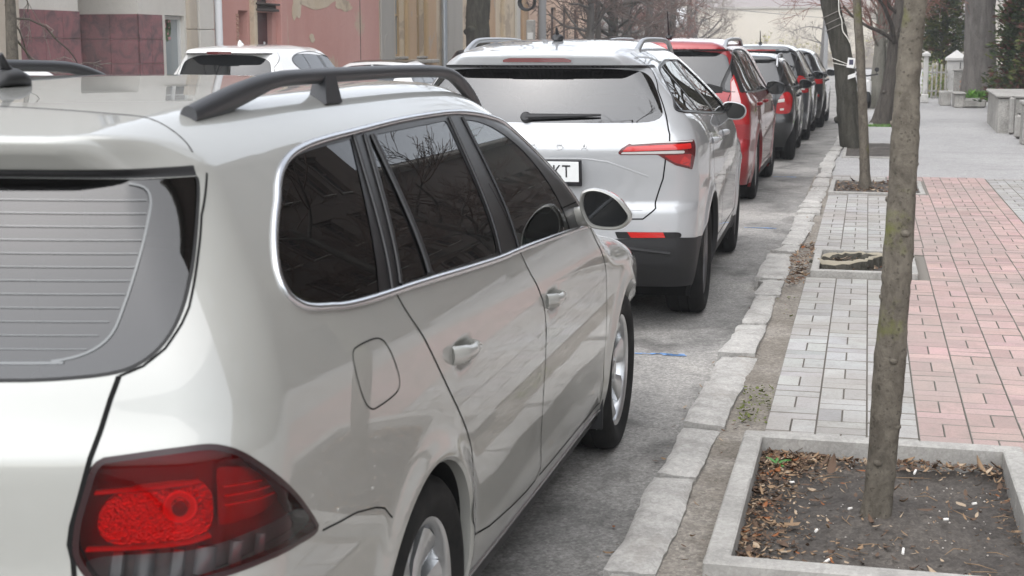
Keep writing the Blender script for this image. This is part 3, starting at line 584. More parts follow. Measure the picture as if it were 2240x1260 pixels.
# ------------------------------------------------------------ buildings on the left side
def facade(q, x, y0, y1, z0, z1, holes, depth=.22, mi=0, rm=None, nx=1):
    """street wall in the plane X = x facing +X (nx=1) or -X, with openings (y0,y1,z0,z1) and their reveals"""
    for a, b, c, d_ in rect_minus(y0, y1, z0, z1, holes):
        p = [(x, a, c), (x, b, c), (x, b, d_), (x, a, d_)]; q.add(p if nx > 0 else p[::-1], [(0, 1, 2, 3)], mi)
    for a, b, c, d_ in holes:
        e = x-depth*nx; k = mi if rm is None else rm
        for p in ([(x, a, c), (x, a, d_), (e, a, d_), (e, a, c)], [(x, b, c), (e, b, c), (e, b, d_), (x, b, d_)], [(x, a, d_), (x, b, d_), (e, b, d_), (e, a, d_)], [(x, a, c), (e, a, c), (e, b, c), (x, b, c)]): q.add(p if nx > 0 else p[::-1], [(0, 1, 2, 3)], k)
def window(par, x, a, b, c, d_, fm='frame_white', glass='window_glass', nx=1, mull=1, trans=.68, sill=True, cas=None):
    """a window in an opening: frame with panes set back, plus sill"""
    q = MB(); t = .06; e = x-.16*nx
    for y0, y1, z0, z1 in [(a, a+t, c, d_), (b-t, b, c, d_), (a+t, b-t, c, c+t), (a+t, b-t, d_-t, d_)]+[((a+b)/2-.03+k*0, (a+b)/2+.03, c+t, d_-t) for k in range(mull)]+([(a+t, b-t, c+(d_-c)*trans-.025, c+(d_-c)*trans+.025)] if trans else []):
        q.box((e, (y0+y1)/2, (z0+z1)/2), (.07, y1-y0, z1-z0))
    f = q.build('window', fm, par, smooth=False); p = MB(); p.quad(*[(e-.005*nx, y, z) for y, z in ((a, c), (b, c), (b, d_), (a, d_))]); p.build('pane', glass, f, smooth=False)
    if sill: s_ = MB(); s_.box((x+.03*nx, (a+b)/2, c-.03), (.16, b-a+.2, .06), bev=.01); s_.build('sill', 'grey_plaster', f)
    if cas:
        s_ = MB()
        for y0, y1, z0, z1 in ((a-.20, a-.02, c-.05, d_+.1), (b+.02, b+.20, c-.05, d_+.1)): s_.box((x+.035*nx, (y0+y1)/2, (z0+z1)/2), (.07, y1-y0, z1-z0), bev=.015)
        s_.box((x+.06*nx, (a+b)/2, d_+.18), (.14, b-a+.6, .16), bev=.03); s_.build('surround', cas, f)
    return f
FX = -12.2
def block(name, label, y0, y1, h, m_, holes_low, up, depth=9, x=FX, nx=1, fm='frame_white', cas=None, cornice='grey_plaster', roof='roof_tin', zup=3.5, group=None, rm=None):
    b = empty(name, (0, 0, 0), 0, label, 'building', group); hs_ = list(holes_low); wins = []
    for fl in range(4 if h > 15 else 3 if h > 12 else 2 if h > 8 else 1):
        for a, w_ in up: wins.append((a, a+w_, zup+fl*3.4, zup+1.9+fl*3.4))
    q = MB(); facade(q, x, y0, y1, 0, h, hs_+wins, .24, nx=nx); e = x-depth*nx
    for p in ([(x, y0, 0), (x, y0, h), (e, y0, h), (e, y0, 0)], [(x, y1, 0), (e, y1, 0), (e, y1, h), (x, y1, h)], [(e, y0, 0), (e, y0, h), (e, y1, h), (e, y1, 0)]): q.add(p, [(0, 1, 2, 3)], 0)
    q.build('wall', m_, b, smooth=False)
    for w_ in wins: window(b, x, *w_, fm=fm, nx=nx, cas=cas)
    r_ = MB(); xr = (x+e)/2; r_.add([(x+.4*nx, y0-.1, h+.15), (x+.4*nx, y1+.1, h+.15), (xr, y1+.1, h+2.2), (xr, y0-.1, h+2.2), (e, y1+.1, h+.15), (e, y0-.1, h+.15)], [(0, 1, 2, 3), (3, 2, 4, 5), (0, 3, 5), (1, 4, 2)]); r_.build('roof', roof, b, smooth=False)
    c = MB(); c.box((x+.14*nx, (y0+y1)/2, h+.0), (.55, y1-y0+.2, .28), bev=.06); c.build('cornice', cornice, b); return b
def slabs(par, name, m_, boxes, bev=0, groutm=None):
    for c, d_ in boxes: q = MB(); q.box(c, d_, bev=bev); q.build(name, m_, par)
# A: pale stone building with red granite facing and a recessed entrance
A = empty('stone_building', (0, 0, 0), 0, 'pale stone faced building with polished dark red granite cladding round a recessed entrance', 'building')
q = MB()
facade(q, FX, 9, 21.07, 2.12, 9.5, [(a, a+1.3, z, z+1.9) for a in (10.2, 13.4, 16.6) for z in (3.4, 6.6)], .24); facade(q, FX, 23.04, 25.96, 2.12, 9.5, [(24.1, 25.3, 3.4, 5.3), (24.1, 25.3, 6.6, 8.5)], .24); facade(q, FX, 21.07, 23.04, 4.2, 9.5, [(21.5, 22.6, 6.6, 8.5)], .24)
facade(q, FX, 23.92, 25.96, 0, 2.12, [(24.02, 24.78, .02, 2.12)], .20)
q.quad((FX-2.2, 23.04, 2.12), (FX, 23.04, 2.12), (FX, 23.04, 4.2), (FX-2.2, 23.04, 4.2)); q.quad((FX, 21.07, 2.12), (FX-2.2, 21.07, 2.12), (FX-2.2, 21.07, 4.2), (FX, 21.07, 4.2)); q.quad((FX-2.2, 21.07, 0), (FX-2.2, 23.04, 0), (FX-2.2, 23.04, 4.2), (FX-2.2, 21.07, 4.2)); q.quad((FX, 21.07, 4.2), (FX-2.2, 21.07, 4.2), (FX-2.2, 23.04, 4.2), (FX, 23.04, 4.2)); q.quad((FX, 9, 0), (FX, 9, 9.5), (FX-9, 9, 9.5), (FX-9, 9, 0))
q.build('wall', 'white_plaster', A, smooth=False)
for a in (10.2, 13.4, 16.6):
    for z in (3.4, 6.6): window(A, FX, a, a+1.3, z, z+1.9)
for z in (3.4, 6.6): window(A, FX, 24.1, 25.3, z, z+1.9)
window(A, FX, 21.5, 22.6, 6.6, 8.5)
def tiles(par, origin, ux, nu, nz, w_, h_, m_, nrm, t=.03, z0=.0):
    """stone facing: slabs in a grid, one mesh with open joints over a grout bed"""
    q = MB(); o = np.array(origin, float); u = np.array(ux, float); n = np.array(nrm, float); j = .005
    def slab(a0, a1, z0_, z1_, d0, d1, mi):
        P = [o+u*a+n*d_+np.array((0, 0, z)) for d_ in (d0, d1) for a, z in ((a0, z0_), (a1, z0_), (a1, z1_), (a0, z1_))]; f = [(4, 5, 6, 7), (0, 1, 5, 4), (1, 2, 6, 5), (2, 3, 7, 6), (3, 0, 4, 7)]; 
        if np.cross(u, (0, 0, 1))@n < 0: f = [g[::-1] for g in f]
        q.add(P, f, mi)
    slab(0, nu*w_, z0, z0+nz*h_, .0, .012, 1)
    for i in range(nu):
        for k in range(nz): slab(i*w_+j, (i+1)*w_-j, z0+k*h_+j, z0+(k+1)*h_-j, .012, t, 0)
    return q.build('granite_facing', [m_, 'grout'], par, smooth=False)
tiles(A, (FX, 19.0, 0), (0, 1, 0), 4, 5, .5175, .424, 'red_granite', (1, 0, 0)); tiles(A, (FX-2.2, 23.04, 0), (1, 0, 0), 4, 5, .557, .424, 'red_granite', (0, -1, 0)); tiles(A, (FX, 23.01, 0), (0, 1, 0), 2, 5, .43, .424, 'red_granite', (1, 0, 0)); tiles(A, (FX, 9, 0), (0, 1, 0), 14, 4, .7, .3, 'red_granite', (1, 0, 0))
q = MB(); q.box((FX+.10, 18.75, 2.3), (.30, .55, 4.6), bev=.02); q.box((FX+.14, 18.75, .25), (.40, .65, .5), bev=.02); q.build('pilaster', 'beige_stone', A)
for a, w_ in ((24.86, .30), (25.20, .62)):
    q = MB(); 
    for k in range(5): q.box((FX+.03+(.03 if a > 25 else 0), a+w_/2, .47+k*.94), (.10, w_, .93), bev=.008)
    q.build('pilaster', 'beige_stone' if a < 25 else 'white_plaster', A)
q = MB(); q.box((FX-.12, 24.05, 1.06), (.08, .06, 2.1)); q.box((FX-.12, 24.75, 1.06), (.08, .06, 2.1)); q.box((FX-.12, 24.4, 2.08), (.08, .64, .06)); f = q.build('shop_window', 'frame_white', A, smooth=False); q = MB(); q.quad((FX-.12, 24.0, 0), (FX-.12, 24.8, 0), (FX-.12, 24.8, 2.12), (FX-.12, 24.0, 2.12)); q.build('pane', 'frosted_glass', f, smooth=False)
r = np.random.default_rng(8); q = MB()
for k in range(150): y, z = 24.33+np.clip(r.normal(0, .06), -.11, .11), 1.93+np.clip(r.normal(0, .14), -.24, .24); q.box((FX-.116+.0002*(k % 9), y, z), (.002, r.uniform(.03, .07), r.uniform(.04, .09)), 0); 
q.m = [int(i//6 % 5 == 0) for i in range(len(q.f))]; q.build('flower_decal', ['leaf_sticker', 'rose_sticker'], f, smooth=False)
q = MB(); q.lathe([(.055, 0), (.10, 0), (.10, .004), (.055, .004)], 28, 'x', (FX-.116, 24.12, 1.68), close=True); q.v = [np.stack([v[:, 0], v[:, 1], 1.68+(v[:, 2]-1.68)*1.25], 1) for v in q.v]; q.build('ring_decal', 'lime_sticker', f)
rf = MB(); rf.add([(FX+.4, 8.9, 9.65), (FX+.4, 26, 9.65), (FX-4.5, 26, 11.8), (FX-4.5, 8.9, 11.8)], [(0, 1, 2, 3)]); rf.build('roof', 'roof_tin', A, smooth=False); q = MB(); q.box((FX+.14, 17.5, 9.5), (.55, 17.1, .3), bev=.05); q.build('cornice', 'white_plaster', A)
def downpipe(y, z0, z1, rad, m_, label, x=FX+.12):
    t = empty('drainpipe', (0, 0, 0), 0, label, 'drainpipe'); q = MB(); q.tube([(x+.22, y, z0), (x+.06, y, z0+.12), (x, y, z0+.35), (x, y, z1)], rad, 12); q.build('pipe', m_, t)
    for z in np.arange(.9, z1, 1.6): q = MB(); q.lathe([(rad+.012, -.025), (rad+.012, .025), (rad, .025), (rad, -.025)], 12, 'z', (x, y, z), close=True); q.build('bracket', m_, t)
downpipe(25.98, .1, 9.3, .075, 'pipe_white', 'white drainpipe between the pale stone building and the pink one')
# B: pink building
door = (27.90, 28.86, .10, 2.26); tr = (27.90, 28.86, 2.44, 3.1); niche = (27.16, 27.62, 1.42, 2.28)
B = block('pink_building', 'crumbling pink plastered house with a brown double door and a broken meter niche', 26.07, 35.8, 8.8, 'pink_plaster', [door, tr, niche], [(29.8, 1.15), (32.2, 1.15), (34.0, 1.15)], fm='frame_brown', cas='ochre_plaster', zup=3.7)
d_ = empty('x', (0, 0, 0)); bpy.data.objects.remove(d_)
for i, (a, b) in enumerate(((27.91, 28.21), (28.225, 28.85))):
    q = MB(); q.box((FX-.14, (a+b)/2, 1.19), (.06, b-a, 2.14)); 
    for z0, z1 in ((.25, .95), (1.1, 1.55), (1.7, 2.15)): q.box((FX-.105, (a+b)/2, (z0+z1)/2), (.02, b-a-.10, z1-z0), bev=.006)
    dd = q.build('door', 'door_brown', B, sharp=30)
    if i: h_ = MB(); h_.box((FX-.085, 28.62, 1.62), (.03, .05, .09), bev=.008); h_.build('handle', 'pipe_white', dd)
q = MB(); q.box((FX+.02, 28.38, 2.31), (.22, 1.16, .05), bev=.01); q.box((FX+.0, 28.38, 2.37), (.16, 1.06, .07), bev=.01); q.box((FX+.03, 28.38, 2.43), (.24, 1.2, .04), bev=.01); q.build('door_lintel', 'dark_wood', B)
window(B, FX, *tr, fm='dark_wood', mull=1, trans=0, sill=False)
q = MB(); q.quad((FX-.20, 27.16, 1.42), (FX-.20, 27.62, 1.42), (FX-.20, 27.62, 2.28), (FX-.20, 27.16, 2.28)); nb_ = q.build('niche_back', 'beige_stone', B, smooth=False)
q = MB()
for k in range(11): q.box((FX+.004, 27.10+.012*(k % 2), 1.40+k*.078), (.02, .11, .062), bev=.006)
q.build('exposed_brick', 'brick', B)
q = MB(); q.box((FX-.0, 27.39, 1.405), (.10, .50, .035), bev=.008); q.build('niche_sill', 'dark_wood', B)
r = np.random.default_rng(2); a = np.linspace(0, 2*math.pi, 19)[:-1]; rr_ = .13*(1+r.normal(0, .22, 18)); q = MB(); q.prism([(y, z) for y, z in zip(rr_*np.cos(a)*.7, rr_*np.sin(a)*1.3)], 0, .012); q.v = [np.stack([FX-.195+v[:, 2], 27.46+v[:, 0], 1.62+v[:, 1]], 1) for v in q.v]; q.build('white_smear', 'white_smear', nb_)
q = MB(); q.box((FX+.05, 29.25, 1.5), (.14, .34, 3.0), bev=.015); q.build('pilaster', 'pink_plaster', B); q = MB(); q.box((FX+.05, 27.78, 1.5), (.12, .14, 3.0), bev=.01); q.build('pilaster', 'ochre_plaster', B)
q = MB(); q.box((FX+.004, 34.35, 1.6), (.012, .018, 3.2)); q.build('wall_joint', 'dark_wood', B)
r = np.random.default_rng(12)
for y0, z0, sy, sz in ((31.6, 2.62, .95, .22), (33.2, 2.55, .5, .16), (30.2, 2.45, .25, .3), (31.1, 1.75, .16, .10), (29.62, 1.7, .10, .5)):
    a = np.linspace(0, 2*math.pi, 29)[:-1]; rr_ = 1+np.convolve(np.r_[r.normal(0, .3, 28)]*1.0, np.ones(3)/3, 'same'); q = MB(); q.prism([(y0+sy*k*math.cos(t), z0+sz*k*math.sin(t)) for k, t in zip(rr_, a)], 0, .006); q.v = [np.stack([FX+v[:, 2], v[:, 0], v[:, 1]], 1) for v in q.v]; q.build('plaster_patch', 'ochre_plaster', B)
# C: ochre house with two narrow windows
w1 = (37.12, 37.82, 1.30, 3.3); w2 = (38.98, 39.62, 1.30, 3.3)
C_ = block('ochre_house', 'peeling ochre and grey plastered house with two tall narrow windows and pilasters', 35.8, 52.6, 8.2, 'ochre_plaster', [w1, w2], [(37.0, .9), (38.9, .9), (42.4, 1.0), (45.0, 1.0), (47.6, 1.0), (50.2, 1.0)], fm='frame_ochre', cas='ochre_plaster', zup=4.4)
for w_ in (w1, w2): window(C_, FX, *w_, fm='frame_ochre', glass='frosted_glass', mull=0, trans=.55)
for a, w_, m_, t in ((35.84, 1.1, 'grey_plaster', .05), (37.9, .16, 'frame_ochre', .10), (38.12, .66, 'orange_plaster', .08), (39.68, .16, 'frame_ochre', .10), (39.95, .8, 'orange_plaster', .06), (42.0, 1.6, 'grey_plaster', .05), (44.4, .7, 'ochre_plaster', .14), (46.4, 1.1, 'orange_plaster', .10), (48.6, 1.3, 'ochre_plaster', .14), (50.6, .5, 'white_plaster', .10), (51.5, .7, 'orange_plaster', .12)):
    q = MB(); q.box((FX+t/2, a+w_/2, 1.7), (t, w_, 3.4), bev=.02); q.build('pilaster', m_, C_)
q = MB(); q.box((FX+.14, 38.5, 1.16), (.28, 3.6, .10), bev=.02); q.build('ledge', 'grey_plaster', C_)
a = np.linspace(0, math.pi, 12); q = MB(); q.prism([(36.05, .6), (36.65, .6)]+[(36.35+.30*math.cos(t), 1.65+.25*math.sin(t)) for t in a], 0, .012); q.v = [np.stack([FX+.052+v[:, 2], v[:, 0], v[:, 1]], 1) for v in q.v]; q.build('plaster_patch', 'grey_plaster', C_)
downpipe(41.35, .1, 8.0, .085, 'pipe_zinc', 'grey zinc drainpipe on the ochre house, in line with the black off-roader')
q = MB(); q.box((FX+.05, 51.15, 1.4), (.02, .03, 2.2)); q.box((FX+.05, 51.15, 2.35), (.05, .16, .10)); q.build('gas_pipe', 'red_paint', C_)
# D: peach building behind the bare trees, further houses
block('peach_building', 'long peach coloured building half hidden behind the bare street trees', 55, 82, 8.5, 'peach_plaster', [], [(57+3*k, 1.2) for k in range(8)], x=-15.5, zup=1.6, fm='frame_brown')
block('grey_building', 'grey plastered house end beyond the peach building and the pollarded trees', 84, 104, 6.5, 'grey_plaster', [], [(86+3*k, 1.1) for k in range(6)], x=-15, zup=1.8)
# right side of the street: out of frame, but the parked cars mirror it
block('brown_tenement', 'dark brown plastered tenement on the right side of the street, mirrored in the car windows', -2, 46, 17, 'brown_plaster', [], [(0+3.4*k+.5*(k%3), 1.3) for k in range(13)], x=10.5, nx=-1, zup=1.6, fm='frame_brown', cas='brown_plaster')
block('brown_tenement', 'second brown tenement on the right side of the street, farther than the first', 48, 80, 14, 'brown_plaster', [], [(50+2.8*k, 1.2) for k in range(10)], x=12, nx=-1, zup=1.6, cas='brown_plaster', fm='frame_brown')
# end of the street: long wall, houses on the slope
L1 = empty('boundary_wall', (0, 0, 0), 0, 'long pale beige wall closing the far end of the street', 'wall'); q = MB(); q.box((-6.2, 125, 2.1), (19.5, .6, 5.2)); q.build('wall', 'far_plaster', L1, smooth=False); q = MB(); q.box((-6.2, 125, 4.75), (19.9, .9, .16)); q.build('coping', 'grey_plaster', L1)
def hut(name, label, x, y, w_, d_, h, rh, wm, rm_, z=0, nwin=3, ang=0):
    t = empty(name, (x, y, z), ang, label, 'house'); q = MB(); q.box((0, 0, h/2), (w_, d_, h)); q.build('wall', wm, t, smooth=False); q = MB(); o = .35
    q.add([(-w_/2-o, -d_/2-o, h), (w_/2+o, -d_/2-o, h), (w_/2+o, d_/2+o, h), (-w_/2-o, d_/2+o, h), (-w_/2-o, 0, h+rh), (w_/2+o, 0, h+rh)], [(0, 1, 5, 4), (2, 3, 4, 5), (0, 4, 3), (1, 2, 5), (3, 2, 1, 0)]); q.build('roof', rm_, t, smooth=False)
    for k in range(nwin): q = MB(); xx = -w_/2+w_*(k+.5)/nwin; q.box((xx, -d_/2-.02, h*.55), (w_/nwin*.4, .06, h*.42)); f = q.build('window', 'frame_white', t, smooth=False); q = MB(); q.box((xx, -d_/2-.055, h*.55), (w_/nwin*.4-.12, .01, h*.42-.12)); q.build('pane', 'window_glass', f, smooth=False)
    return t
hut('far_house', 'far house with a low grey roof rising above the long beige wall', -8.5, 136, 13, 8, 4.2, 2.0, 'grey_plaster', 'roof_tin', .8, 4)
hut('shed', 'shed with a bright pale tin roof left of the long beige wall', -16.2, 118, 3.6, 4, 2.1, 1.5, 'grey_plaster', 'pale_tin', 1.0, 1); hut('far_house', 'distant whitish cottage seen through twigs left of the pale tin shed', -27, 130, 9, 7, 3.2, 2.2, 'white_plaster', 'roof_tin', 1.2, 3, .1); hut('far_house', 'distant grey cottage at the right end of the long beige wall', 5.5, 142, 9, 8, 3.4, 2.0, 'grey_plaster', 'roof_tin', 1.0, 3)
X, Y = np.meshgrid(np.linspace(-160, 160, 60), np.linspace(112, 420, 40), indexing='ij'); Z = -.2+np.clip((Y-116)/150, 0, 1)**.8*11+1.5*np.sin(X*.05+1)*np.clip((Y-130)/80, 0, 1)+np.clip((-X-12)/60, 0, 1)*6*np.clip((Y-112)/40, 0, 1); q = MB(); q.add(np.stack([X, Y, Z], -1).reshape(-1, 3), [(i*40+j, (i+1)*40+j, (i+1)*40+j+1, i*40+j+1) for i in range(59) for j in range(39)])
ground_mat('hillside', [(.3, (.14, .125, .10)), (.5, (.22, .195, .16)), (.7, (.30, .27, .22))], .2, 12, .5, big=.1); struct(q, 'hill', 'hillside', sharp=0)
# ------------------------------------------------------------ trees
def branch(q, rg, p, d, L, r0, lev, maxlev, tips, nseg, sides, droop=.0, spread=.6, fork=(3, 5), wob=.12, lenf=.62, minr=.003):
    pts = [p]; dd = d/np.linalg.norm(d)
    for k in range(nseg): dd = dd+rg.normal(0, wob, 3)+np.array((0, 0, droop)); dd /= np.linalg.norm(dd); pts.append(pts[-1]+dd*L/nseg)
    pts = np.array(pts); rad = np.maximum(np.linspace(r0, r0*.42, nseg+1), minr); q[min(lev, len(q)-1)].tube(pts, rad, sides[min(lev, len(sides)-1)], cap=lev == maxlev); tips.append(pts[-1])
    if lev < maxlev:
        for i in range(rg.integers(*fork)+1):
            u = rg.uniform(.35, 1.0); j = min(nseg-1, int(u*nseg)); base = pts[j]+(pts[j+1]-pts[j])*(u*nseg-j); ax = rg.normal(0, 1, 3); ax -= dd*(ax@dd); ax /= np.linalg.norm(ax); nd = dd*math.cos(spread)+ax*math.sin(spread)*rg.uniform(.7, 1.25)
            branch(q, rg, base, nd, L*lenf*rg.uniform(.7, 1.15), max(minr, np.interp(u, [0, 1], [r0, r0*.42])*.62), lev+1, maxlev, tips, max(3, nseg-1), sides, droop, spread, fork, wob, lenf, minr)
def tree(name, label, path, radii, bark, twig, seed, tops=(), maxlev=3, spread=.6, fork=(3, 5), L=2.2, droop=.02, lenf=.62, knots=0, group=None, sides=(8, 5, 4, 3), n=14, minr=.004, flare=1.35, kpos=None):
    rg = np.random.default_rng(seed); P = catmull(path, 8); u = np.linspace(0, 1, len(P)); rd = np.interp(u, np.linspace(0, 1, len(radii)), radii); base = P[0].copy(); t = empty(name, tuple(base), 0, label, 'tree', group); P = P-base
    z = P[:, 2]; rd = rd*(1+(flare-1)*np.exp(-z/(.12+rd[0]*.8))); rd = rd*(1+rg.normal(0, .018, len(rd)))
    tr_ = MB(); nn = max(n, 16); tn = np.gradient(P, axis=0); V = []
    ph = rg.uniform(0, 6.28, 4)
    for i in range(len(P)):
        d = tn[i]/np.linalg.norm(tn[i]); a = np.array((1, 0, 0))-d*d[0]; a /= np.linalg.norm(a); b = np.cross(d, a)
        for k in range(nn): th = 2*math.pi*k/nn; rr2 = rd[i]*(1+.05*math.sin(3*th+ph[0]+z[i]*.7)+.04*math.sin(2*th+ph[1]-z[i])+rg.normal(0, .012)); V.append(P[i]+a*rr2*math.cos(th)+b*rr2*math.sin(th))
    tr_.add(V, [(i*nn+k, i*nn+(k+1) % nn, (i+1)*nn+(k+1) % nn, (i+1)*nn+k) for i in range(len(P)-1) for k in range(nn)]+[tuple(range((len(P)-1)*nn, len(P)*nn))])
    tk = tr_.build('trunk', bark, t, sharp=0)
    kp = kpos or [(rg.uniform(.08, .9), rg.uniform(0, 6.28)) for _ in range(knots)]
    for uu, th in kp:
        j = int(uu*(len(P)-1)); c = P[j]+rd[j]*.78*np.array((math.cos(th), math.sin(th), 0)); s = rd[j]*rg.uniform(.30, .5); k_ = MB(); k_.lathe([(.0, -1.0), (.62, -.75), (.95, -.2), (.9, .35), (.5, .8), (.0, .9)], 10, 'z'); k_.v = [v*s*np.array((1, 1, .75))+c+rg.normal(0, s*.05, v.shape) for v in k_.v]; k_.build('knot', bark, tk, sharp=0)
    if maxlev >= 0:
        qs_ = [MB(), MB()]; tips = []
        for uu, dx, dy, dz, L_, r_ in tops:
            j = min(len(P)-1, int(uu*(len(P)-1))); qs_[0] = MB(); branch(qs_, rg, P[j], np.array((dx, dy, dz), float), L_, r_, 0, maxlev, tips, 6, sides, droop, spread, fork, .13, lenf, minr)
            if qs_[0].v: qs_[0].build('limb', bark, t, sharp=0)
        if qs_[1].v: qs_[1].build('crown', twig, t, sharp=0)
    return t
def rtops(rg, n, u0=.55, L=(1.6, 2.6), r=(.05, .10), up=(.3, 1.0)):
    return [(rg.uniform(u0, 1.0), math.cos(a)*1.0, math.sin(a)*1.0, rg.uniform(*up), rg.uniform(*L), rg.uniform(*r)) for a in rg.uniform(0, 6.28, n)]
GK = 'street trees along the right kerb'
rg = np.random.default_rng(50)
def up_path(p, *more): return list(p)+list(more)
t1 = tree('sapling', 'slender grey barked young tree standing in the nearest tree pit, in the foreground', up_path([(0.077, 4.66, 0.04), (0.089, 4.66, 0.192), (0.097, 4.66, 0.375), (0.103, 4.66, 0.57), (0.11, 4.66, 0.748), (0.115, 4.66, 0.923), (0.119, 4.66, 1.125), (0.121, 4.66, 1.295), (0.122, 4.66, 1.463), (0.126, 4.66, 1.588), (0.134, 4.66, 1.712)], (.15, 4.66, 2.3), (.17, 4.68, 3.0), (.15, 4.7, 3.6)),
  [.043, .041, .044, .048, .042, .045, .040, .042, .036, .035, .033, .029, .024, .018], 'young_bark', 'twig', 3, rtops(rg, 6, .84, (.9, 1.4), (.014, .02)), 2, .5, (3, 4), knots=0, group=GK, n=28, minr=.003, flare=1.22,
  kpos=[(.33, 3.3), (.385, .2), (.46, 3.0), (.245, 5.0), (.56, 3.2), (.60, .1), (.16, -.4), (.115, 4.4), (.68, 3.1), (.50, 6.0), (.42, 5.2)])
tree('sapling', 'very slim young tree in the third pit, just left of the foreground sapling', [(0.026, 15.8, 0.05), (-0.006, 15.8, 0.529), (-0.043, 15.8, 1.008), (-0.087, 15.8, 1.531), (-0.139, 15.8, 2.048), (-.19, 15.8, 3.0), (-.2, 15.85, 4.0)], [.053, .051, .050, .049, .045, .036, .022], 'young_bark', 'twig', 4, rtops(rg, 6, .68, (1.0, 1.6), (.016, .024)), 2, .5, (3, 4), knots=5, group=GK, minr=.004)
tt = tree('old_tree', 'thick dark barked tree leaning left over the kerb with a paper notice tied on', [(-0.154, 22.4, 0.03), (-0.26, 22.4, 0.567), (-0.345, 22.4, 1.244), (-0.457, 22.4, 1.748), (-0.587, 22.4, 2.25), (-.75, 22.4, 3.2), (-.8, 22.5, 4.6), (-.7, 22.6, 6.0)], [.182, .170, .150, .141, .136, .125, .11, .08], 'old_bark', 'twig', 5, rtops(rg, 9, .62, (1.8, 2.8), (.05, .08)), 3, .6, (3, 4), knots=6, group=GK, flare=1.25)
tree('old_tree', 'dark trunk leaning right beyond the leaning old tree, in the grassy pit', [(0.306, 29.6, 0.03), (0.391, 29.6, 0.519), (0.459, 29.6, 0.964), (0.494, 29.6, 1.583), (0.559, 29.6, 2.283), (.66, 29.6, 3.4), (.7, 29.7, 5.0)], [.20, .156, .146, .125, .105, .10, .07], 'mid_bark', 'red_twig', 6, rtops(rg, 9, .45, (1.2, 2.2), (.03, .06)), 3, .6, (3, 4), knots=4, group=GK, flare=1.2)
tree('pollard', 'pale twin stemmed tree with a dense burst of reddish twigs, in the farthest pit', [(0.237, 37.4, 0.03), (0.255, 37.4, 0.69), (0.283, 37.4, 1.362), (0.28, 37.4, 1.9), (.3, 37.4, 3.0)], [.215, .165, .15, .14, .09], 'pale_bark', 'red_twig', 7, [(u_, math.cos(a_), math.sin(a_), up_, L_, .035) for u_, a_, up_, L_ in zip(rg.uniform(.5, .9, 16), rg.uniform(0, 6.28, 16), rg.uniform(.6, 2, 16), rg.uniform(.9, 1.7, 16))], 3, .45, (3, 5), knots=3, group=GK, flare=1.15, minr=.005)
q = MB(); q.tube([(.26, .02, .0), (.30, .03, .7), (.27, .0, 1.4), (.33, 0, 2.2)], [.13, .10, .09, .07], 12); st_ = q.build('stem', 'pale_bark', bpy.data.objects['pollard'])
# notice, strings and wires on the leaning tree
nt_ = empty('paper_notice', (-.245, 22.235, 1.33), .0, 'small white paper notice with a dark picture tied to the leaning tree', 'notice'); q = MB(); q.box((0, 0, 0), (.105, .004, .145)); q.v = [np.stack([v[:, 0]*math.cos(.12)+v[:, 2]*math.sin(.12), v[:, 1], v[:, 2]*math.cos(.12)-v[:, 0]*math.sin(.12)], 1) for v in q.v]; sh_ = q.build('sheet', 'paper', nt_, smooth=False); q = MB(); q.box((0.005, -.004, .01), (.06, .003, .075)); q.build('picture', 'print_dark', sh_, smooth=False)
q = MB(); q.box((.02, .0, -.20), (.11, .004, .06)); q.v = [np.stack([v[:, 0], v[:, 1]+.02*np.sin(v[:, 0]*40), v[:, 2]+.35*v[:, 0]], 1) for v in q.v]; q.build('torn_corner', 'paper', nt_, smooth=False)
q = MB()
def wrap(q, z, r_, rad, tilt, cx, n=26): q.tube([(cx+r_*math.cos(a), 22.4+r_*math.sin(a), z+tilt*math.cos(a)) for a in np.linspace(0, 2*math.pi, n)], rad, 6, cap=False)
def tcx(z): return float(np.interp(z, [0, .567, 1.244, 1.748, 2.25], [-.154, -.26, -.345, -.457, -.587]))
for i, z in enumerate((1.30, 1.34)): q = MB(); wrap(q, z, .158, .005, -.03*(i+1), tcx(z)); o = q.build('string', 'string', sharp=0); tag(o, ('white string round the leaning tree holding the paper notice, lower loop', 'white string round the leaning tree holding the paper notice, upper loop')[i], 'string')
for z, lb in ((1.86, 'lowest wire loop round the leaning tree trunk'), (1.95, 'middle wire loop round the leaning tree trunk'), (2.05, 'topmost wire loop round the leaning tree trunk')): q = MB(); wrap(q, z, .150, .005, .07, tcx(z)); o = q.build('wire_loop', 'wire', sharp=0); tag(o, lb, 'wire')
q = MB(); q.tube(catmull([(-.46, 22.25, 2.45), (-.445, 22.24, 2.1), (-.40, 22.235, 1.95), (-.38, 22.235, 1.80), (-.31, 22.235, 1.70), (-.27, 22.25, 1.62)], 5), .008, 7); o = q.build('white_cable', 'string', sharp=0); tag(o, 'loose white cable hanging down the front of the leaning tree', 'cable')
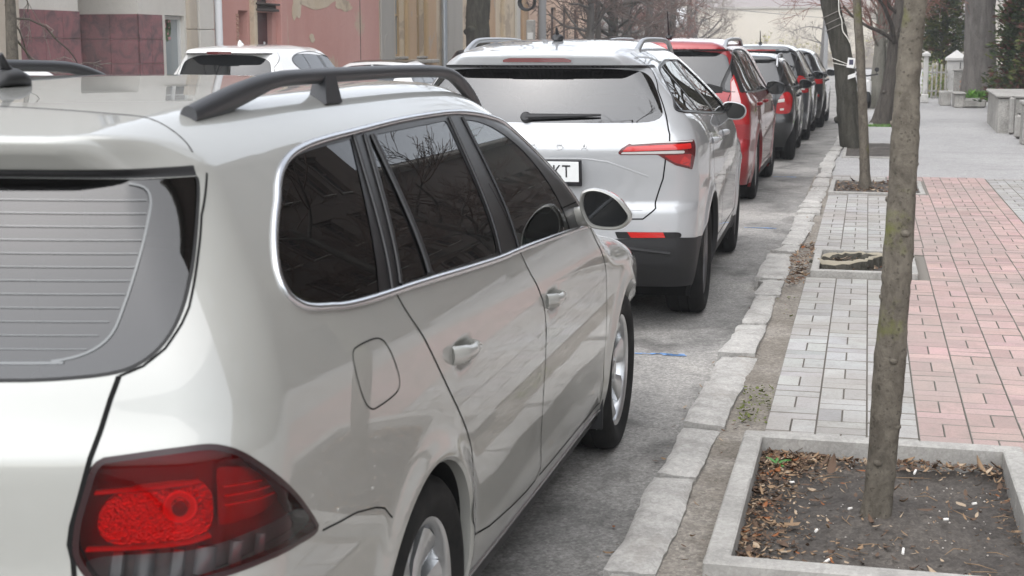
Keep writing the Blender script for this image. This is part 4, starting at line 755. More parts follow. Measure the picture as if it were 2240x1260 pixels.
# left pavement: sapling with fine branches, big trunk, pole
LP = [(27, 125)]
br = [(.45, .0, .75, -.33, 1.9, .014), (.52, .1, .55, -.5, 1.2, .010), (.6, -.2, .9, .0, 1.6, .012), (.6, .4, -.6, .3, 1.2, .012), (.7, -.4, .4, .6, 1.2, .012), (.8, .3, .3, .8, 1.2, .012), (.5, .0, .9, -.05, 1.9, .014)]
tree('sapling', 'thin sapling with fine drooping twigs in front of the red granite cladding', [(-9.9, 15.54, .1), (-9.9, 15.545, .8), (-9.9, 15.552, 1.445), (-9.9, 15.568, 1.9), (-9.9, 15.6, 2.6), (-9.85, 15.7, 3.4), (-9.9, 15.7, 4.4)], [.085, .078, .070, .066, .055, .04, .02], 'young_bark', 'pale_twig', 12, br, 2, .38, (3, 4), knots=6, droop=-.035, minr=.0035, lenf=.45)
tree('old_tree', 'massive grey barked trunk on the left pavement beside the ochre house', [(-9.9, 37.0, .1), (-9.9, 37.0, 1.468), (-9.92, 37.0, 2.172), (-9.9, 37.1, 2.763), (-9.8, 37.2, 5), (-9.7, 37.2, 7)], [.36, .31, .30, .29, .25, .15], 'old_bark', 'twig', 13, rtops(rg, 10, .62, (2, 3.2), (.07, .12)), 3, .6, (3, 4), knots=3, flare=1.2, n=26)
t = empty('utility_pole', (-9.8, 44.3, .1), 0, 'round grey concrete pole carrying a black cable coil on the left pavement', 'pole'); q = MB(); q.tube([(0, 0, 0), (0, 0, 3), (0, 0, 7.5)], [.125, .118, .09], 16); q.build('pole', 'pole_grey', t)
t = empty('cable_coil', (-9.95, 43.95, 2.88), 0, 'coil of thick black cable hung on the grey pole', 'cable'); q = MB(); r = np.random.default_rng(9)
for k in range(9): rr_ = .24+r.uniform(-.03, .03); q.tube([(-.25+rr_*math.cos(a)+r.normal(0, .003), r.normal(0, .05)*0+.03*k-.1, .03+rr_*math.sin(a)) for a in np.linspace(0, 6.28, 24)], .022, 6, cap=False)
q.build('coil', 'black_iron', t, sharp=0)
t = empty('switch_box', (-9.98, 43.5, .1), 0, 'pale grey electrical cabinet on a post beside the concrete pole', 'cabinet'); q = MB(); q.box((0, 0, 1.95), (.24, .2, .62), bev=.02); bx = q.build('box', 'weathered_concrete', t); q = MB(); q.tube([(0, 0, 0), (0, 0, 1.66)], .04, 10); q.build('post', 'pole_grey', t); q = MB(); q.box((0, -.105, 1.78), (.17, .01, .2)); q.build('panel', 'frame_white', bx)
# bare trees further along the left side and around the far end
GB_ = 'bare trees along the far left pavement'
far = [(-10.0, 53.3, .19, 'grey_bark', 'twig', 'bare forked tree nearest to the concrete pole'), (-10.1, 55.7, .14, 'mid_bark', 'twig', 'slimmer bare tree right behind the forked one near the pole'), (-10.0, 58.3, .27, 'old_bark', 'twig', 'darkest and thickest bare tree in front of the peach building'), (-10.2, 63.6, .25, 'grey_bark', 'twig', 'bare tree before the right part of the peach building'), (-10.1, 68.5, .22, 'grey_bark', 'red_twig', 'bare tree with a reddish twig crown left of the pale street pole'), (-9.9, 74.8, .24, 'old_bark', 'red_twig', 'dark ivy like bare tree behind the rear roof rail of the red car'), (-9.7, 83.0, .24, 'grey_bark', 'pale_twig', 'tall pale twigged bare tree above the red car antenna'), (-13.5, 92, .20, 'grey_bark', 'pale_twig', 'bare pale tree standing behind the fence at the foot of the slope'), (-11.5, 100, .2, 'grey_bark', 'pale_twig', 'bare tree left of the tin roofed shed'), (-3.5, 116, .18, 'grey_bark', 'pale_twig', 'slender bare tree in front of the long beige wall'), (2.2, 112, .2, 'grey_bark', 'pale_twig', 'bare tree in front of the right end of the long wall'), (-18, 104, .2, 'grey_bark', 'red_twig', 'bare brownish tree on the slope left of the shed')]
for i, (x, y, r_, bk, tw, lb) in enumerate(far):
    g_ = np.random.default_rng(100+i); h = g_.uniform(4.6, 6.5); ln = g_.uniform(-.12, .12)
    tree('bare_tree', lb, [(x, y, .0), (x+ln*.4, y, 1.2), (x+ln, y, 2.4), (x+ln*1.6, y, 3.6), (x+ln*1.2, y, h)], [r_, r_*.85, r_*.75, r_*.6, r_*.3], bk, tw, 100+i, [(u_, math.cos(a_), math.sin(a_), up_, L_, r_*.3) for u_, a_, up_, L_ in zip(g_.uniform(.24, .95, 13), g_.uniform(0, 6.28, 13), g_.uniform(-.1, 1.1, 13), g_.uniform(1.3, 2.6, 13))], 3, .62, (3, 5), knots=2, group=GB_, sides=(6, 4, 3, 3), minr=.009, flare=1.2)
for i, (x, y, lb) in enumerate(((5.6, 13.5, 'bare tree out of frame on the right, mirrored in the wagon front window'), (6.0, 21, 'bare tree out of frame on the right, mirrored in the wagon rear door window'), (6.2, 29, 'bare tree out of frame on the right, farther along the tenement front'))):
    g_ = np.random.default_rng(200+i); tree('bare_tree', lb, [(x, y, .06), (x+.1, y, 2), (x, y, 4), (x+.1, y, 7)], [.2, .17, .14, .06], 'grey_bark', 'twig', 200+i, [(u_, math.cos(a_), math.sin(a_), up_, L_, .06) for u_, a_, up_, L_ in zip(g_.uniform(.3, .95, 14), g_.uniform(0, 6.28, 14), g_.uniform(.3, 1.4, 14), g_.uniform(1.6, 2.4, 14))], 3, .62, (3, 5), group='bare trees on the right side out of frame', sides=(6, 4, 3, 3), minr=.007)
t = empty('street_pole', (-9.6, 71.5, 0), 0, 'plain grey metal pole between the bare trees, left of the red car antenna', 'pole'); q = MB(); q.tube([(0, 0, 0), (0, 0, 8)], [.13, .08], 12); q.build('pole', 'pole_grey', t)
for i, (x, y, lb) in enumerate(((-2.9, 105, 'speckled pale pole in front of the long beige wall'), (-13.0, 88, 'thin grey pole at the foot of the slope'))): t = empty('street_pole', (x, y, 0), 0, lb, 'pole'); q = MB(); q.tube([(0, 0, 0), (0, 0, 9)], [.15, .10], 10); q.build('pole', 'pole_grey', t)
# shrubs at the end of the street
def shrub(name, label, x, y, h, w_, mt, seed, n=70, z=0, fol=None):
    g_ = np.random.default_rng(seed); t = empty(name, (x, y, z), 0, label, 'shrub', 'bare shrubs at the end of the street'); qs_ = [MB(), MB()]; tips = []
    for k in range(n//6): a_ = g_.uniform(0, 6.28); branch(qs_, g_, np.array((g_.normal(0, w_*.15), g_.normal(0, w_*.15), 0)), np.array((math.cos(a_)*w_/h*.7, math.sin(a_)*w_/h*.7, 1)), h*g_.uniform(.5, .8), .03, 0, 2, tips, 5, (4, 3, 3), .0, .5, (3, 5), .16, .6, .009)
    qs_[0].build('stem', mt, t, sharp=0); qs_[1].build('crown', mt, t, sharp=0)
    if fol:
        q = MB(); P = np.array(tips)
        for p in P[g_.integers(0, len(P), 500)]: s = g_.uniform(.03, .08); c = p+g_.normal(0, .15, 3); v = g_.normal(0, 1, (3, 3)); q.add(c+v*s, [(0, 1, 2)])
        q.build('foliage', fol, t, smooth=False)
for i, (x, y, h, w_, mt, fo, lb, z) in enumerate([(-7.5, 118, 2.6, 3, 'pale_twig', 'dry_yellow', 'straw coloured bare bush before the left half of the long beige wall', 0), (-4.5, 120, 2.4, 3, 'pale_twig', 'dry_yellow', 'yellowish bare bush before the middle of the long wall', 0), (-1.2, 119, 2.6, 3, 'pale_twig', None, 'grey bare bush before the right half of the long wall', 0), (-10.5, 108, 2.6, 3, 'twig', None, 'dark bare bush left of the long beige wall', 0), (-13.5, 106, 3, 4, 'pale_twig', None, 'wide pale bare bush under the tin shed', 0), (-16.5, 110, 3, 4, 'red_twig', None, 'reddish bare bush on the slope left of the tin shed', 0), (-20, 112, 3, 5, 'pale_twig', None, 'pale bare bush far left on the slope', .3), (1.5, 118, 2.8, 3, 'pale_twig', 'dry_yellow', 'straw bush before the far right end of the long wall', 0), (-9.0, 104, 2.0, 2, 'red_twig', None, 'low rusty bush beside the road end', 0)]):
    shrub('bare_shrub', lb, x, y, h, w_, mt, 300+i, fol=fo, z=z)
# ------------------------------------------------------------ right side: old trunk, conifers, pillars, walls
tree('great_tree', 'huge old trunk with deeply ridged bark rising behind the low wall', [(3.05, 42.4, .0), (3.04, 42.4, .783), (2.98, 42.4, 1.8), (2.935, 42.4, 2.813), (2.85, 42.4, 6), (2.8, 42.4, 9)], [.50, .43, .42, .415, .36, .25], 'grey_bark', 'twig', 33, rtops(rg, 8, .6, (2, 3.5), (.08, .14)), 3, .6, (3, 4), flare=1.2, n=30)
def conifer(name, label, x, y, h, w_, seed, mats_, zmin=.0, n=900, wts=(.6, .3, .1), lean=0, up=.25, dens=9):
    g_ = np.random.default_rng(seed); t = empty(name, (x, y, .06), 0, label, 'conifer'); q = MB(); q.tube([(0, 0, 0), (.03, 0, h*.5), (lean, 0, h)], [.14, .10, .03], 10); q.build('trunk', 'mid_bark', t); f = MB(); b_ = MB()
    for k in range(n):
        z = zmin+(h-zmin)*g_.random()**1.1; a_ = g_.uniform(0, 6.28); R_m = w_*(1-.75*((z-zmin)/(h-zmin))**1.3); L = R_m*g_.uniform(.45, 1.05); d = np.array((math.cos(a_), math.sin(a_), up+g_.normal(0, .25))); d /= np.linalg.norm(d); o = np.array((0, 0, z-L*.25)); e = o+d*L+np.array((0, 0, -.12*L*L)); mi = int(g_.choice(len(mats_), p=wts)) if z < h*.6 else int(g_.choice(len(mats_), p=np.array(wts)/np.sum(wts)))
        if k % 5 == 0: b_.tube([o+d*L*.2, (o+e)/2, e], [.012, .008, .004], 4)
        side = np.cross(d, (0, 0, 1)); side /= np.linalg.norm(side)
        for j in range(dens):
            u = g_.uniform(.35, 1.0); c = o+(e-o)*u+side*g_.normal(0, .10)*(1.2-u)+np.array((0, 0, g_.normal(0, .05))); s = g_.uniform(.08, .16); dd = d*g_.uniform(.6, 1)+side*g_.normal(0, .6)+np.array((0, 0, g_.normal(.05, .3))); dd /= np.linalg.norm(dd); w2 = np.cross(dd, g_.normal(0, 1, 3)); w2 /= max(np.linalg.norm(w2), 1e-6)
            f.add([c-w2*s*.10, c+dd*s*.5+w2*s*.22, c+dd*s*1.25, c+dd*s*.5-w2*s*.22], [(0, 1, 2, 3)], mi)
    f.build('foliage', mats_, t, smooth=False); b_.build('branch', 'mid_bark', t, sharp=0)
conifer('yew', 'olive green conifer behind the pale gate pillar, left of the huge trunk', 2.25, 47.5, 4.6, 1.15, 41, ['needle_olive', 'needle_dark', 'needle_rust'], 1.25, 900, (.62, .30, .08))
conifer('yew', 'dark green yew overhanging the concrete wall at the right edge', 3.62, 36.2, 5.5, 1.05, 42, ['needle_dark', 'needle_olive', 'needle_rust'], .62, 1500, (.56, .26, .18), dens=11)
conifer('juniper', 'rust tinged conifer at the far right edge beside the dark yew', 3.6, 33.0, 3.2, .75, 43, ['needle_rust', 'needle_dark', 'needle_olive'], .55, 700, (.45, .35, .20), dens=10)
def pillar(name, label, x, y, w_, h, cap, m_='weathered_concrete'):
    t = empty(name, (x, y, .06), 0, label, 'gate pillar'); q = MB(); q.box((0, 0, h/2), (w_, w_, h), bev=.02); q.box((0, 0, .12), (w_+.08, w_+.08, .24), bev=.02); q.build('shaft', m_, t); q = MB(); c = w_/2+.05; q.add([(-c, -c, h), (c, -c, h), (c, c, h), (-c, c, h), (-c, -c, h+.07), (c, -c, h+.07), (c, c, h+.07), (-c, c, h+.07), (0, 0, h+.07+cap)], [(3, 2, 1, 0), (0, 1, 5, 4), (1, 2, 6, 5), (2, 3, 7, 6), (3, 0, 4, 7), (4, 5, 8), (5, 6, 8), (6, 7, 8), (7, 4, 8)]); q.build('cap', m_, t, smooth=False)
mat('whitewash', (.55, .54, .52), .85); n = NB(M['whitewash']); v_ = n.noise(3, 6, .7, n.mapped((1, 1, .5))); n.base(n.mix(n.ramp(v_, [(.52, 0.0), (.66, .8)]), (.56, .555, .535), (.20, .19, .17))); n.bump(n.noise(18, 5, .7), .4, .02)
pillar('gate_pillar', 'whitewashed square gate pillar with a pyramid cap, left of the huge trunk', 2.53, 45, .52, 1.10, .24, 'whitewash'); pillar('gate_pillar', 'narrow flaking white gate pillar just right of the foreground sapling', 1.52, 40.9, .12, 1.25, .06, 'whitewash')
q = MB(); q.tube([(.10, -.27, .35), (.10, -.27, 1.05)], .012, 6); o = q.build('iron_rod', 'black_iron', bpy.data.objects['gate_pillar'])
t = empty('picket_fence', (0, 0, 0), 0, 'pale picket fence between the two whitewashed gate pillars', 'fence')
for k, x in enumerate(np.linspace(1.72, 2.22, 5)): q = MB(); q.box((x, 44.5, .55), (.05, .03, 1.0), bev=.006); q.build('picket', 'weathered_concrete', t)
for z in (.28, .82): q = MB(); q.box((1.97, 44.53, z), (.62, .03, .05)); q.build('rail', 'weathered_concrete', t)
g_ = np.random.default_rng(60); q = MB()
for k in range(2600): c = np.array((g_.uniform(1.6, 2.3), 45.2+g_.normal(0, .3), abs(g_.normal(.35, .3))+.05)); s = g_.uniform(.02, .05); d = np.array((g_.normal(0, .3), g_.normal(0, .3), 1)); w2 = np.array((g_.normal(), g_.normal(), 0))*.25; q.add([c, c+d*s+w2*s, c+d*s*2.2, c+d*s-w2*s], [(0, 1, 2, 3)], int(g_.random() < .3))
o = q.build('undergrowth', ['dry_yellow', 'fresh_green'], smooth=False); tag(o, 'yellow green undergrowth behind the pale picket fence', 'undergrowth', kind='stuff')
t = empty('low_wall', (0, 0, 0), 0, 'low grey rendered wall with exposed red brick under the huge trunk', 'wall'); q = MB(); q.box((3.25, 43.6, .45), (1.7, .22, .86), bev=.015); wl = q.build('wall', 'weathered_concrete', t); q = MB(); q.box((3.25, 43.6, .90), (1.78, .30, .05), bev=.01); q.build('coping', 'concrete', t); q = MB()
for i in range(4):
    for k in range(6): q.box((2.62+.12*i+.06*(k % 2), 43.485, .30+.07*k), (.11, .02, .06), bev=.004)
q.build('exposed_brick', 'brick', wl)
t = empty('leaning_board', (2.83, 42.2, .28), 0, 'black board with two white squares leaning against the low wall', 'board'); q = MB(); q.box((0, 0, .22), (.17, .03, .44)); q.v = [np.stack([v[:, 0]+v[:, 2]*.32, v[:, 1]+v[:, 2]*.25, v[:, 2]], 1) for v in q.v]; b_ = q.build('board', 'board_black', t, smooth=False)
for z in (.15, .30): q = MB(); q.box((.035, -.020, z), (.075, .008, .10)); q.v = [np.stack([v[:, 0]+v[:, 2]*.32, v[:, 1]+v[:, 2]*.25, v[:, 2]], 1) for v in q.v]; q.build('white_square', 'paper', b_, smooth=False)
def stone(name, label, cat, c, d, bev=.02, rz=0, m_='weathered_concrete', slab=None):
    t = empty(name, (c[0], c[1], .06), rz, label, cat); q = MB(); q.box((0, 0, d[2]/2), d, bev=bev); q.build('block', m_, t)
    if slab: q = MB(); q.box((0, 0, d[2]+slab/2+.002), (d[0]+.06, d[1]+.06, slab), bev=.012); q.build('slab', 'concrete', t)
    return t
stone('stone_plinth', 'pale ribbed stone plinth at the foot of the pyramid capped pillar', 'plinth', (1.98, 39.6), (.26, 1.0, .36)); stone('stone_plinth', 'stone plinth topped by a dark wooden slab beside the bright green leaves', 'plinth', (2.25, 38.4), (.24, 1.2, .33), slab=.04); stone('stone_bench', 'low rounded concrete bench block left of the big concrete wall', 'bench', (2.62, 37.9), (.52, .30, .24), .05)
g_ = np.random.default_rng(61); q = MB()
for k in range(420): c = np.array((g_.uniform(2.5, 3.0), 38.8+g_.normal(0, .15), g_.uniform(.18, .34))); s = g_.uniform(.04, .10); d = np.array((g_.normal(0, .5), g_.normal(0, .5), 1)); w2 = np.array((g_.normal(), g_.normal(), 0))*.18; q.add([c, c+d*s+w2*s, c+d*s*2.0, c+d*s-w2*s], [(0, 1, 2, 3)])
o = q.build('green_plant', 'fresh_green', smooth=False); tag(o, 'clump of bright green leaves behind the low concrete bench', 'plant')
t = empty('concrete_wall', (0, 0, 0), 0, 'thick weathered concrete wall with a sloping flat top at the right edge', 'wall'); q = MB(); q.box((2.62, 28.75, .36), (.62, 3.8, .64), bev=.02, rz=-.03); q.build('wall', 'weathered_concrete', t); q = MB(); q.box((2.66, 28.8, .705), (.78, 4.0, .05), bev=.015, rz=-.03); q.build('coping', 'concrete', t)
stone('wall_pier', 'slim rounded concrete post at the near end of the weathered wall', 'pier', (2.46, 26.55), (.10, .16, .66), .04, m_='concrete'); stone('kerb_post', 'short round topped stone post in the dark gap of the wall', 'post', (2.46, 25.3), (.13, .14, .42), .05, m_='concrete'); stone('wall_pier', 'broad rough pier with a slab top cut by the right edge of the picture', 'pier', (2.62, 23.95), (.5, .5, .62), .02, slab=.06)
stone('wall_rail', 'dark recessed stone panel between the two piers of the wall', 'wall', (2.82, 25.5), (.2, 2.4, .50), .01, m_='grey_bark')
# small scooter parked far along the pavement
t = empty('scooter', (-.10, 36.9, .062), .25, 'small white scooter with black mirrors parked far off between the slim trunks', 'scooter')
q = MB(); q.box((0, .0, .42), (.26, .75, .26), bev=.08); q.box((0, -.36, .50), (.22, .16, .46), bev=.06); q.build('body', 'white_paint', t); q = MB(); q.box((0, .12, .60), (.22, .5, .09), bev=.03); q.build('seat', 'black_iron', t)
for y in (-.48, .48): q = MB(); q.lathe([(.13, -.04), (.20, -.045), (.215, 0), (.20, .045), (.13, .04)], 24, 'x', (0, y, .215)); w_ = q.build('wheel', 'tyre_rubber', t)
q = MB(); q.tube([(-.27, -.34, .84), (0, -.38, .80), (.27, -.34, .84)], .018, 8); hb_ = q.build('handlebar', 'black_iron', t)
for x in (-.24, .24): q = MB(); q.lathe([(.0, -.02), (.055, -.01), (.055, .01), (0, .02)], 14, 'y', (x, -.34, .95)); q.tube([(x, -.34, .84), (x, -.34, .93)], .008, 6); q.build('mirror', 'black_iron', hb_)
# grass tufts by the pits
g_ = np.random.default_rng(62); q = MB()
for k in range(500): c = np.array((g_.uniform(.06, .80), 28.50+abs(g_.normal(0, .10)), .06)); s = g_.uniform(.03, .07); d = np.array((g_.normal(0, .4), g_.normal(0, .4), 1)); w2 = np.array((g_.normal(), g_.normal(), 0))*.10; q.add([c-w2*s, c+w2*s, c+d*s], [(0, 1, 2)])
o = q.build('grass', 'fresh_green', smooth=False); tag(o, 'thin fringe of green grass at the edge of the pit with the dark leaning trunk', 'grass', kind='stuff')
# overhead wires far off
for i, (a_, b_, lb) in enumerate((((-14, 60, 6.2), (3, 118, 5.0), 'upper thin overhead wire crossing before the long wall'), ((-14, 60, 4.2), (4, 118, 3.4), 'lower thin overhead wire crossing before the long wall'))): q = MB(); u = np.linspace(0, 1, 24); a_, b_ = np.array(a_), np.array(b_); P = a_+(b_-a_)*u[:, None]; P[:, 2] -= 1.2*4*u*(1-u)*.3; q.tube(P, .022, 5); o = q.build('overhead_wire', 'wire', sharp=0); tag(o, lb, 'wire')
# ------------------------------------------------------------ car kit
def cdt(dom, loops, pts):
    V = []; E = []
    for L in [dom]+loops:
        k = len(V); n = len(L); V += [Vector((float(a), float(b))) for a, b in L]; E += [(k+i, k+(i+1) % n) for i in range(n)]
    V += [Vector((float(a), float(b))) for a, b in pts]
    r = delaunay_2d_cdt(V, E, [], 0, 1e-4)
    P = np.array([(v.x, v.y) for v in r[0]]); T = np.array([f for f in r[2] if len(f) == 3]); c = P[T].mean(1); k = inpoly(c, dom)
    a = P[T[:, 1]]-P[T[:, 0]]; b = P[T[:, 2]]-P[T[:, 0]]; k &= np.abs(a[:, 0]*b[:, 1]-a[:, 1]*b[:, 0]) > 1e-9
    return P, T[k], c[k]
def fix_wind(V, N, T):
    n = np.cross(V[T[:, 1]]-V[T[:, 0]], V[T[:, 2]]-V[T[:, 0]]); fl = (n*N[T].mean(1)).sum(1) < 0
    T = T.copy(); T[fl] = T[fl][:, ::-1]; return T
class SM:
    """mesh with its own exact normals"""
    def __init__(s): s.V = []; s.N = []; s.T = []; s.m = []; s.k = 0
    def add(s, V, N, T, mi=0):
        s.V.append(np.asarray(V, float)); s.N.append(np.asarray(N, float)); s.T += (np.asarray(T)+s.k).tolist(); s.m += [mi]*len(T); s.k += len(V)
    def sub(s, V, N, T, mi=0):
        u, inv = np.unique(T, return_inverse=True); s.add(V[u], N[u], inv.reshape(T.shape), mi)
    def mirrored(s):
        r = SM(); f = np.array([-1, 1, 1.])
        for V, N in zip(s.V, s.N): r.V.append(V*f); r.N.append(N*f)
        r.T = [t[::-1] for t in s.T]; r.m = list(s.m); r.k = s.k; return r
    def join(s, o):
        s.V += o.V; s.N += o.N; s.T += [[i+s.k for i in t] for t in o.T]; s.m += o.m; s.k += o.k; return s
    def build(s, name, mats, parent=None):
        mb = MB(); mb.add(np.concatenate(s.V), s.T); mb.m = s.m
        return mb.build(name, mats, parent, normals=np.concatenate(s.N))
def mir(mb):
    r = MB(); r.v = [v*np.array([-1, 1, 1.]) for v in mb.v]; r.f = [f[::-1] for f in mb.f]; r.m = list(mb.m); r.off = mb.off; return r
def both(mb, name, mats, parent, **k):
    return [mb.build(name, mats, parent, **k), mir(mb).build(name, mats, parent, **k)]
def joined(mb):
    r = mir(mb)
    for v in r.v: pass
    o = MB(); o.v = mb.v+r.v; o.f = mb.f+[[i+mb.off for i in f] for f in r.f]; o.m = mb.m+r.m; o.off = mb.off*2; return o
def ribbon(S, path, wd, off, closed=False, sm=None, mi=0):
    """thin strip laid on the skin along an (s,z) path"""
    p = resample(path, .012, closed); P, N = S.wall(p[:, 0], p[:, 1]); good = (np.abs(S.F(P)) < .003) & (N[:, 2] < .9)
    if not good.all():
        closed = False; k = np.argmax(good); e = k+np.argmin(np.r_[good[k:], False]); P, N = P[k:e], N[k:e]
    sm = sm or SM()
    if len(P) < 2: return sm
    if closed: P = np.r_[P, P[:1]]; N = np.r_[N, N[:1]]
    t = np.gradient(P, axis=0); t /= np.maximum(np.linalg.norm(t, axis=1, keepdims=True), 1e-9); b = np.cross(N, t)
    A = P+N*off-b*wd/2; B = P+N*off+b*wd/2; n = len(P); V = np.empty((2*n, 3)); V[0::2] = A; V[1::2] = B
    T = np.array([f for i in range(n-1) for f in ((2*i, 2*i+2, 2*i+1), (2*i+1, 2*i+2, 2*i+3))])
    NN = np.repeat(N, 2, 0); T = fix_wind(V, NN, T); sm.add(V, NN, T, mi); return sm
def bead(S, path, rn, rt, off=0, closed=False, n=8, step=.015):
    """rounded moulding along an (s,z) path on the skin"""
    p = resample(path, step, closed); P, N = S.wall(p[:, 0], p[:, 1]); good = (np.abs(S.F(P)) < .003); P, N = P[good], N[good]
    if closed: P = np.r_[P, P[:1]]; N = np.r_[N, N[:1]]
    t = np.gradient(P, axis=0); t /= np.maximum(np.linalg.norm(t, axis=1, keepdims=True), 1e-9); b = np.cross(N, t); mb = MB(); V = []; m = len(P)
    for i in range(m):
        for k in range(n):
            th = 2*math.pi*k/n; V.append(P[i]+N[i]*(off+rn*math.cos(th))+b[i]*rt*math.sin(th))
    F_ = [(i*n+k, i*n+(k+1) % n, (i+1)*n+(k+1) % n, (i+1)*n+k) for i in range(m-1) for k in range(n)]
    if not closed: F_ += [tuple(range(n-1, -1, -1)), tuple((m-1)*n+k for k in range(n))]
    mb.add(V, F_); return mb
def patch(S, poly, off=0, step=.02, excl=(), sm=None, mi=0, rough=0, rng=None):
    poly = resample(poly, step*.6); x0, y0 = poly.min(0); x1, y1 = poly.max(0)
    g = np.stack(np.meshgrid(np.arange(x0, x1, step*.5), np.arange(y0, y1, step)), -1).reshape(-1, 2)+.0007; g = g[inpoly(g, poly)]
    ex = [resample(e, step*.6) for e in excl]; P, T, c = cdt(poly, ex, g)
    for e in ex: T_k = ~inpoly(c, e); T = T[T_k]; c = c[T_k]
    V, N = S.wall(P[:, 0], P[:, 1]); T = fix_wind(V, N, T); o = off+(rng.uniform(-rough, rough, (len(V), 1)) if rough else 0); V = V+N*o; sm = sm or SM(); sm.sub(V, N, T, mi); return sm
def skirt(S, poly, o0, o1, mb, mi=0):
    p = resample(poly, .012); P, N = S.wall(p[:, 0], p[:, 1]); n = len(p)
    return mb.add(np.r_[P+N*o0, P+N*o1], [(i, (i+1) % n, n+(i+1) % n, n+i) for i in range(n)], mi)
def sides(S, P):
    """(y,z) side-view points to chart"""
    return np.array([(S.s2+y-(S.yr+S.rc), z) for y, z in P])
def make_wheel(car, x, y, Rt, wt, rr, n, mats, mesh=None, pair=True, blade=.5, dish=.02):
    """hub part with tyre and rim under it; outward is +x"""
    tm, rm, dm = mats
    if mesh is None:
        t = MB(); h = wt/2; si = rr+.004
        t.lathe([(si, -h*.80), (si+.012, -h*.92), ((si+Rt)/2, -h), (Rt-.022, -h*.95), (Rt-.006, -h*.80), (Rt, -h*.55), (Rt, -h*.30), (Rt-.006, -h*.28), (Rt-.006, -h*.22), (Rt, -h*.20), (Rt, h*.20), (Rt-.006, h*.22), (Rt-.006, h*.28), (Rt, h*.30), (Rt, h*.55), (Rt-.006, h*.80), (Rt-.022, h*.95), ((si+Rt)/2+.01, h*1.0), ((si+Rt)/2, h*1.015), ((si+Rt)/2-.01, h*1.0), (si+.012, h*.92), (si, h*.80)], 56, 'x')
        r = MB(); xo = h*.82
        r.lathe([(rr-.045, -h*.8), (rr-.03, -h*.3), (rr-.022, xo-.035), (rr-.012, xo-.008), (rr-.004, xo), (rr+.007, xo+.002), (rr+.008, xo-.008), (rr+.004, xo-.02), (rr, -h*.8)], 56, 'x')
        r.lathe([(.002, xo-dish+.016), (.03, xo-dish+.016), (.036, xo-dish+.010), (.055, xo-dish+.006), (.066, xo-dish-.006), (.07, xo-dish-.04)], 28, 'x')
        for k in range(n):
            a0 = 2*math.pi*k/n; hw = math.pi/n*blade; P = []
            for rad, wl, xf in ((.050, hw*1.7, xo-dish+.004), (rr*.55, hw*1.0, xo-dish*.75-.006), (rr-.02, hw*1.06, xo-.012)):
                for sg, dx in ((-1, -.006), (-.55, .0), (.55, .0), (1, -.006), (1, -.04), (-1, -.04)):
                    a = a0+sg*wl; P.append((xf+dx, rad*math.cos(a), rad*math.sin(a)))
            r.add(P, [(j*6+i, j*6+(i+1) % 6, j*6+6+(i+1) % 6, j*6+6+i) for j in range(2) for i in range(6)])
        for k in range(5):
            a = 2*math.pi*(k+.5)/5; r.lathe([(.0, .012), (.008, .012), (.009, .0)], 8, 'x', (xo-dish+.0, .045*math.cos(a), .045*math.sin(a)))
        d = MB(); d.lathe([(.0, -h*.2), (rr*.72, -h*.2), (rr*.72, -h*.1), (rr*.4, -h*.08), (.0, -h*.06)], 36, 'x'); d.lathe([(.06, -h), (.06, h*.2)], 14, 'x')
        mesh = (t, r, d)
    out = []
    for sg in ((1, -1) if pair else (1,)):
        hb = mesh[2].build('wheel', dm, car); hb.location = (sg*x, y, Rt); hb.rotation_euler = (R(random.uniform(0, 60)), 0, 0 if sg > 0 else math.pi)
        mesh[0].build('tyre', tm, hb, sharp=50); mesh[1].build('rim', rm, hb, sharp=40); out.append(hb)
    return mesh, out
def rail(S, x, y0, y1, h, th, mat_, car, posts=(), foot=.28, flat=1.0, side_off=0, n=26):
    """roof rail: an arched bar with long tapering feet"""
    mb = MB(); ys = np.linspace(y0, y1, n); xs = np.full(n, x)-side_off*np.abs(np.linspace(-1, 1, n))**3; P, N = S.top(xs, ys); u = (ys-y0)/(y1-y0)
    f = foot/(y1-y0); up = np.where(u < f, np.sin(np.clip(u/f, 0, 1)*math.pi/2)**1.0, np.where(u > 1-f, np.sin(np.clip((1-u)/f, 0, 1)*math.pi/2), 1))
    C = P.copy(); C[:, 2] += h*up; e = np.clip(np.minimum(u, 1-u)/f, 0, 1); rad = th*(1+.25*(1-e))
    V = []; nn = 12
    for i in range(n):
        bot = C[i][2]-rad[i]*.75; 
        # feet fill down to the roof
        ft = max(0, 1-e[i]*1.25); lo = bot*(1-ft)+(P[i][2]-.012)*ft if ft > 0 else bot
        for k in range(nn):
            a = 2*math.pi*k/nn; dx = math.cos(a); dz = math.sin(a); z = C[i][2]+rad[i]*.75*dz if dz >= 0 else C[i][2]+(C[i][2]-lo)*dz
            V.append((C[i][0]+rad[i]*dx*flat*np.sign(x if x else 1), C[i][1], z))
    mb.add(V, [(i*nn+k, i*nn+(k+1) % nn, (i+1)*nn+(k+1) % nn, (i+1)*nn+k) for i in range(n-1) for k in range(nn)]+[tuple(range(nn)), tuple((n-1)*nn+k for k in range(nn))])
    objs = both(mb, 'roof_rail', mat_, car, sharp=60)
    for py in posts:
        P, N = S.top(np.array([x]), np.array([py])); z0 = P[0][2]-.01; z1 = np.interp(py, ys, C[:, 2]); q = MB()
        q.add([(x+dx, py+dy, z) for z, k in ((z0, 1.0), (z1, .62)) for dx, dy in ((-.024*k, -.045*k), (.024*k, -.055*k), (.024*k, .045*k), (-.024*k, .045*k))], [(3, 2, 1, 0), (4, 5, 6, 7), (0, 1, 5, 4), (1, 2, 6, 5), (2, 3, 7, 6), (3, 0, 4, 7)])
        both(q, 'rail_post', mat_, car)
    return objs
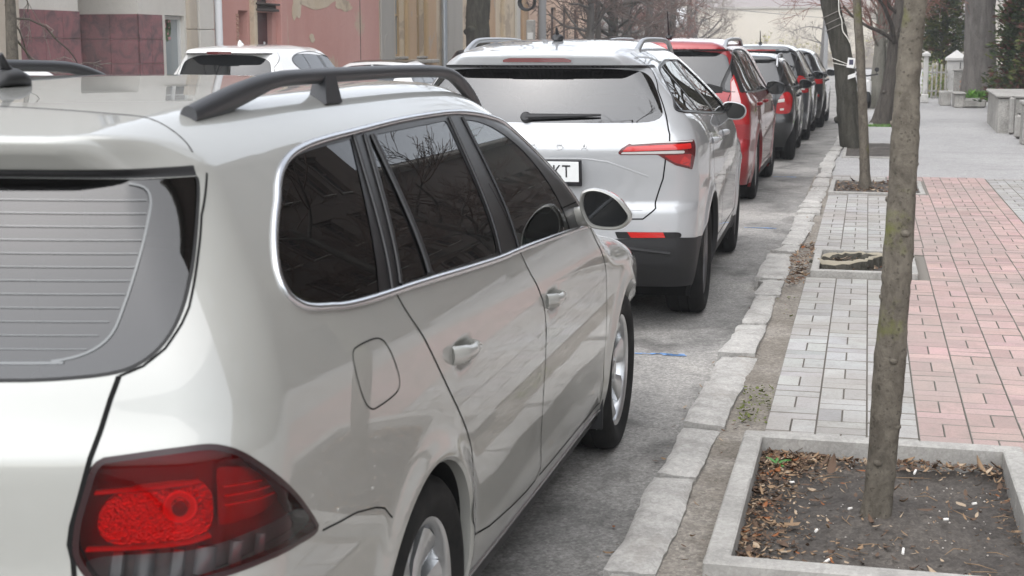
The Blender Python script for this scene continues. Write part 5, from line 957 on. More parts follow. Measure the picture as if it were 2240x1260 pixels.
def shark(S, y, mat_, car, h=.07, L=.16, w=.05, mast=None):
    mb = MB(); P, N = S.top(np.array([0.]), np.array([y])); z = P[0][2]
    if mast:
        base = [(0, y+.06, z-.004), (0, y+.03, z+.012), (0, y, z+.018), (0, y-.045, z+.016), (0, y-.07, z+.0)]
        mb.tube(base, [.012, .03, .036, .03, .012], 12, flat=.6); mb.tube([(0, y+.01, z+.015), (0, y-.02, z+.04), (0, y-mast*.55, z+mast)], [.015, .011, .006], 10)
    else:
        ys = np.linspace(0, 1, 9); V = []
        for u in ys:
            hh = h*math.sin(min(1, u*1.02)*math.pi/2)**1.4*(1 if u < .9 else .85); ww = w/2*math.sin(max(.05, min(1, u*1.6+.1))*math.pi/2)
            V += [(-ww, y+L/2-u*L, z-.005), (-ww*.75, y+L/2-u*L, z+hh*.45), (-ww*.22, y+L/2-u*L-hh*.1, z+hh), (ww*.22, y+L/2-u*L-hh*.1, z+hh), (ww*.75, y+L/2-u*L, z+hh*.45), (ww, y+L/2-u*L, z-.005)]
        mb.add(V, [(i*6+k, i*6+k+1, i*6+7+k, i*6+6+k) for i in range(8) for k in range(5)]+[tuple(range(6)), tuple(range(53, 47, -1))])
    return mb.build('antenna', mat_, car, sharp=70)
def door_mirror(car, outline, y, depth, mats, arm, chrome=None):
    """housing with recessed glass; outline is an (x,z) loop of the rim"""
    hm, gm, am = mats; O = resample(chaikin(outline, 2), .012); c = O.mean(0); n = len(O); mb = MB(); rings = []
    for k, (sc, dy) in enumerate([(.86, .022), (.865, .004), (.92, -.006), (.98, -.003), (1.01, .012), (1.0, depth*.25), (.93, depth*.6), (.75, depth*.88), (.42, depth), (.05, depth*1.03)]):
        q = c+(O-c)*sc; rings.append(np.stack([q[:, 0], np.full(n, y+dy), q[:, 1]], 1))
    V = np.concatenate(rings); m = len(rings); mb.add(V, [(i*n+k, i*n+(k+1) % n, (i+1)*n+(k+1) % n, (i+1)*n+k) for i in range(m-1) for k in range(n)])
    if arm: mb.tube(catmull([arm[0], tuple((np.array(arm[0])+np.array(arm[1]))/2+np.array((0, 0, .008))), arm[1]], 4), [.022]*9, 10, flat=1.5)
    g = MB(); q = c+(O-c)*.865; g.add(np.stack([q[:, 0], np.full(n, y+.020), q[:, 1]], 1), [tuple(range(n))])
    bk = MB(); q2 = c+(O-c)*.93
    for sgn in (0, 1):
        h = (mb if not sgn else mir(mb)).build('door_mirror', [hm], car, sharp=55); (g if not sgn else mir(g)).build('mirror_glass', gm, h)
def handle(S, sy, mats, L=.17, parent=None, z=None, bulge=.032, hz=.013, flip=1):
    """pull handle on the skin at chart point sy, returned as geometry"""
    s0, z0 = sy; u = np.linspace(0, 1, 11); ss = s0+(u-.5)*L; zz = np.full(11, z0)+(u-.5)*L*(-.04); P, N = S.wall(ss, zz); b = np.sin(u*math.pi)**.45
    C = P+N*(bulge*b-.004)[:, None]; mb = MB(); mb.tube(C, hz*(1.28-.38*sst(u/.55)), 10, flat=1.25)
    D, Nn = S.wall([s0-L*.30], [z0]); mb.lathe([(.0, .0), (.0, .0)], 3, 'x', D[0]) if False else None
    q = MB(); a = np.linspace(0, 2*math.pi, 21)[:-1]; pp = np.stack([s0-.0+.055*np.cos(a), z0-.006+.032*np.sin(a)], 1); Pd, Nd = S.wall(pp[:, 0], pp[:, 1]); q.add(Pd+Nd*.0012, [tuple(range(20))])
    return mb, q
def build_car(d):
    """d: everything about one car. Returns its root Empty and shell."""
    S = Shell(d); rng = np.random.default_rng(d.get('seed', 1)); car = empty(d['name'], d['loc'], -d['yaw'], d['label'], d['cat'], d.get('group'))
    q = 1.0/d.get('lod', 1.0); paint = d['paint']; inter = d.get('interior', False); zbot = Tab(d.get('zbot', [(-1.2, .24), (-.5, .2), (3, .2), (3.6, .24)]), .05)
    def sgrid(st, sc): return np.unique(np.r_[np.arange(0, S.s1, st), np.arange(S.s1, S.s2, sc), np.arange(S.s2, S.s3, st), np.arange(S.s3, S.s4, sc), np.arange(S.s4, S.s5, st), S.s5])
    qs = sgrid(.03*q, .012*q); zb = S.edge(qs); k = np.exp(-.5*(np.arange(-6, 7)/2.2)**2); k /= k.sum(); zb = np.convolve(np.r_[[zb[0]]*6, zb, [zb[-1]]*6], k, 'valid')-.002
    gx, gy, _, _ = S.guide(qs); bot = zbot(gy); ez = lambda i: np.stack([np.full(40, qs[i]), np.linspace(bot[i], zb[i], 42)[1:-1]], 1); dom = np.r_[np.stack([qs, bot], 1), ez(-1), np.stack([qs, zb], 1)[::-1], ez(0)[::-1]]
    dom = np.array([p for i, p in enumerate(dom) if i == 0 or np.hypot(*(p-dom[i-1])) > 1e-5])
    regs = []
    for ya, za, ra in S.arch:
        a = np.linspace(R(-75), R(255), int(46/q)); regs.append(dict(n='arch', p=sides(S, np.stack([ya+ra*np.cos(a), za+ra*np.sin(a)], 1)), hole=1))
    if S.spo: zt = S.spo[0]; se = S.sx(S.spo[2]+.75*(S.spo[3]-S.spo[2]), zt-.02); regs.append(dict(n='spoiler_shade', p=np.array([(-.03, zt-.0085), (se, zt-.0085), (se, zt+.0085), (-.03, zt+.0085)]), m='plastic', sym='join'))  # black strip under the spoiler lip: the shade there is put into the colour
    regs += d['regions']
    loops = [resample(r['p'], .014*q) for r in regs]
    for r, L in zip(regs, loops): r['L'] = L
    g = np.stack(np.meshgrid(sgrid(.032*q, .012*q), np.arange(.15, 1.75, .026*q)), -1).reshape(-1, 2)+.00037
    if S.spo: g = np.r_[g, np.stack(np.meshgrid(np.r_[np.arange(0, S.s1, .03*q), np.arange(S.s1, S.s2, .014*q)], np.arange(S.spo[0]-.03, S.spo[0]+.03, .005*q)), -1).reshape(-1, 2)]
    for t, b, wd in S.cr:
        sg = sgrid(.03*q, .015*q); yy = S.guide(sg)[1]; 
        for dz in (-.008, 0, .008): g = np.r_[g, np.stack([sg, t(yy)+dz], 1)]
    g = g[inpoly(g, dom)]; allb = np.concatenate(loops+[dom]); keep = np.ones(len(g), bool)
    for i in range(0, len(g), 2000): keep[i:i+2000] = (np.abs(g[i:i+2000, None, 0]-allb[None, :, 0])+np.abs(g[i:i+2000, None, 1]-allb[None, :, 1])).min(1) > .006*q
    P, T, c = cdt(dom, loops, g[keep]); V, N = S.wall(P[:, 0], P[:, 1]); T = fix_wind(V, N, T)
    own = np.full(len(T), -1)
    for i, L in enumerate(loops): own = np.where((own < 0) & inpoly(c, L), i, own)
    sms = {}; meta = {'body': dict(n='body', m=paint, sym='join')}
    def put(key, V, N, T, mi=0): sms.setdefault(key, SM()).sub(V, N, T, mi)
    for i, r in enumerate(regs):
        t = T[own == i]; key = r.get('k', r['n']); 
        if r.get('hole') or len(t) == 0: continue
        meta.setdefault(key, r); put(key, V+N*r.get('off', 0), N, t)
        if inter and not r.get('glass'): put(key, V-N*.022, -N, t[:, ::-1], 1)
    t = T[own < 0]; put('body', V, N, t)
    if inter: put('body', V-N*.022, -N, t[:, ::-1], 1)
    # top
    Pb, Nb = S.wall(qs, zb); Pb[0, 0] = 0; Pb[-1, 0] = 0; tdom = Pb[:, :2]; tdom = np.array([p for i, p in enumerate(tdom) if i == 0 or np.hypot(*(p-tdom[i-1])) > 1e-4]); y0, y1 = tdom[0, 1], tdom[-1, 1]
    cl = np.stack([np.zeros(40), np.linspace(y1, y0, 42)[1:-1]], 1); tdom = np.r_[tdom, cl]
    tre = d.get('top', []); tl = [resample(r['p'], .03*q) for r in tre]
    tg = np.stack(np.meshgrid(np.arange(.04, 1, .05*q), np.arange(y0, y1, .05*q)), -1).reshape(-1, 2)
    ed = Pb[:, :2]; cx = np.array([0, .5*(y0+y1)]); 
    for f in (.012, .026, .045, .07): e2 = ed.copy(); e2[:, 0] -= f; tg = np.r_[tg, e2[e2[:, 0] > .02]]
    tg = tg[inpoly(tg, tdom)]; ab = np.concatenate(tl+[tdom]); tg = tg[(np.abs(tg[:, None]-ab[None]).sum(-1)).min(1) > .009]
    P2, T2, c2 = cdt(tdom, tl, tg); V2, N2 = S.top(P2[:, 0], P2[:, 1]); 
    # weld the rim of the top to the wall's rim
    dd = np.linalg.norm(P2[:, None]-Pb[None, :, :2], axis=-1); j = dd.argmin(1); on = dd.min(1) < 2e-3; V2[on] = Pb[j[on]]; N2[on] = Nb[j[on]]
    low = (~on) & (dd.min(1) < .05) & (V2[:, 2] < Pb[j, 2]-.02); V2[low, 2] = Pb[j[low], 2]; N2[low] = Nb[j[low]]
    T2 = fix_wind(V2, N2, T2); o2 = np.full(len(T2), -1)
    for i, L in enumerate(tl): o2 = np.where((o2 < 0) & inpoly(c2, L), i, o2)
    for i, r in enumerate(tre):
        t = T2[o2 == i]; key = r.get('k', r['n'])
        if len(t) == 0 or r.get('hole'): continue
        meta.setdefault(key, r); put(key, V2+N2*r.get('off', 0), N2, t)
        if inter and not r.get('glass'): put(key, V2-N2*.022, -N2, t[:, ::-1], 1)
    t = T2[o2 < 0]; put('body', V2, N2, t)
    if inter: put('body', V2-N2*.022, -N2, t[:, ::-1], 1)
    # arch lips and liners, underbody: in the body mesh
    bm_ = MB()
    for ya, za, ra in S.arch:
        a = np.linspace(R(-32), R(212), 44); C2 = sides(S, np.stack([ya+ra*np.cos(a), za+ra*np.sin(a)], 1)); Pa, Na = S.wall(C2[:, 0], np.maximum(C2[:, 1], .1)); rings = [Pa]
        for dx, dr in ((.006, -.008), (.03, -.012)):
            yy = ya+(ra+dr)*np.cos(a); zz = za+(ra+dr)*np.sin(a); rings.append(np.stack([Pa[:, 0]-dx, yy, zz], 1))
        rings.append(np.stack([np.full(44, .42), ya+(ra-.005)*np.cos(a), za+(ra-.005)*np.sin(a)], 1)); n = 44
        for k in range(3): bm_.add(np.r_[rings[k], rings[k+1]], [(i, i+1, n+i+1, n+i) for i in range(n-1)], 2 if k < 2 else 3)
        bm_.add(rings[3], [tuple(range(n))], 3)
    mask = np.zeros(len(qs), bool)
    for ya, za, ra in S.arch: mask |= (np.abs(gy-ya) < ra+.02) & (gx > S.a-S.rc)
    Pz, _ = S.wall(qs, bot); Pz[mask, 0] = .42; n = len(qs); Pi = Pz.copy(); Pi[:, 0] = 0
    bm_.add(np.r_[Pz, Pi], [(i, i+1, n+i+1, n+i) for i in range(n-1)], 3)
    objs = {}
    def matlist(m): return [m, 'cabin_trim', d.get('archpaint', paint), 'underbody']
    # gap lines
    for r in regs:
        if r.get('gap') is not None and r.get('k', r['n']) in sms:
            path = np.array(r['gap']) if not isinstance(r['gap'], (int, float, bool)) else r['L']; closed = isinstance(r['gap'], (int, float, bool))
            ribbon(S, path, r.get('gw', .006), .0009, closed, sms[r.get('k', r['n'])], 3)
    for path in d.get('lines', []): ribbon(S, path, d.get('lw', .005), .0009, False, sms['body'], 3)
    order = sorted(sms, key=lambda k: 1 if meta[k].get('par') else 0)
    for key in order:
        r = meta[key]; sm = sms[key]; par = r.get('par'); sym = r.get('sym', 'pair'); ml = matlist(r['m'])
        if sym == 'join':
            sm2 = sm.mirrored(); full = SM().join(sm).join(sm2)
            if key == 'body':
                jb = joined(bm_); 
                mb = MB(); mb.add(np.concatenate(full.V), full.T); mb.m = list(full.m); nv = mb.off
                for v in jb.v: mb.v.append(v)
                mb.f += [[i+nv for i in f] for f in jb.f]; mb.m += jb.m; mb.off += jb.off
                # body skin and liners are two pieces of one mesh; normals of the liner are left flat
                nn = np.concatenate(full.N); ln = np.zeros((jb.off, 3)); ln[:, 2] = -1
                VV = np.concatenate(jb.v); 
                acc = np.zeros((jb.off, 3))
                for f in jb.f:
                    a, b, c_ = VV[f[0]], VV[f[1]], VV[f[2]]; nrm = np.cross(b-a, c_-a); 
                    for i in f: acc[i] += nrm
                l = np.linalg.norm(acc, axis=1, keepdims=True); acc = np.where(l > 1e-12, acc/np.maximum(l, 1e-12), ln)
                objs['body'] = [mb.build('body', ml, car, normals=np.r_[nn, acc])]
            else: objs[key] = [full.build(r['n'], ml, objs[par][0] if par else car)]
        else:
            pr = objs[par] if par else [car, car]; pr = pr if len(pr) == 2 else [pr[0], pr[0]]
            objs[key] = [sm.build(r['n'], ml, pr[0]), sm.mirrored().build(r['n'], ml, pr[1])]
        if r.get('plabel'):
            for o in objs[key]: o['label'] = r['plabel']
    return car, S, objs
def add_pair(mb, name, mats, objs, sharp=40):
    """a mirrored pair of sub-parts under a mirrored pair of parts"""
    return [mb.build(name, mats, objs[0], sharp=sharp), mir(mb).build(name, mats, objs[-1], sharp=sharp)]
def sm_pair(sm, name, mats, objs): return [sm.build(name, mats, objs[0]), sm.mirrored().build(name, mats, objs[-1])]
GOLFPX = {
 'chrome': [(0.792, 1.353),(0.85, 1.371),(0.968, 1.382),(1.107, 1.386),(1.277, 1.389),(1.551, 1.397),(1.819, 1.399),(2.089, 1.397),(2.272, 1.386),(2.426, 1.369),(2.62, 1.339),(2.689, 1.3),(2.799, 1.224),(2.893, 1.154),(2.994, 1.074),(3.01, 1.013),(3.086, 0.971),(2.873, 0.985),(2.513, 1.004),(2.068, 1.024),(1.923, 1.027),(1.615, 1.044),(1.241, 1.068),(1.033, 1.078),(0.853, 1.085),(0.712, 1.092),(0.676, 1.107),(0.651, 1.131),(0.642, 1.159),(0.647, 1.198),(0.672, 1.251),(0.705, 1.291)],
 'quarter': [(0.685, 1.25),(0.66, 1.205),(0.652, 1.17),(0.658, 1.139),(0.678, 1.115),(0.713, 1.102),(0.828, 1.094),(0.975, 1.09),(1.237, 1.376),(1.077, 1.372),(0.935, 1.366),(0.846, 1.353),(0.785, 1.33),(0.721, 1.293)],
 'fixed': [(1.352, 1.374),(1.372, 1.375),(1.29, 1.076),(1.117, 1.085)],
 'rearglass': [(1.398, 1.376),(1.99, 1.379),(1.878, 1.045),(1.325, 1.073)],
 'frontglass': [(2.169, 1.373),(2.293, 1.362),(2.419, 1.336),(2.535, 1.294),(2.623, 1.242),(2.689, 1.178),(2.737, 1.106),(2.77, 1.033),(2.778, 0.991),(2.498, 1.007),(2.106, 1.029)],
 'reardoor': [(1.274, 1.393),(1.186, 1.245),(1.058, 1.071),(1.082, 1.029),(1.14, 0.97),(1.274, 0.841),(1.395, 0.738),(1.471, 0.663),(1.516, 0.594),(1.499, 0.531),(1.498, 0.473),(1.525, 0.418),(1.62, 0.359),(2.139, 0.302),(2.371, 0.299),(2.323, 0.422),(2.294, 0.555),(2.298, 0.651),(2.306, 0.758),(2.278, 0.838),(2.202, 0.903),(2.135, 0.959),(2.085, 1.026),(2.052, 1.207),(2.137, 1.399),(1.769, 1.406),(1.51, 1.402)],
 'frontdoor': [(2.137, 1.399),(2.052, 1.207),(2.085, 1.026),(2.135, 0.959),(2.202, 0.903),(2.278, 0.838),(2.306, 0.758),(2.298, 0.651),(2.294, 0.555),(2.323, 0.422),(2.371, 0.299),(2.686, 0.289),(3.38, 0.277),(3.362, 0.42),(3.34, 0.556),(3.306, 0.688),(3.29, 0.788),(3.213, 0.857),(3.134, 0.912),(3.087, 0.959),(3.034, 1.011),(2.985, 1.081),(2.884, 1.162),(2.79, 1.232),(2.68, 1.309),(2.611, 1.348),(2.465, 1.376),(2.291, 1.393)],
 'fuel': [(0.755, 1.015),(0.791, 1.018),(0.877, 1.016),(0.915, 1.005),(0.936, 0.982),(0.961, 0.947),(0.978, 0.916),(0.978, 0.896),(0.949, 0.886),(0.838, 0.884),(0.813, 0.889),(0.786, 0.906),(0.764, 0.941),(0.746, 0.989)],
 'lamp': [(0.479, 0.931),(0.496, 0.936),(0.525, 0.945),(0.545, 0.949),(0.556, 0.946),(0.57, 0.932),(0.586, 0.899),(0.6, 0.868),(0.624, 0.814),(0.643, 0.766),(0.656, 0.729),(0.597, 0.743),(0.56, 0.732),(0.54, 0.725),(0.506, 0.711),(0.478, 0.721),(0.469, 0.749),(0.465, 0.77),(0.464, 0.779),(0.464, 0.795),(0.466, 0.83),(0.472, 0.876)],
 'lampclear': [(0.473, 0.774),(0.527, 0.777),(0.546, 0.782),(0.584, 0.8),(0.623, 0.805),(0.641, 0.758),(0.584, 0.758),(0.55, 0.743),(0.531, 0.731),(0.506, 0.716),(0.48, 0.726),(0.473, 0.748)],
 'lampinner': [(0.482, 0.871),(0.542, 0.886),(0.552, 0.87),(0.553, 0.827),(0.549, 0.798),(0.539, 0.786),(0.515, 0.783),(0.477, 0.783)],
 'ledge1': [(0.479, 0.873),(0.509, 0.879),(0.543, 0.887)],
 'ledge2': [(0.472, 0.779),(0.507, 0.781),(0.534, 0.786),(0.549, 0.795)],
 'tailgate': [(0.604, 1.423),(0.601, 1.406),(0.6, 1.388),(0.594, 1.355),(0.578, 1.294),(0.564, 1.232),(0.549, 1.158),(0.542, 1.134),(0.529, 1.098),(0.514, 1.072),(0.498, 1.057),(0.492, 1.023),(0.485, 0.975),(0.478, 0.933),(0.471, 0.873),(0.465, 0.824),(0.463, 0.794),(0.465, 0.768)],
 'glass': [(0.421, 1.05),(0.459, 1.053),(0.496, 1.061),(0.513, 1.076),(0.528, 1.103),(0.542, 1.146),(0.555, 1.205),(0.572, 1.288),(0.588, 1.35)],
 'glasstop': [(0.589, 1.353),(0.554, 1.362),(0.488, 1.375),(0.409, 1.38)],
 'bumpseam': [(0.916, 0.64),(0.877, 0.672),(0.827, 0.689),(0.744, 0.707),(0.694, 0.718),(0.657, 0.728)],
 'handleR': [(1.351, 0.882),(1.503, 0.878)],
 'handleF': [(2.309, 0.843),(2.498, 0.832)],
}
KAROQPX = {
 'dlo': [(0.633, 1.441),(0.869, 1.464),(1.796, 1.5),(2.043, 1.478),(2.121, 1.424),(2.125, 1.328),(2.068, 1.213),(1.997, 1.115),(1.119, 1.158),(0.611, 1.203),(0.573, 1.224),(0.576, 1.285),(0.588, 1.364)],
 'pane1': [(0.652, 1.435),(0.896, 1.456),(1.644, 1.482),(1.559, 1.428),(1.372, 1.292),(1.163, 1.169),(0.636, 1.205),(0.581, 1.228),(0.583, 1.285),(0.596, 1.359)],
 'pane2': [(1.87, 1.485),(1.929, 1.461),(2.005, 1.405),(1.989, 1.305),(1.915, 1.208),(1.818, 1.134),(1.24, 1.163)],
 'glass': [(-0.129, 1.164),(0.514, 1.163),(0.528, 1.292),(0.555, 1.431)],
 'glassL': [(-0.456, 1.348),(-0.413, 1.444)],
 'lamp': [(0.403, 1.004),(0.41, 1.026),(0.429, 1.052),(0.499, 1.062),(0.581, 1.068),(0.576, 0.995),(0.568, 0.907),(0.529, 0.933),(0.49, 0.993),(0.408, 0.993)],
 'gap': [(0.533, 1.285),(0.513, 1.134),(0.5, 1.065),(0.49, 0.995),(0.481, 0.861),(0.462, 0.644)],
 'gapbot': [(0.43, 0.642),(0.462, 0.644)],
 'refl': [(0.426, 0.572),(0.504, 0.569),(0.509, 0.539),(0.435, 0.541)],
 'reflall': [(0.398, 0.574),(0.536, 0.568),(0.542, 0.557),(0.541, 0.54),(0.532, 0.535),(0.405, 0.536)],
 'clad': [(0.399, 0.533),(0.542, 0.537),(0.655, 0.515)],
 'plate': [(0.296, 0.967),(0.283, 0.839)],
 'doorgap': [(1.479, 1.143),(2.397, 0.869),(3.093, 0.519),(2.778, 0.353)],
 'sensor': [(0.496, 0.59)],
 'letters': [(0.03, 1.036),(0.169, 1.038),(0.301, 1.033)],
 'creases': [(0.296, 0.97),(0.378, 0.962),(0.476, 0.873)],
 'bumpcrease': [(0.433, 0.633),(0.598, 0.61)],
 'cornercrease': [(0.509, 1.102),(0.595, 1.079),(0.574, 0.911)],
}
# ------------------------------------------------------------ the near station wagon
def P_(k): return [tuple(p) for p in k]
G = GOLFPX
def gs(y): return y+1.2056
ch_ = np.array(G['chrome'])
for _ in range(2):
    c2 = ch_.copy()
    for i in (24, 25, 26, 27, 28, 29, 30, 31, 0, 1, 2, 3): c2[i] = .5*ch_[i]+.25*(ch_[i-1]+ch_[(i+1) % 32])
    ch_ = c2
gl_ch = chaikin(ch_, 2, keep=(15, 16))
dlo = shrink(gl_ch, .002)
glassp = chaikin([(-.05, 1.047)]+P_(G['glass'])+[(.586, 1.3565), (-.05, 1.3585)], 2, keep=(0, 10, 11))
tailp = np.array([(-.05, 1.7), (.604, 1.7)]+P_(G['tailgate'])+[(.466, .70), (.455, .63), (.42, .60), (-.05, .60)])
lampp = chaikin(G['lamp'], 2)
bumpp = np.array([(-.05, .597), (.42, .597), (.455, .625), (.47, .75), (.656, .729)]+P_(G['bumpseam'])[::-1]+[(.95, .60), (.95, .1), (-.05, .1)])
rd = chaikin(P_(G['reardoor'])[2:24], 1, keep=(0, 16, 21)).tolist(); rdoor = np.array(rd+[(2.10, 1.40), (1.8, 1.408), (1.5, 1.404), (1.276, 1.395), (1.186, 1.245)])
fdoor = np.array(chaikin(P_(G['frontdoor'])[2:], 1, keep=(0, 8, 10)).tolist()+[(2.10, 1.40)])
GOLFD.update(name='station_wagon', loc=(-1.783, 2.957, 0), yaw=.005, label='silver beige station wagon filling the foreground, black roof rails, nearest parked car', cat='car', group='cars parked along the right kerb',
 paint='champagne_paint', interior=True, lod=1.5, seed=3, zbot=[(-1.2, .26), (-.8, .22), (-.3, .2), (3, .2), (3.6, .24)], lw=.0042, lines=[[(.602, 1.36)]+P_(G['tailgate'])[4:11]],
 regions=[
  dict(n='window', k='quarter', p=chaikin(G['quarter'], 2, keep=(7, 8)), m='dark_glass', glass=1, off=-.003),
  dict(n='window', k='fixed', p=roundc(G['fixed'], .012), m='dark_glass', glass=1, off=-.003, par='door_r'),
  dict(n='window', k='win_r', p=roundc(G['rearglass'], .02), m='dark_glass', glass=1, off=-.003, par='door_r'),
  dict(n='window', k='win_f', p=chaikin(G['frontglass'], 2, keep=(0, 8, 10)), m='clear_glass', glass=1, off=-.003, par='door_f'),
  dict(n='window_surround', p=dlo, m='piano_black', off=-.001),
  dict(n='tail_light', p=lampp, hole=1, m='gap_black'),
  dict(n='fuel_flap', p=chaikin(G['fuel'], 2), m='champagne_paint', gap=1, gw=.0030),
  dict(n='door', k='door_r', p=rdoor, m='champagne_paint', gap=rd, gw=.0048),
  dict(n='door', k='door_f', p=fdoor, m='champagne_paint', gap=P_(chaikin(P_(G['frontdoor'])[2:22], 1, keep=(0, 8, 10))), gw=.0048),
  dict(n='rear_window', p=glassp, m='rear_glass', glass=1, off=-.002, sym='join', par='tailgate'),
  dict(n='tailgate', p=tailp, m='champagne_paint', sym='join', gap=P_(G['tailgate'])[10:]+[(.466, .70), (.455, .63), (.42, .60), (0, .60)], gw=.0085),
  dict(n='rear_bumper', p=bumpp, m='champagne_paint', sym='join', gap=P_(G['bumpseam']), gw=.0035),
  dict(n='sill', p=np.array([(gs(.36), .245), (gs(2.25), .225), (gs(2.25), .1), (gs(.36), .1)]), m='plastic', off=.002),
  dict(n='front_bumper', p=np.array([(gs(2.85), .60), (gs(3.0), .62), (4.9, .62), (4.9, .1), (gs(2.8), .1)]), m='champagne_paint', sym='join', gap=[(gs(2.85), .60), (gs(3.0), .62), (4.68, .62)], gw=.004),
 ],
 top=[dict(n='tailgate', p=np.array([(-.05, -.60), (.3, -.61), (.5, -.63), (.62, -.652), (.80, -.66), (.8, -1.2), (-.05, -1.2)]), m='champagne_paint'),
      dict(n='windscreen', p=np.array([(-.05, 1.42), (.3, 1.41), (.50, 1.385), (.575, 1.37), (.62, 1.45), (.70, 1.72), (.74, 1.92), (.70, 1.99), (.4, 2.09), (-.05, 2.12)]), m='clear_glass', glass=1, off=-.002, sym='join'),
      dict(n='hood', p=np.array([(-.05, 2.17), (.4, 2.14), (.72, 2.05), (.735, 2.6), (.66, 3.05), (.4, 3.2), (-.05, 3.24)]), m='champagne_paint', sym='join')])
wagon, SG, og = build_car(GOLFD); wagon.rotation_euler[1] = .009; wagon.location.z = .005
tg = og['tailgate'][0]; bd = og['body'][0]
# chrome round the side glass: one moulding per side
both(bead(SG, gl_ch, .007, .0085, .001, True), 'window_trim', 'satin_chrome', wagon, sharp=0)
# black posts and sealing edges over the glass
for k_, wd, pts in (('door_r', .008, [(1.262, 1.383), (1.055, 1.083)]), ('door_f', .007, [(2.137, 1.389), (2.095, 1.03)])):
    pass
pm = MB(); q = bead(SG, np.array([(1.375, 1.376), (1.30, 1.078)]), .006, .011, .0); add_pair(q, 'window_bar', 'plastic', og['door_r'])
for pts in ([(1.258, 1.379), (1.045, 1.082)], [(1.325, 1.378), (1.10, 1.085)]):
    q = bead(SG, np.array(pts), .004, .006, .001); add_pair(q, 'window_bar', 'plastic', og['door_r'])
for pts in ([(2.02, 1.385), (1.90, 1.04)],): add_pair(bead(SG, np.array(pts), .004, .006, .001), 'window_bar', 'plastic', og['door_r'])
add_pair(bead(SG, np.array([(2.145, 1.38), (2.09, 1.03)]), .004, .006, .001), 'window_bar', 'plastic', og['door_f'])
# rear window: heater wires and their frame, dark edge band
hf = [(0, 1.075), (.42, 1.077), (.452, 1.08), (.477, 1.093), (.494, 1.12), (.505, 1.168), (.513, 1.209), (.529, 1.292), (.534, 1.325), (.53, 1.343), (.516, 1.350)]
sm = ribbon(SG, catmull(hf, 4), .004, .0008); 
for z in np.arange(1.10, 1.345, .0205): ribbon(SG, np.array([(0, z), (np.interp(z, [1.08, 1.093, 1.168, 1.292, 1.34], [.45, .474, .503, .527, .532]), z-.002)]), .0015, .0008, False, sm)
SM().join(sm).join(sm.mirrored()).build('heater_wires', 'heater', tg)
sm = SM()
ed = resample(glassp, .012); inn = shrink(glassp, .011); 
ribbon(SG, np.array([p for p in glassp if p[0] >= 0]), .006, .0005, False, sm); sm_pair(sm, 'window_seal', 'gap_black', [tg, tg])
# high brake lamp in the spoiler lip
# tail lights
rng5 = np.random.default_rng(5); clr = chaikin(G['lampclear'], 2); inn = chaikin(G['lampinner'], 2)
hb = MB(); skirt(SG, lampp, -.0005, -.05, hb); sm = patch(SG, shrink(lampp, .001), -.05, .02)
hb.add(np.concatenate(sm.V), sm.T); lm = [hb.build('tail_light', ['lamp_housing'], wagon, sharp=30), mir(hb).build('tail_light', ['lamp_housing'], wagon, sharp=30)]
sm_pair(patch(SG, shrink(lampp, .0012), .0006, .02, excl=[clr]), 'red_lens', 'red_lens', lm); sm_pair(patch(SG, clr, .0008, .02), 'clear_lens', 'clear_lens', lm)
sm = SM(); ribbon(SG, shrink(lampp, .003), .010, .0012, True, sm); sm_pair(sm, 'lens_rim', 'lamp_smoke', lm)
sm_pair(patch(SG, inn, -.028, .006, rough=.0018, rng=rng5), 'reflector', 'reflector', lm)
q = MB(); skirt(SG, inn, -.027, -.05, q); add_pair(q, 'reflector_box', 'lamp_ledge', lm)
for key, wd in (('ledge1', .006), ('ledge2', .006)): add_pair(bead(SG, catmull(G[key], 6), .011, wd*.55, -.020), 'reflector_ledge', 'lamp_ledge', lm)
c0, n0 = SG.wall([.530], [.846]); q = MB(); ax = Vector(n0[0]); mtx = ax.to_track_quat('X', 'Z').to_matrix()
for prof in ([(.0, -.012), (.012, -.012), (.012, -.008), (.0, -.006)],): q.lathe(prof, 20, 'x')
q.v = [np.array([mtx @ Vector(p) for p in v])+c0 for v in q.v]; add_pair(q, 'bulb', 'lamp_housing', lm)
q = MB(); q.lathe([(.014, -.026), (.024, -.018), (.027, -.019), (.016, -.028)], 28, 'x'); q.v = [np.array([mtx @ Vector(p) for p in v])+c0 for v in q.v]; add_pair(q, 'reflector_ring', 'lamp_ledge', lm)
for z_, s0_, s1_ in ((.868, .562, .594), (.852, .562, .604), (.836, .562, .610)): 
    add_pair(bead(SG, np.array([(s0_, z_), (s1_, z_-.004)]), .004, .0018, -.034), 'reflector_fin', 'lamp_ledge', lm)
for s_, wv in ((.488, .012), (.505, .016), (.525, .012), (.545, .018), (.568, .012), (.590, .010)): add_pair(bead(SG, np.array([(s_, .728), (s_+.003, .772)]), .008, wv, -.035), 'reflector_block', 'lamp_block', lm)
sx_ = np.array([-.655, -.62, -.5, -.3, 0, .3, .5, .62, .655]); sy_ = np.array([-.668, -.652, -.63, -.61, -.60, -.61, -.63, -.652, -.668]); ps_ = catmull(np.stack([sx_, sy_], 1), 8); P0, N0 = SG.top(np.abs(ps_[:, 0]), ps_[:, 1]); P0[:, 0] *= np.sign(ps_[:, 0]); q = MB(); q.tube(P0-N0*.0012, .0024, 6); q.build('roof_seam', 'gap_black', tg)
sm_pair(patch(SG, roundc([(.557, .905), (.585, .892), (.607, .852), (.62, .815), (.59, .806), (.557, .80)], .01), -.036, .012), 'side_reflector', 'lamp_block', lm)
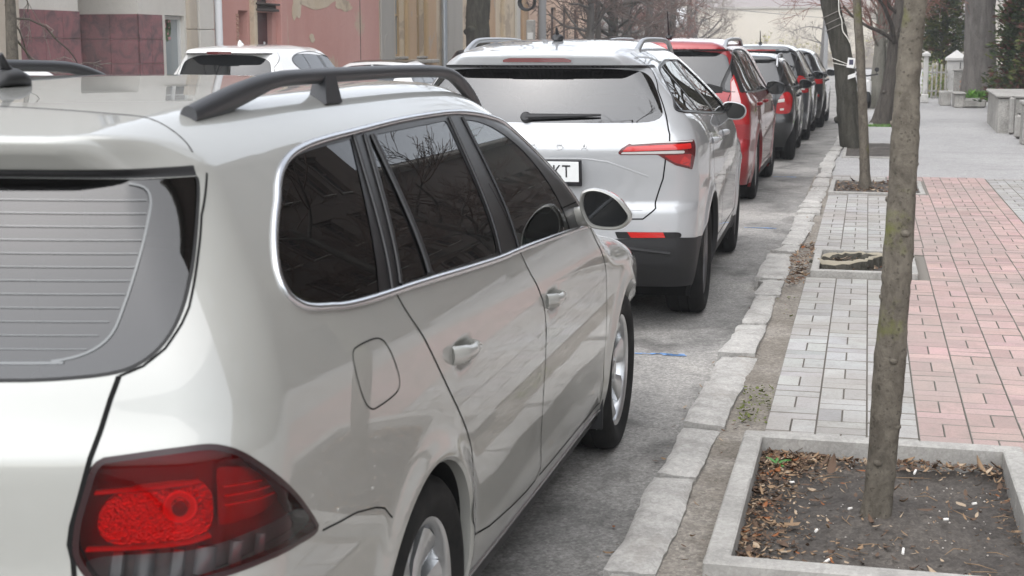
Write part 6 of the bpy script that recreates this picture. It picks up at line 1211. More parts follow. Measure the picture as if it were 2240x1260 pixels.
# handles
for key, sy in (('door_r', (1.43, .878)), ('door_f', (2.40, .838))):
    hm, dsh = handle(SG, sy, None, .165, hz=.014, bulge=.040); add_pair(hm, 'handle', 'champagne_paint', og[key])
    lk = MB(); c0, n0 = SG.wall([sy[0]-.062], [sy[1]]); lk.lathe([(.013, -.004), (.013, .022), (.010, .028), (.0, .029)], 16, 'x'); lk.v = [v+c0[0] for v in lk.v]; add_pair(lk, 'handle_cap', 'champagne_paint', og[key])
# rails, antenna, mirrors, wheels
rail(SG, .60, -.545, 1.44, .050, .0225, 'rail_plastic', wagon, posts=(.10,), foot=.44, flat=.62, side_off=.012, n=36)
shark(SG, -.185, 'plastic', wagon, mast=.068)
door_mirror(wagon, [(0.872, 1.063), (0.874, 1.103), (0.890, 1.118), (0.92, 1.124), (0.961, 1.115), (1.003, 1.091), (1.032, 1.055), (1.046, 1.035), (1.038, 1.012), (1.005, .990), (0.949, .988), (0.905, .996), (0.884, 1.029)], 1.64, .12, ('champagne_paint', 'mirror_face', 'plastic'), [(.83, 1.72, 1.01), (.90, 1.70, 1.02)])
q = MB(); P0, _ = SG.wall([gs(1.60), gs(1.60), gs(1.80), gs(1.84)], [.99, 1.05, 1.08, .985]); 
wm, _ = make_wheel(wagon, .775, 0, .316, .20, .212, 7, ('tyre_rubber', 'alloy', 'brake_metal'), blade=.62, dish=.03)
make_wheel(wagon, .775, 2.574, .316, .20, .212, 5, ('tyre_rubber', 'alloy', 'brake_metal'), mesh=wm)
q = MB(); q.box((.80, 2.20, .27), (.13, .012, .20), bev=.004); both(q, 'mud_flap', 'plastic', wagon)
sb = bead(SG, np.array([(gs(.37), .262), (gs(1.2), .252), (gs(2.2), .245)]), .006, .008, .002); both(sb, 'sill_trim', 'satin_chrome', wagon)
q = MB(); ss_ = patch(SG, chaikin([(gs(2.75), .74), (gs(2.95), .76), (4.15, .72), (4.25, .60), (4.1, .57), (gs(2.98), .62)], 2), .003, .03); sm_pair(ss_, 'headlight', 'lamp_white', [wagon, wagon])
# cabin
def cabin(car, w=.70, y0=-.75, y1=1.95, seats=((.36, .95), (-.36, .95), (.38, .12), (-.38, .12)), belt=.95, roof=1.40, hgt=0):
    q = MB(); q.box((0, (y0+y1)/2, .34), (w*2, y1-y0, .04)); q.box((w, (y0+y1)/2, .62), (.03, y1-y0, .56)); q.box((-w, (y0+y1)/2, .62), (.03, y1-y0, .56)); q.box((0, y0, .66), (w*2, .03, .62)); q.box((0, y1+.03, .62), (w*2, .05, .56)); q.build('cabin_floor', 'cabin_trim', car)
    q = MB(); q.box((0, y1-.10, .83+hgt), (w*1.92, .34, .20), bev=.06); q.build('dashboard', 'cabin_trim', car)
    q = MB(); a = np.linspace(0, 2*math.pi, 25); c = Vector((-.36, y1-.40, .88+hgt)); q.tube([(c.x+.18*math.cos(t), c.y+.08*math.sin(t), c.z+.165*math.sin(t)) for t in a], .015, 8, cap=False); q.tube([(c.x-.17, c.y, c.z), (c.x+.17, c.y, c.z)], .02, 8); q.tube([(c.x, c.y, c.z), (c.x, c.y+.25, c.z-.1)], .03, 8); q.build('steering_wheel', 'cabin_trim', car)
    for x, y in seats:
        q = MB(); q.box((x, y, .55+hgt), (.50, .52, .16), bev=.05)
        b = MB(); b.box((0, 0, .30), (.48, .14, .60), bev=.06, taper=.9); b.v = [np.stack([v[:, 0]+x, v[:, 1]-.24-.22*v[:, 2], v[:, 2]+.58+hgt], 1) for v in b.v]; q.add(np.concatenate(b.v), b.f)
        so_ = q.build('seat', 'seat_cloth', car); h = MB(); h.box((x, y-.44, 1.25+hgt), (.26, .09, .17), bev=.035); h.build('headrest', 'seat_cloth', so_)
cabin(wagon)
# ------------------------------------------------------------ the other cars, one builder for all
def text_mesh(txt, size, depth, spacing=1.0):
    c = bpy.data.curves.new('lettering', 'FONT'); c.body = txt; c.size = size; c.extrude = depth; c.align_x = 'CENTER'; c.align_y = 'CENTER'; c.space_character = spacing
    o = bpy.data.objects.new('lettering', c); col.objects.link(o); dg = bpy.context.evaluated_depsgraph_get(); me = o.evaluated_get(dg).to_mesh()
    V = np.array([v.co[:] for v in me.vertices]); Fc = [tuple(p.vertices) for p in me.polygons]; bpy.data.objects.remove(o); return V, Fc
def std_car(d, dlo, cuts, tail, rglass, lamps=(), zs=.26, glass='solid_glass', rgl='solid_glass', doors=True, side_lines=(), bumper=None, dlo_mat='piano_black', wheel=(.33, .22, .225, 5, 'alloy'), trim='piano_black', ws=None, handles=True, inset=.014):
    S = Shell(d); sd = S.side; rr = S.rear; D = chaikin(sd(dlo), 2); pan = shrink(D, inset); regs = []; cur = pan; prev = -9
    off = S.s2-(S.yr+S.rc); ks = ['quarter', 'door_r', 'door_f'] if len(cuts) == 2 else ['door_r', 'door_f']; zlo, zhi = D[:, 1].min(), D[:, 1].max(); parts = []
    for i in range(len(cuts)+1):
        p = pan
        for j, sg in ((i-1, 1), (i, -1)):
            if 0 <= j < len(cuts):
                yb, yt, wd = cuts[j]; a = np.array((yb+off, zlo)); b = np.array((yt+off, zhi)); t = (b-a)/np.linalg.norm(b-a); n = np.array((t[1], -t[0]))*sg; p = clip(p, n, a@n+wd/2)
        parts.append(p)
    for k_, p in zip(ks, parts): regs.append(dict(n='window', k='win_'+k_, p=p, m=glass, glass=1, off=-.003, par=None if k_ == 'quarter' else k_))
    regs.append(dict(n='window_surround', p=D, m=dlo_mat, off=-.001))
    for L in lamps:
        p = {'r': rr, 's': sd, 'c': np.array}[L.get('sp', 'r')](L['p']); L['P'] = roundc(p, L.get('r', .015)); 
    (yb, yt, _), ar = cuts[-1], S.arch[0]; fy = S.arch[1][0]-S.arch[1][2]-.06; yr_ = cuts[0][0] if len(cuts) == 2 else ar[0]+.15
    sill = zs+.06; top_ = zhi+.02
    a = np.linspace(R(70), R(5), 7); arc = [(ar[0]+(ar[2]+.05)*math.cos(t), ar[1]+(ar[2]+.05)*math.sin(t)) for t in a]
    rdp = [(yr_-.05, top_)]+[(yr_-.02, zlo-.03)]+arc+[(ar[0]+ar[2]+.08, sill), (yb+.06, sill), (yb+.08, zlo-.35), (yb, zlo), (yt, top_)]
    fdp = [(yt, top_), (yb, zlo), (yb+.08, zlo-.35), (yb+.06, sill), (fy, sill), (fy+.03, .6), (fy-.02, zlo-.12), (dlo_front(dlo), zlo+.02)]+[(y+.01, z+.015) for y, z in dlo if y > yt and z > zlo+.05][::-1]
    if doors:
        regs.append(dict(n='door', k='door_r', p=sd(rdp), m=d['paint'], gap=sd(rdp[1:-1]), gw=.007)); regs.append(dict(n='door', k='door_f', p=sd(fdp), m=d['paint'], gap=sd(fdp[1:8]), gw=.007))
    if rglass is not None: gp = np.array([(-.05, rglass[0][1])]+roundc(rr(rglass), .06, 5)[6:-6].tolist()+[(-.05, rglass[-1][1])]); regs.append(dict(n='rear_window', p=gp, m=rgl, glass=1, off=-.002, sym='join', par='tailgate'))
    tp = rr(tail); regs.append(dict(n='tailgate', p=np.r_[[(-.05, tail[0][1])], tp, [(-.05, tail[-1][1])]], m=d['paint'], sym='join', gap=np.r_[[(0, tail[0][1])], tp], gw=.008))
    d['regions'] = d.get('pre', [])+regs+d.get('post', [])
    if bumper: d['regions'] += [dict(n='rear_bumper', p=np.r_[[(-.05, bumper[0][1])], rr(bumper[:-1]), sd(bumper[-1:]), [(off+S.arch[0][0], .1), (-.05, .1)]], m=d.get('bumpmat', d['paint']), sym='join', off=.001)]
    d['regions'] += [dict(n='sill', p=sd([(ar[0]+ar[2]-.03, zs), (S.arch[1][0]-S.arch[1][2]+.03, zs), (S.arch[1][0]-S.arch[1][2]+.03, .1), (ar[0]+ar[2]-.03, .1)]), m='plastic', off=.003)]
    if ws: yu, yl, xu, xl = ws; d['top'] = d.get('top', [])+[dict(n='windscreen', p=np.array([(-.05, yu), (xu*.6, yu-.01), (xu, yu-.05), (xl, yl-.14), (xl*.6, yl-.02), (-.05, yl)]), m='tint_glass' if d.get('interior') else 'solid_glass', glass=1, off=-.002, sym='join')]
    car, S, ob = build_car(d)
    if trim: both(bead(S, D, .004, .006, .0015, True, step=.03), 'window_trim', trim, car, sharp=0)
    for L in lamps:
        o = sm_pair(patch(S, L['P'], .0025, .025), L.get('n', 'tail_light'), L['m'], L['par'] if L.get('par') else [car, car])
        for p, m_, of in L.get('in', []): pp = {'r': rr, 's': sd, 'c': np.array}[L.get('sp', 'r')](p); sm_pair(patch(S, roundc(pp, .006), .0025+of, .025), 'lamp_band', m_, o)
    if handles and doors:
        for key, y in (('door_r', yb-.10), ('door_f', fy-.0-.95 if fy-.95 > yb+.1 else yb+1.0)):
            y = {'door_r': yb-.14, 'door_f': cuts[-1][0]+.02+(fy-yb)*.0+1.0-.12}[key] if False else ({'door_r': yr_+.10, 'door_f': yb+.16}[key]); hm, _ = handle(S, (y+off, zlo-.11), None, .17); add_pair(hm, 'handle', d.get('handlemat', d['paint']), ob[key])
    Rt, wt, rm_, ns, al = wheel; wm, _ = make_wheel(car, S.S(Rt)-.005-wt/2, ar[0], Rt, wt, rm_, ns, ('tyre_rubber', al, 'brake_metal'), blade=.8)
    make_wheel(car, S.S(Rt)-.005-wt/2, S.arch[1][0], Rt, wt, rm_, ns, ('tyre_rubber', al, 'brake_metal'), mesh=wm)
    hy = S.arch[1][0]; zl = S.T(hy+.45)-.12
    sm_pair(patch(S, roundc(sd([(hy+.28, zl+.04), (hy+.52, zl+.02), (hy+.62, zl-.10), (hy+.34, zl-.08)]), .03), .003, .04), 'headlight', 'lamp_white', [car, car])
    return car, S, ob
def dlo_front(dlo): return max(p[0] for p in dlo)
def mirror_std(car, x, y, z, s, mats):
    o = [(x+.00*s, z-.07*s), (x-.02*s, z+.02*s), (x+.0*s, z+.07*s), (x+.08*s, z+.075*s), (x+.17*s, z+.05*s), (x+.20*s, z+.0), (x+.18*s, z-.06*s), (x+.12*s, z-.085*s)]
    door_mirror(car, o, y, .13*s, mats, [(x-.10, y+.06, z-.06), (x+.03, y+.05, z-.04)])
def wiper(S, x0, x1, z, par, h=.012, th=.014):
    xs = np.linspace(x0, x1, 12); P, N = S.wall([S.sx(abs(x), z) for x in xs], np.full(12, z)); P[:, 0] *= np.sign(xs); N[:, 0] *= np.sign(xs); mb = MB(); u = np.linspace(0, 1, 12)
    mb.tube(P+N*.022+np.array((0, 0, 1))*(h*u)[:, None], th*(1.0-.65*u), 8, flat=1.3); lathe_at(mb, [(.0, -.01), (.030, -.01), (.030, .02), (.022, .032), (0, .034)], 16, P[0], N[0]); return mb.build('wiper', 'plastic', par)
def plate(S, z, par, chars, frame=True, w=.52, h=.112, x=0, text=None):
    P, N = S.wall([abs(x)], [z]); ny = N[0]; c = P[0]; c[0] = x; tilt = math.atan2(ny[2], -ny[1]); rot = Matrix.Rotation(math.pi/2-tilt*0-tilt, 3, 'X'); f = MB(); 
    def put(mb, V, F_, dz, mi=0): mb.add([np.array(rot @ Vector((p[0], p[1], p[2]+dz)))+c for p in V], F_, mi)
    q = MB(); q.box((0, -.008, 0), (w+.03, h+.036, .016), bev=.005); put(f, q.v[0], q.f, .012); fo = f.build('plate_frame', 'plate_black', par)
    pw = MB(); q = MB(); q.box((0, 0, 0), (w, h, .004), bev=.0015); put(pw, q.v[0], q.f, .022); po = pw.build('licence_plate', 'plate_white', par); bl = MB(); q = MB(); q.box((-w/2+.022, 0, 0), (.036, h-.008, .002)); put(bl, q.v[0], q.f, .0245); bl.build('plate_band', 'plate_blue', po)
    for dx, m_ in ((.012, 'plate_blue'), (-.004, 'plate_yellow')):
        fl = MB(); q = MB(); q.box((-w/2+.022, dx+.012, 0), (.024, .012, .001)); put(fl, q.v[0], q.f, .0262); fl.build('plate_flag', m_, po)
    for tx, x0 in chars:
        V, F_ = text_mesh(tx, .098, .0006, 1.05); t = MB(); V = V*np.array([.80, 1.0, 1]); V[:, 0] += x0; put(t, V, F_, .0252); t.build('plate_lettering', 'plate_black', po, smooth=False)
    if text: V, F_ = text_mesh(text, .018, .0004, 1.05); t = MB(); V[:, 1] -= h/2+.014; put(t, V, F_, .0212); t.build('frame_lettering', 'plate_white', fo, smooth=False)
    return po
# second car: silver crossover
K = KAROQPX; kd = dict(KAROQD, name='crossover', loc=(-1.775, 8.57, 0), yaw=-.02, label='silver crossover with wide red tail lights and grey roof rails, second car along the kerb', cat='car', group='cars parked along the right kerb', paint='silver_paint', interior=True, lod=1.15, seed=5, archpaint='grain_plastic', zbot=[(-1.2, .34), (-.6, .27), (-.4, .24), (3, .24), (3.6, .3)], r2t=.035)
SK0 = Shell(kd)
lampK = roundc(K['lamp'], .006)
kd['pre'] = [dict(n='cladding', p=np.r_[[(-.05, .533)], K['clad'], SK0.side([(-.36, .50), (-.30, .1)]), [(-.05, .1)]], m='grain_plastic', sym='join', off=.003),
             dict(n='cladding', k='cladding', p=SK0.side([(.30, .36), (.5, .33), (2.2, .33), (2.35, .36), (2.35, .1), (.30, .1)]), m='grain_plastic')]
kdlo = [(-.43, 1.215), (-.45, 1.235), (-.42, 1.30), (-.36, 1.37), (-.27, 1.44), (-.1, 1.468), (.4, 1.497), (.8, 1.505), (1.0, 1.49), (1.2, 1.43), (1.42, 1.30), (1.57, 1.18), (1.60, 1.12), (1.0, 1.14), (.2, 1.175), (-.33, 1.203)]
ktail = [(.42, .642)]+[(0, 0)]*0
kt = [tuple(p) for p in K['gapbot']]+[tuple(p) for p in K['gap'][::-1]]
def std_tail_sz(): pass
KL = [dict(p=K['lamp'], sp='c', m='lamp_red_dark', r=.005, **{'in': [([(.412, 1.010), (.424, 1.036), (.565, 1.050), (.563, 1.022)], 'lamp_red_bright', .001), ([(.409, .997), (.412, 1.008), (.545, 1.014), (.545, .999)], 'lamp_white', .0015), ([(.503, .988), (.527, .948), (.561, .922), (.563, .995)], 'lamp_red', .001), ([(.545, .985), (.535, .945), (.556, .930), (.560, .960)], 'lamp_red_bright', .0016), ([(.43, 1.052), (.499, 1.0605), (.575, 1.064), (.575, 1.058), (.499, 1.054), (.433, 1.045)], 'lamp_white', .002)]})]
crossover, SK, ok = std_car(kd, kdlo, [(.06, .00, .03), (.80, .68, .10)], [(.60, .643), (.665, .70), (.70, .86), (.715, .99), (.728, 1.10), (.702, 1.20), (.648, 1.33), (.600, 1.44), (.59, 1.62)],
    [(0, 1.160), (.36, 1.160), (.695, 1.163), (.588, 1.435), (.36, 1.452), (0, 1.4525)], KL, zs=.33, glass='tint_glass', rgl='rear_glass2', wheel=(.345, .225, .235, 5, 'alloy_dark'), ws=(1.42, 2.28, .50, .72), trim='piano_black')
kt_ = ok['tailgate'][0]; kb = crossover
sm_pair(patch(SK, roundc(K['reflall'], .006), .004, .03), 'reflector_panel', 'piano_black', [crossover, crossover]); sm_pair(patch(SK, np.array(K['refl']), .0055, .03), 'bumper_reflector', 'lamp_red_bright', [crossover, crossover])
q = MB(); P_, N_ = SK.wall([K['sensor'][0][0]], [.59]); lathe_at(q, [(.0, .001), (.010, .001), (.0115, -.002)], 16, P_[0], N_[0]); both(q, 'parking_sensor', 'silver_paint', crossover)
wiper(SK, -.05, .36, 1.185, kt_); shark(SK, -.14, 'plastic', crossover, mast=.075, w=.07)
rail(SK, .495, -.36, 1.45, .048, .020, 'rail_silver', crossover, foot=.30, flat=.7, n=24)
plate(SK, .905, kt_, [('AE', -.155), ('0002', -.01), ('KT', .165)])
for ch, x in zip('SKODA', (-.27, -.13, .0, .15, .285)):
    V, F_ = text_mesh(ch, .050, .004, 1); P_, N_ = SK.wall([SK.sx(abs(x), 1.035)], [1.035]); c = P_[0]; c[0] = x; q = MB(); q.add([(p[0]*1.25+c[0], c[1]-.003-p[2], p[1]+c[2]) for p in V], F_); q.build('badge_letter', 'badge', kt_, smooth=False)
# brake light in the spoiler
ss_ = np.linspace(-.19, .19, 20); q = MB(); P_, N_ = SK.wall([SK.sx(abs(x), 1.50) for x in ss_], np.full(20, 1.50)); P_[:, 0] *= np.sign(ss_); N_[:, 0] *= np.sign(ss_); e = np.minimum(1, (1-np.abs(np.linspace(-1, 1, 20)))*6)
q.add(np.r_[P_+N_*.004-np.array((0, 0, .012))*(e[:, None]*.0+1), P_+N_*.004+np.array((0, 0, .011))*e[:, None]], [(i, i+1, 21+i, 20+i) for i in range(19)]); q.build('brake_light', 'lamp_red_dark', kt_)
ribbon_ = ribbon(SK, np.array([(0, .632)]+[(.36, .633), (.433, .633), (.598, .610)]), .004, .0012); 
mirror_std(crossover, .845, 1.58, 1.135, .82, ('silver_paint', 'mirror_face', 'plastic')); cabin(crossover, w=.68, y0=-.55, y1=1.9, seats=((.36, .95), (-.36, .95), (.38, .12), (-.38, .12)), hgt=.12)
mb = MB(); mb.box((.35, -.865, .415), (.5, .02, .10), bev=.012); mb.box((-.35, -.865, .415), (.5, .02, .10), bev=.012) if False else None

both(bead(SK, np.array([(0, .485), (.30, .485), (.44, .478), (.52, .45)]), .010, .010, .003, False), 'bumper_fold', 'grain_plastic', crossover); both(bead(SK, np.array([(0, .40), (.32, .40), (.40, .385), (.44, .36)]), .012, .014, .003, False), 'bumper_fold', 'plastic', crossover)

both(bead(SK, np.array([(0, .968), (.27, .970), (.33, .966), (.378, .955), (.474, .873)]), .0026, .006, -.001, False), 'tailgate_crease', 'silver_paint', kt_); both(bead(SK, np.array([(0, .70), (.30, .70), (.46, .695)]), .003, .006, -.001, False), 'tailgate_crease', 'silver_paint', kt_)
def gen(h, hw, ro, wb, fo, belt, gz, roofw=.62, cowl=None, hoodz=None, lean=.22, rt=.33, spo=None, tum=.36, r1=.10, notch=None, hdr=None, rq=.11, r2=.10, bump=.60):
    """profiles for an ordinary car from its main sizes; gz = (rear glass bottom, top)"""
    cowl = cowl or (wb-.42, belt+.02); hdr = hdr or (cowl[0]-.62, h-.05); hz = hoodz or belt-.02
    T = [(-ro-.3, h-.10), (-ro+lean, h-.055), (-ro+lean+.35, h-.02), (.2*wb, h), (.45*wb, h-.005), (hdr[0]-.25, h-.03), hdr, (cowl[0], cowl[1]), (cowl[0]+.15, cowl[1]-.03), (wb, hz), (wb+fo*.6, hz-.10), (wb+fo, hz-.26)]
    if notch: T = [(-ro-.3, notch[1]-.03), (-ro, notch[1]-.01), (notch[0], notch[1]), (notch[0]+.08, notch[1]+.03), (notch[2]-.1, h-.10), (notch[2]+.15, h-.03), (.35*wb, h), (hdr[0]-.3, h-.02), hdr, (cowl[0], cowl[1]), (cowl[0]+.15, cowl[1]-.03), (wb, hz), (wb+fo*.6, hz-.10), (wb+fo, hz-.26)]
    d = dict(S=[(.1, hw-.07), (.2, hw-.045), (.35, hw-.012), (.55, hw-.003), (.75, hw), (belt-.08, hw-.012), (belt+.03, hw-.045), (belt+.2, hw-.045-.2*tum), (h-.12, hw-.045-(h-.12-belt-.03)*(tum+.05)), (h, hw-.05-(h-belt)*(tum+.10))], Ssig=.03,
      plan=[(-ro-.2, -.07), (-ro+.3, -.03), (.1, -.004), (.4*wb, 0), (wb-.2, -.004), (wb+.3, -.03), (wb+fo, -.11)], T=T, Tsig=.06, crown=[(-ro, .03), (wb*.4, .028), (hdr[0], .05), (wb+fo, .06)],
      R=[(.15, -ro+.22), (.28, -ro+.08), (.42, -ro+.0), (.55, -ro-.01), (bump, -ro), (bump+.04, -ro+.025), (.85, -ro+.02), (gz[0]-.05, -ro+.04), (gz[0]+.05, -ro+.08), (gz[1], -ro+.08+(gz[1]-gz[0])*.42), (h, -ro+.10+(h-gz[0])*.42)],
      Rsig=.015, rq=rq, Fp=[(.15, wb+fo-.15), (.35, wb+fo-.02), (.55, wb+fo), (hz-.22, wb+fo-.04), (hz-.05, wb+fo-.2), (hz+.2, wb+fo-.5)], rad=(r1, r2, .15), r2t=.035,
      guide=(min(.56, roofw-.06), -ro+.33+(.0 if not notch else .1), wb+fo-.5, .2), arch=[(0, rt, rt+.035), (wb, rt, rt+.035)], lip=.015, crease=[([(-ro, belt-.06), (wb, belt-.10)], .12, .006)])
    if spo: d['spoiler'] = spo
    if notch: d['R'] = [(.15, -ro+.22), (.28, -ro+.08), (.42, -ro+.0), (.55, -ro-.01), (bump, -ro), (bump+.04, -ro+.02), (notch[1]-.06, -ro+.02), (notch[1]+.1, -ro+.05), (h, -ro+.15)]
    return d
def dlo_std(y0, y1, belt, rise, top, ytop0, ytop1, fall=.05):
    """side glass outline: y0..y1 along the belt, ytop0..ytop1 along the roof"""
    return [(y0+.05, belt+rise), (y0, belt+rise+.04), ((y0+ytop0)/2, (belt+rise+top)/2+.03), (ytop0, top-.04), (ytop0+.2, top), ((ytop0+ytop1)/2, top+.012), (ytop1-.25, top), (ytop1, top-.05), (ytop1*.4+y1*.6, belt+.16), (y1, belt+.02), (y1-.03, belt), ((y0+y1)/2, belt+rise*.45)]
GR = 'cars parked along the right kerb'; GL = 'cars along the left side of the street'
# third: red people carrier with tall rear lamps
rd_ = gen(1.665, .925, .93, 2.65, .95, 1.07, (1.09, 1.50), roofw=.66, rt=.35, spo=(1.535, .09, .5, .72), tum=.30, cowl=(2.28, 1.10), lean=.16, r2=.07, rq=.07)
rd_.update(name='people_carrier', loc=(-1.99, 15.3, 0), yaw=.0, label='red tall estate car with upright rear lamps and black mirror, behind the silver crossover', cat='car', group=GR, paint='red_paint', lod=.8, seed=7)
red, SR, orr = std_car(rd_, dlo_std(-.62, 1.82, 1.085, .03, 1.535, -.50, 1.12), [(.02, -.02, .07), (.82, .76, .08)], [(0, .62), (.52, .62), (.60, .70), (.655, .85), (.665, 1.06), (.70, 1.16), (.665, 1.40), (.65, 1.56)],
  [(0, 1.10), (.35, 1.10), (.655, 1.12), (.625, 1.50), (.35, 1.525), (0, 1.53)], [dict(p=[(.675, 1.235), (.70, 1.30), (.745, 1.20), (.80, 1.02), (.85, .96), (.875, .81), (.68, .81), (.675, .97)], m='lamp_red', r=.012, **{'in': [([(.685, 1.22), (.705, 1.25), (.74, 1.17), (.79, 1.01), (.685, .985)], 'lamp_pink', .002), ([(.68, .985), (.80, .99), (.82, .955), (.68, .95)], 'lamp_red_dark', .003)]})],
  zs=.27, wheel=(.35, .23, .235, 5, 'alloy'), ws=(1.42, 2.18, .58, .76))
mirror_std(red, .885, 1.70, 1.11, 1.0, ('black_paint', 'mirror_face', 'plastic')); rail(SR, .60, -.60, 1.30, .055, .024, 'rail_silver', red, foot=.22, flat=.8, n=22); shark(SR, -.30, 'plastic', red, mast=.27); wiper(SR, -.02, .38, 1.125, orr['tailgate'][0])
q = MB(); xs_ = np.linspace(.26, .60, 14); P_, N_ = SR.wall([SR.sx(x, 1.14) for x in xs_], np.full(14, 1.118)); hh = np.interp(np.arange(14), [0, 2, 5, 8, 13], [.0, .03, .085, .09, .055]); q.add(np.r_[P_+N_*.003, P_+N_*.003+np.array((0, .03, 1))*hh[:, None]], [(i, i+1, 15+i, 14+i) for i in range(13)]); q.build('rear_sticker', 'gap_black', orr['tailgate'][0])
# fourth: small black estate
fb = gen(1.485, .83, .72, 2.462, .80, .985, (.99, 1.36), roofw=.6, rt=.31, spo=(1.385, .06, .45, .62), tum=.30, lean=.10, rq=.09)
fb.update(name='small_estate', loc=(-1.76, 20.8, 0), yaw=-.01, label='small black estate car with stepped red lamps holding white bands, fourth in the kerb row', cat='car', group=GR, paint='black_paint', lod=.75, seed=9)
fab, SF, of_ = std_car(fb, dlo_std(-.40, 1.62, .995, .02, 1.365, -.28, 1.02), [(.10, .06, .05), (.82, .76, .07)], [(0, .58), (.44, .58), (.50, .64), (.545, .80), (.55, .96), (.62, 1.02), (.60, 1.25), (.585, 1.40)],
  [(0, 1.0), (.30, 1.0), (.575, 1.01), (.555, 1.345), (.3, 1.37), (0, 1.375)], [dict(p=[(.555, .66), (.57, .80), (.62, .915), (.68, .965), (.735, .95), (.775, .86), (.76, .72), (.735, .665)], m='lamp_red', r=.03, **{'in': [([(.585, .855), (.67, .870), (.67, .825), (.575, .812)], 'lamp_white', .002), ([(.61, .735), (.665, .74), (.665, .712), (.612, .706)], 'lamp_white', .002)]})],
  zs=.24, wheel=(.31, .20, .205, 6, 'alloy_dark'), ws=(1.36, 2.0, .52, .68))
mirror_std(fab, .80, 1.52, 1.02, .9, ('black_paint', 'mirror_face', 'plastic')); rail(SF, .545, -.45, 1.05, .045, .018, 'rail_silver', fab, foot=.22, flat=.8, n=20); shark(SF, -.12, 'plastic', fab, mast=.05)
V, F_ = text_mesh('CAR', .055, .002, 1); P_, N_ = SF.wall([SF.sx(.46, .90)], [.90]); q = MB(); q.add([(p[0]+.46, P_[0][1]-.003-p[2], p[1]+.905) for p in V], F_); q.build('badge_letters', 'badge', of_['tailgate'][0], smooth=False)
# fifth: dark tall estate
md = gen(1.615, .90, .85, 2.70, .90, 1.02, (1.05, 1.46), roofw=.64, rt=.33, spo=(1.49, .05, .5, .68), tum=.30, lean=.12)
md.update(name='family_van', loc=(-1.80, 25.3, 0), yaw=.0, label='dark slate tall family car with a red roof edge lamp, fifth in the row', cat='car', group=GR, paint='graphite_paint', lod=.7, seed=11)
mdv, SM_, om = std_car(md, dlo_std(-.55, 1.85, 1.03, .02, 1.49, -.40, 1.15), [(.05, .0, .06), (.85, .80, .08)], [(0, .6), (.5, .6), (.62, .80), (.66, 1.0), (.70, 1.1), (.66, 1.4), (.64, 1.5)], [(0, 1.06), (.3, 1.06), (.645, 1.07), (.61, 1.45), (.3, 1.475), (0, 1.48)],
  [dict(p=[(.66, .80), (.67, 1.06), (.70, 1.10), (.77, 1.08), (.845, .98), (.86, .82)], m='lamp_red', r=.02, **{'in': [([(.68, .90), (.80, .90), (.80, .86), (.68, .86)], 'lamp_white', .002)]})], zs=.26, wheel=(.33, .21, .22, 5, 'alloy_dark'), ws=(1.42, 2.2, .55, .74))
mirror_std(mdv, .85, 1.70, 1.06, .95, ('graphite_paint', 'mirror_face', 'plastic')); shark(SM_, .1, 'plastic', mdv, mast=.22)
q = MB(); ss_ = np.linspace(-.30, .30, 12); P_, N_ = SM_.wall([SM_.sx(abs(x), 1.505) for x in ss_], np.full(12, 1.505)); P_[:, 0] *= np.sign(ss_); N_[:, 0] *= np.sign(ss_); q.add(np.r_[P_+N_*.004+np.array((0, 0, -.012)), P_+N_*.004+np.array((0, 0, .012))], [(i, i+1, 13+i, 12+i) for i in range(11)]); q.build('brake_light', 'lamp_red', om['tailgate'][0])
# sixth: black hatchback furthest away
hb_ = gen(1.545, .90, .80, 2.62, .88, 1.0, (1.05, 1.42), roofw=.62, rt=.33, spo=(1.44, .07, .5, .66), tum=.32, lean=.12)
hb_.update(name='hatchback', loc=(-1.68, 29.3, 0), yaw=.01, label='black hatchback with broad red lamps, farthest car of the kerb row behind the leaning tree', cat='car', group=GR, paint='black_paint', lod=.6, seed=13)
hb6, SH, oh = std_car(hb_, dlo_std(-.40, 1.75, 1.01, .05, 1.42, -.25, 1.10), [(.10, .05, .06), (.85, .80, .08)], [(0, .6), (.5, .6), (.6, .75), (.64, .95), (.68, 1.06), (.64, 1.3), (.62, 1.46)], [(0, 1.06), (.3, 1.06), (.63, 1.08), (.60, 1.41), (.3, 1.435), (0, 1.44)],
  [dict(p=[(.50, .90), (.52, 1.03), (.80, 1.05), (.86, .98), (.84, .86), (.66, .86)], m='lamp_red', r=.02, **{'in': [([(.60, .955), (.80, .955), (.80, .925), (.62, .925)], 'lamp_red_bright', .002)]}), dict(p=[(.55, .66), (.80, .66), (.80, .62), (.55, .62)], m='lamp_red', r=.008, n='bumper_reflector')], zs=.26, wheel=(.33, .21, .22, 5, 'alloy_dark'), ws=(1.40, 2.15, .55, .72))
mirror_std(hb6, .85, 1.65, 1.04, .95, ('silver_paint', 'mirror_face', 'plastic'))
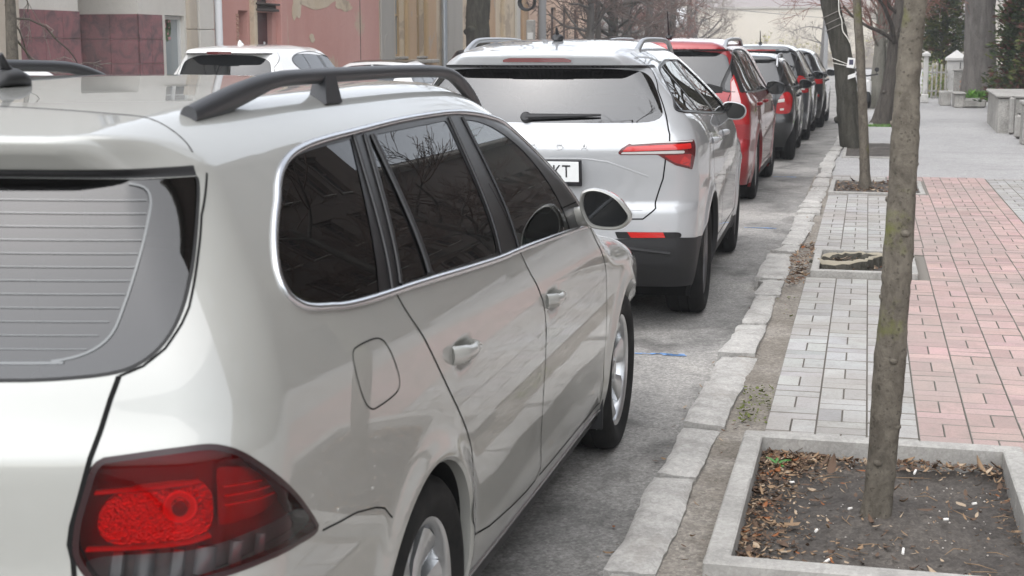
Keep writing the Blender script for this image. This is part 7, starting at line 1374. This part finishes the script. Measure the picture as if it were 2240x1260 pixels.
# left side of the street
LX = -8.4
fx = gen(1.60, .955, .90, 2.88, .90, 1.07, (1.07, 1.44), roofw=.58, rt=.38, spo=(1.475, .20, .48, .66), tum=.46, lean=.10, r1=.12, cowl=(2.15, 1.08), hdr=(1.30, 1.50), rq=.13)
fx.update(name='coupe_suv', loc=(-8.15, 18.35, 0), yaw=.0, label='glossy white sporty off-roader with a broad roof spoiler, in front of the drainpipe', cat='car', group=GL, paint='white_paint', lod=.75, seed=15)
fxc, SX, ox = std_car(fx, [(-.10, 1.33), (-.12, 1.40), (.1, 1.47), (.6, 1.505), (1.0, 1.49), (1.35, 1.40), (1.75, 1.22), (1.9, 1.12), (1.8, 1.10), (1.0, 1.11), (.45, 1.12), (.15, 1.18)], [(.42, .38, .02), (1.02, .92, .10)], [(0, .7), (.5, .7), (.62, .85), (.70, 1.0), (.72, 1.12), (.66, 1.3), (.60, 1.5)], [(0, 1.07), (.4, 1.075), (.66, 1.13), (.60, 1.40), (.4, 1.455), (0, 1.468)],
  [dict(p=[(.66, .92), (.68, 1.02), (.88, .99), (.86, .90)], m='lamp_red', r=.02)], zs=.3, wheel=(.38, .25, .26, 5, 'alloy'), ws=(1.38, 2.08, .52, .72))
mirror_std(fxc, .93, 1.72, 1.12, 1.0, ('white_paint', 'mirror_face', 'plastic')); shark(SX, -.12, 'white_paint', fxc, h=.065); wiper(SX, -.02, .40, 1.10, ox['tailgate'][0])
q = MB(); ss_ = np.linspace(-.17, .17, 8); P_, N_ = SX.wall([SX.sx(abs(x), 1.49) for x in ss_], np.full(8, 1.485)); P_[:, 0] *= np.sign(ss_); N_[:, 0] *= np.sign(ss_); q.add(np.r_[P_+N_*.005+np.array((0, 0, -.018)), P_+N_*.005+np.array((0, 0, .016))], [(i, i+1, 9+i, 8+i) for i in range(7)]); q.build('brake_light', 'lamp_red_dark', ox['tailgate'][0])
sd_ = gen(1.385, .91, 1.02, 2.82, .85, .92, (.95, 1.2), roofw=.6, rt=.33, tum=.40, notch=(-.70, .945, .25), cowl=(2.1, .96), hdr=(1.30, 1.31), hoodz=.90)
sd_.update(name='sedan', loc=(-8.35, 24.1, -.04), yaw=.0, label='white saloon with a dark glass roof, parked before the two narrow windows', cat='car', group=GL, paint='white_paint', lod=.7, seed=17)
sd_['top'] = [dict(n='rear_window', p=np.array([(-.05, -.62), (.50, -.56), (.52, -.50), (.50, .10), (.45, .16), (-.05, .20)]), m='solid_glass', glass=1, off=-.002, sym='join'), dict(n='glass_roof', p=np.array([(-.05, .36), (.50, .34), (.53, .38), (.53, 1.12), (.5, 1.16), (-.05, 1.18)]), m='solid_glass', glass=1, off=.001, sym='join')]
SED0 = Shell(sd_); sdlo = [(-.18, 1.0), (-.20, 1.04), (.0, 1.16), (.25, 1.24), (.6, 1.28), (1.0, 1.275), (1.25, 1.22), (1.6, 1.08), (1.78, .98), (1.72, .96), (.9, .965), (.3, .975)]
sed, SE, os_ = std_car(sd_, sdlo, [(.42, .36, .04), (1.02, .92, .09)], [(0, .62), (.5, .62), (.56, .75), (.60, .86), (.58, .93)], None, [dict(p=[(.52, .80), (.55, .905), (.80, .90), (.87, .86), (.86, .78), (.62, .765)], m='lamp_red', r=.02, **{'in': [([(.70, .885), (.72, .885), (.735, .815), (.83, .825), (.83, .805), (.715, .795)], 'lamp_red_bright', .003)]})], zs=.24, wheel=(.33, .22, .23, 5, 'alloy'), ws=(1.36, 2.02, .5, .70))
mirror_std(sed, .88, 1.62, 1.0, .9, ('white_paint', 'mirror_face', 'plastic')); shark(SE, .05, 'white_paint', sed, h=.05)
bs = gen(1.60, .93, .92, 2.75, .9, 1.05, (1.08, 1.42), roofw=.62, rt=.36, spo=(1.47, .16, .5, .68), tum=.36, lean=.12)
bs.update(name='black_off_roader', loc=(-8.02, 30.9, -.05), yaw=.0, label='black off-roader with a jutting roof spoiler and glowing tail lamps, farthest car on the left', cat='car', group=GL, paint='black_paint', lod=.6, seed=19)
bsc, SB, ob_ = std_car(bs, dlo_std(-.45, 1.8, 1.06, .06, 1.46, -.25, 1.12), [(.10, .05, .06), (.85, .8, .08)], [(0, .62), (.5, .62), (.62, .8), (.67, 1.0), (.70, 1.1), (.66, 1.35), (.63, 1.5)], [(0, 1.09), (.3, 1.09), (.65, 1.10), (.61, 1.42), (.3, 1.455), (0, 1.46)], [dict(p=[(.62, .70), (.64, .90), (.88, .88), (.88, .70)], m='lamp_red', r=.02, **{'in': [([(.70, .86), (.74, .86), (.75, .77), (.85, .77), (.85, .73), (.71, .73)], 'lamp_lit', .003)]})], zs=.3, wheel=(.36, .23, .24, 5, 'alloy_dark'), ws=(1.42, 2.2, .55, .74))
mirror_std(bsc, .90, 1.70, 1.10, 1.0, ('black_paint', 'mirror_face', 'plastic'))
wh = gen(1.43, .89, .80, 2.60, .85, .97, (1.0, 1.30), roofw=.6, rt=.32, tum=.36, lean=.2, spo=(1.33, .06, .48, .64), cowl=(1.98, .99), hdr=(1.28, 1.33))
wh.update(name='white_hatchback', loc=(LX, 11.7, -.02), yaw=.0, label='white hatchback whose roof shows under the left roof rail of the station wagon', cat='car', group=GL, paint='white_paint', lod=.7, seed=21)
whc, SW, ow = std_car(wh, [(-.35, 1.03), (-.38, 1.08), (-.2, 1.22), (.1, 1.29), (.6, 1.315), (1.0, 1.31), (1.3, 1.25), (1.6, 1.12), (1.78, 1.01), (1.72, .985), (.9, .995), (.1, 1.01)], [(.15, .1, .05), (.85, .78, .09)], [(0, .6), (.5, .6), (.6, .8), (.63, .95), (.66, 1.02), (.62, 1.2), (.60, 1.34)], [(0, 1.0), (.3, 1.0), (.61, 1.02), (.585, 1.29), (.3, 1.315), (0, 1.32)], [dict(p=[(.60, .80), (.62, .95), (.80, .94), (.84, .82)], m='lamp_red', r=.02)], zs=.25, wheel=(.32, .21, .21, 5, 'alloy'), ws=(1.36, 1.93, .52, .70))
mirror_std(whc, .85, 1.58, 1.03, .9, ('white_paint', 'mirror_face', 'plastic'))
# ------------------------------------------------------------ air
hm_ = bpy.data.materials.new('haze'); hm_.use_nodes = True; ht = hm_.node_tree; ht.nodes.clear(); ho = ht.nodes.new('ShaderNodeOutputMaterial'); hv = ht.nodes.new('ShaderNodeVolumePrincipled'); hv.inputs['Color'].default_value = (.93, .95, .98, 1); hv.inputs['Density'].default_value = .0016; hv.inputs['Anisotropy'].default_value = .2; ht.links.new(hv.outputs[0], ho.inputs['Volume']); M['haze'] = hm_
q = MB(); q.box((0, 320, 13.5), (1040, 780, 30)); o = q.build('haze', 'haze', smooth=False); o['kind'] = 'stuff'; o['label'] = 'thin pale haze in the air of the street'; o['category'] = 'haze'
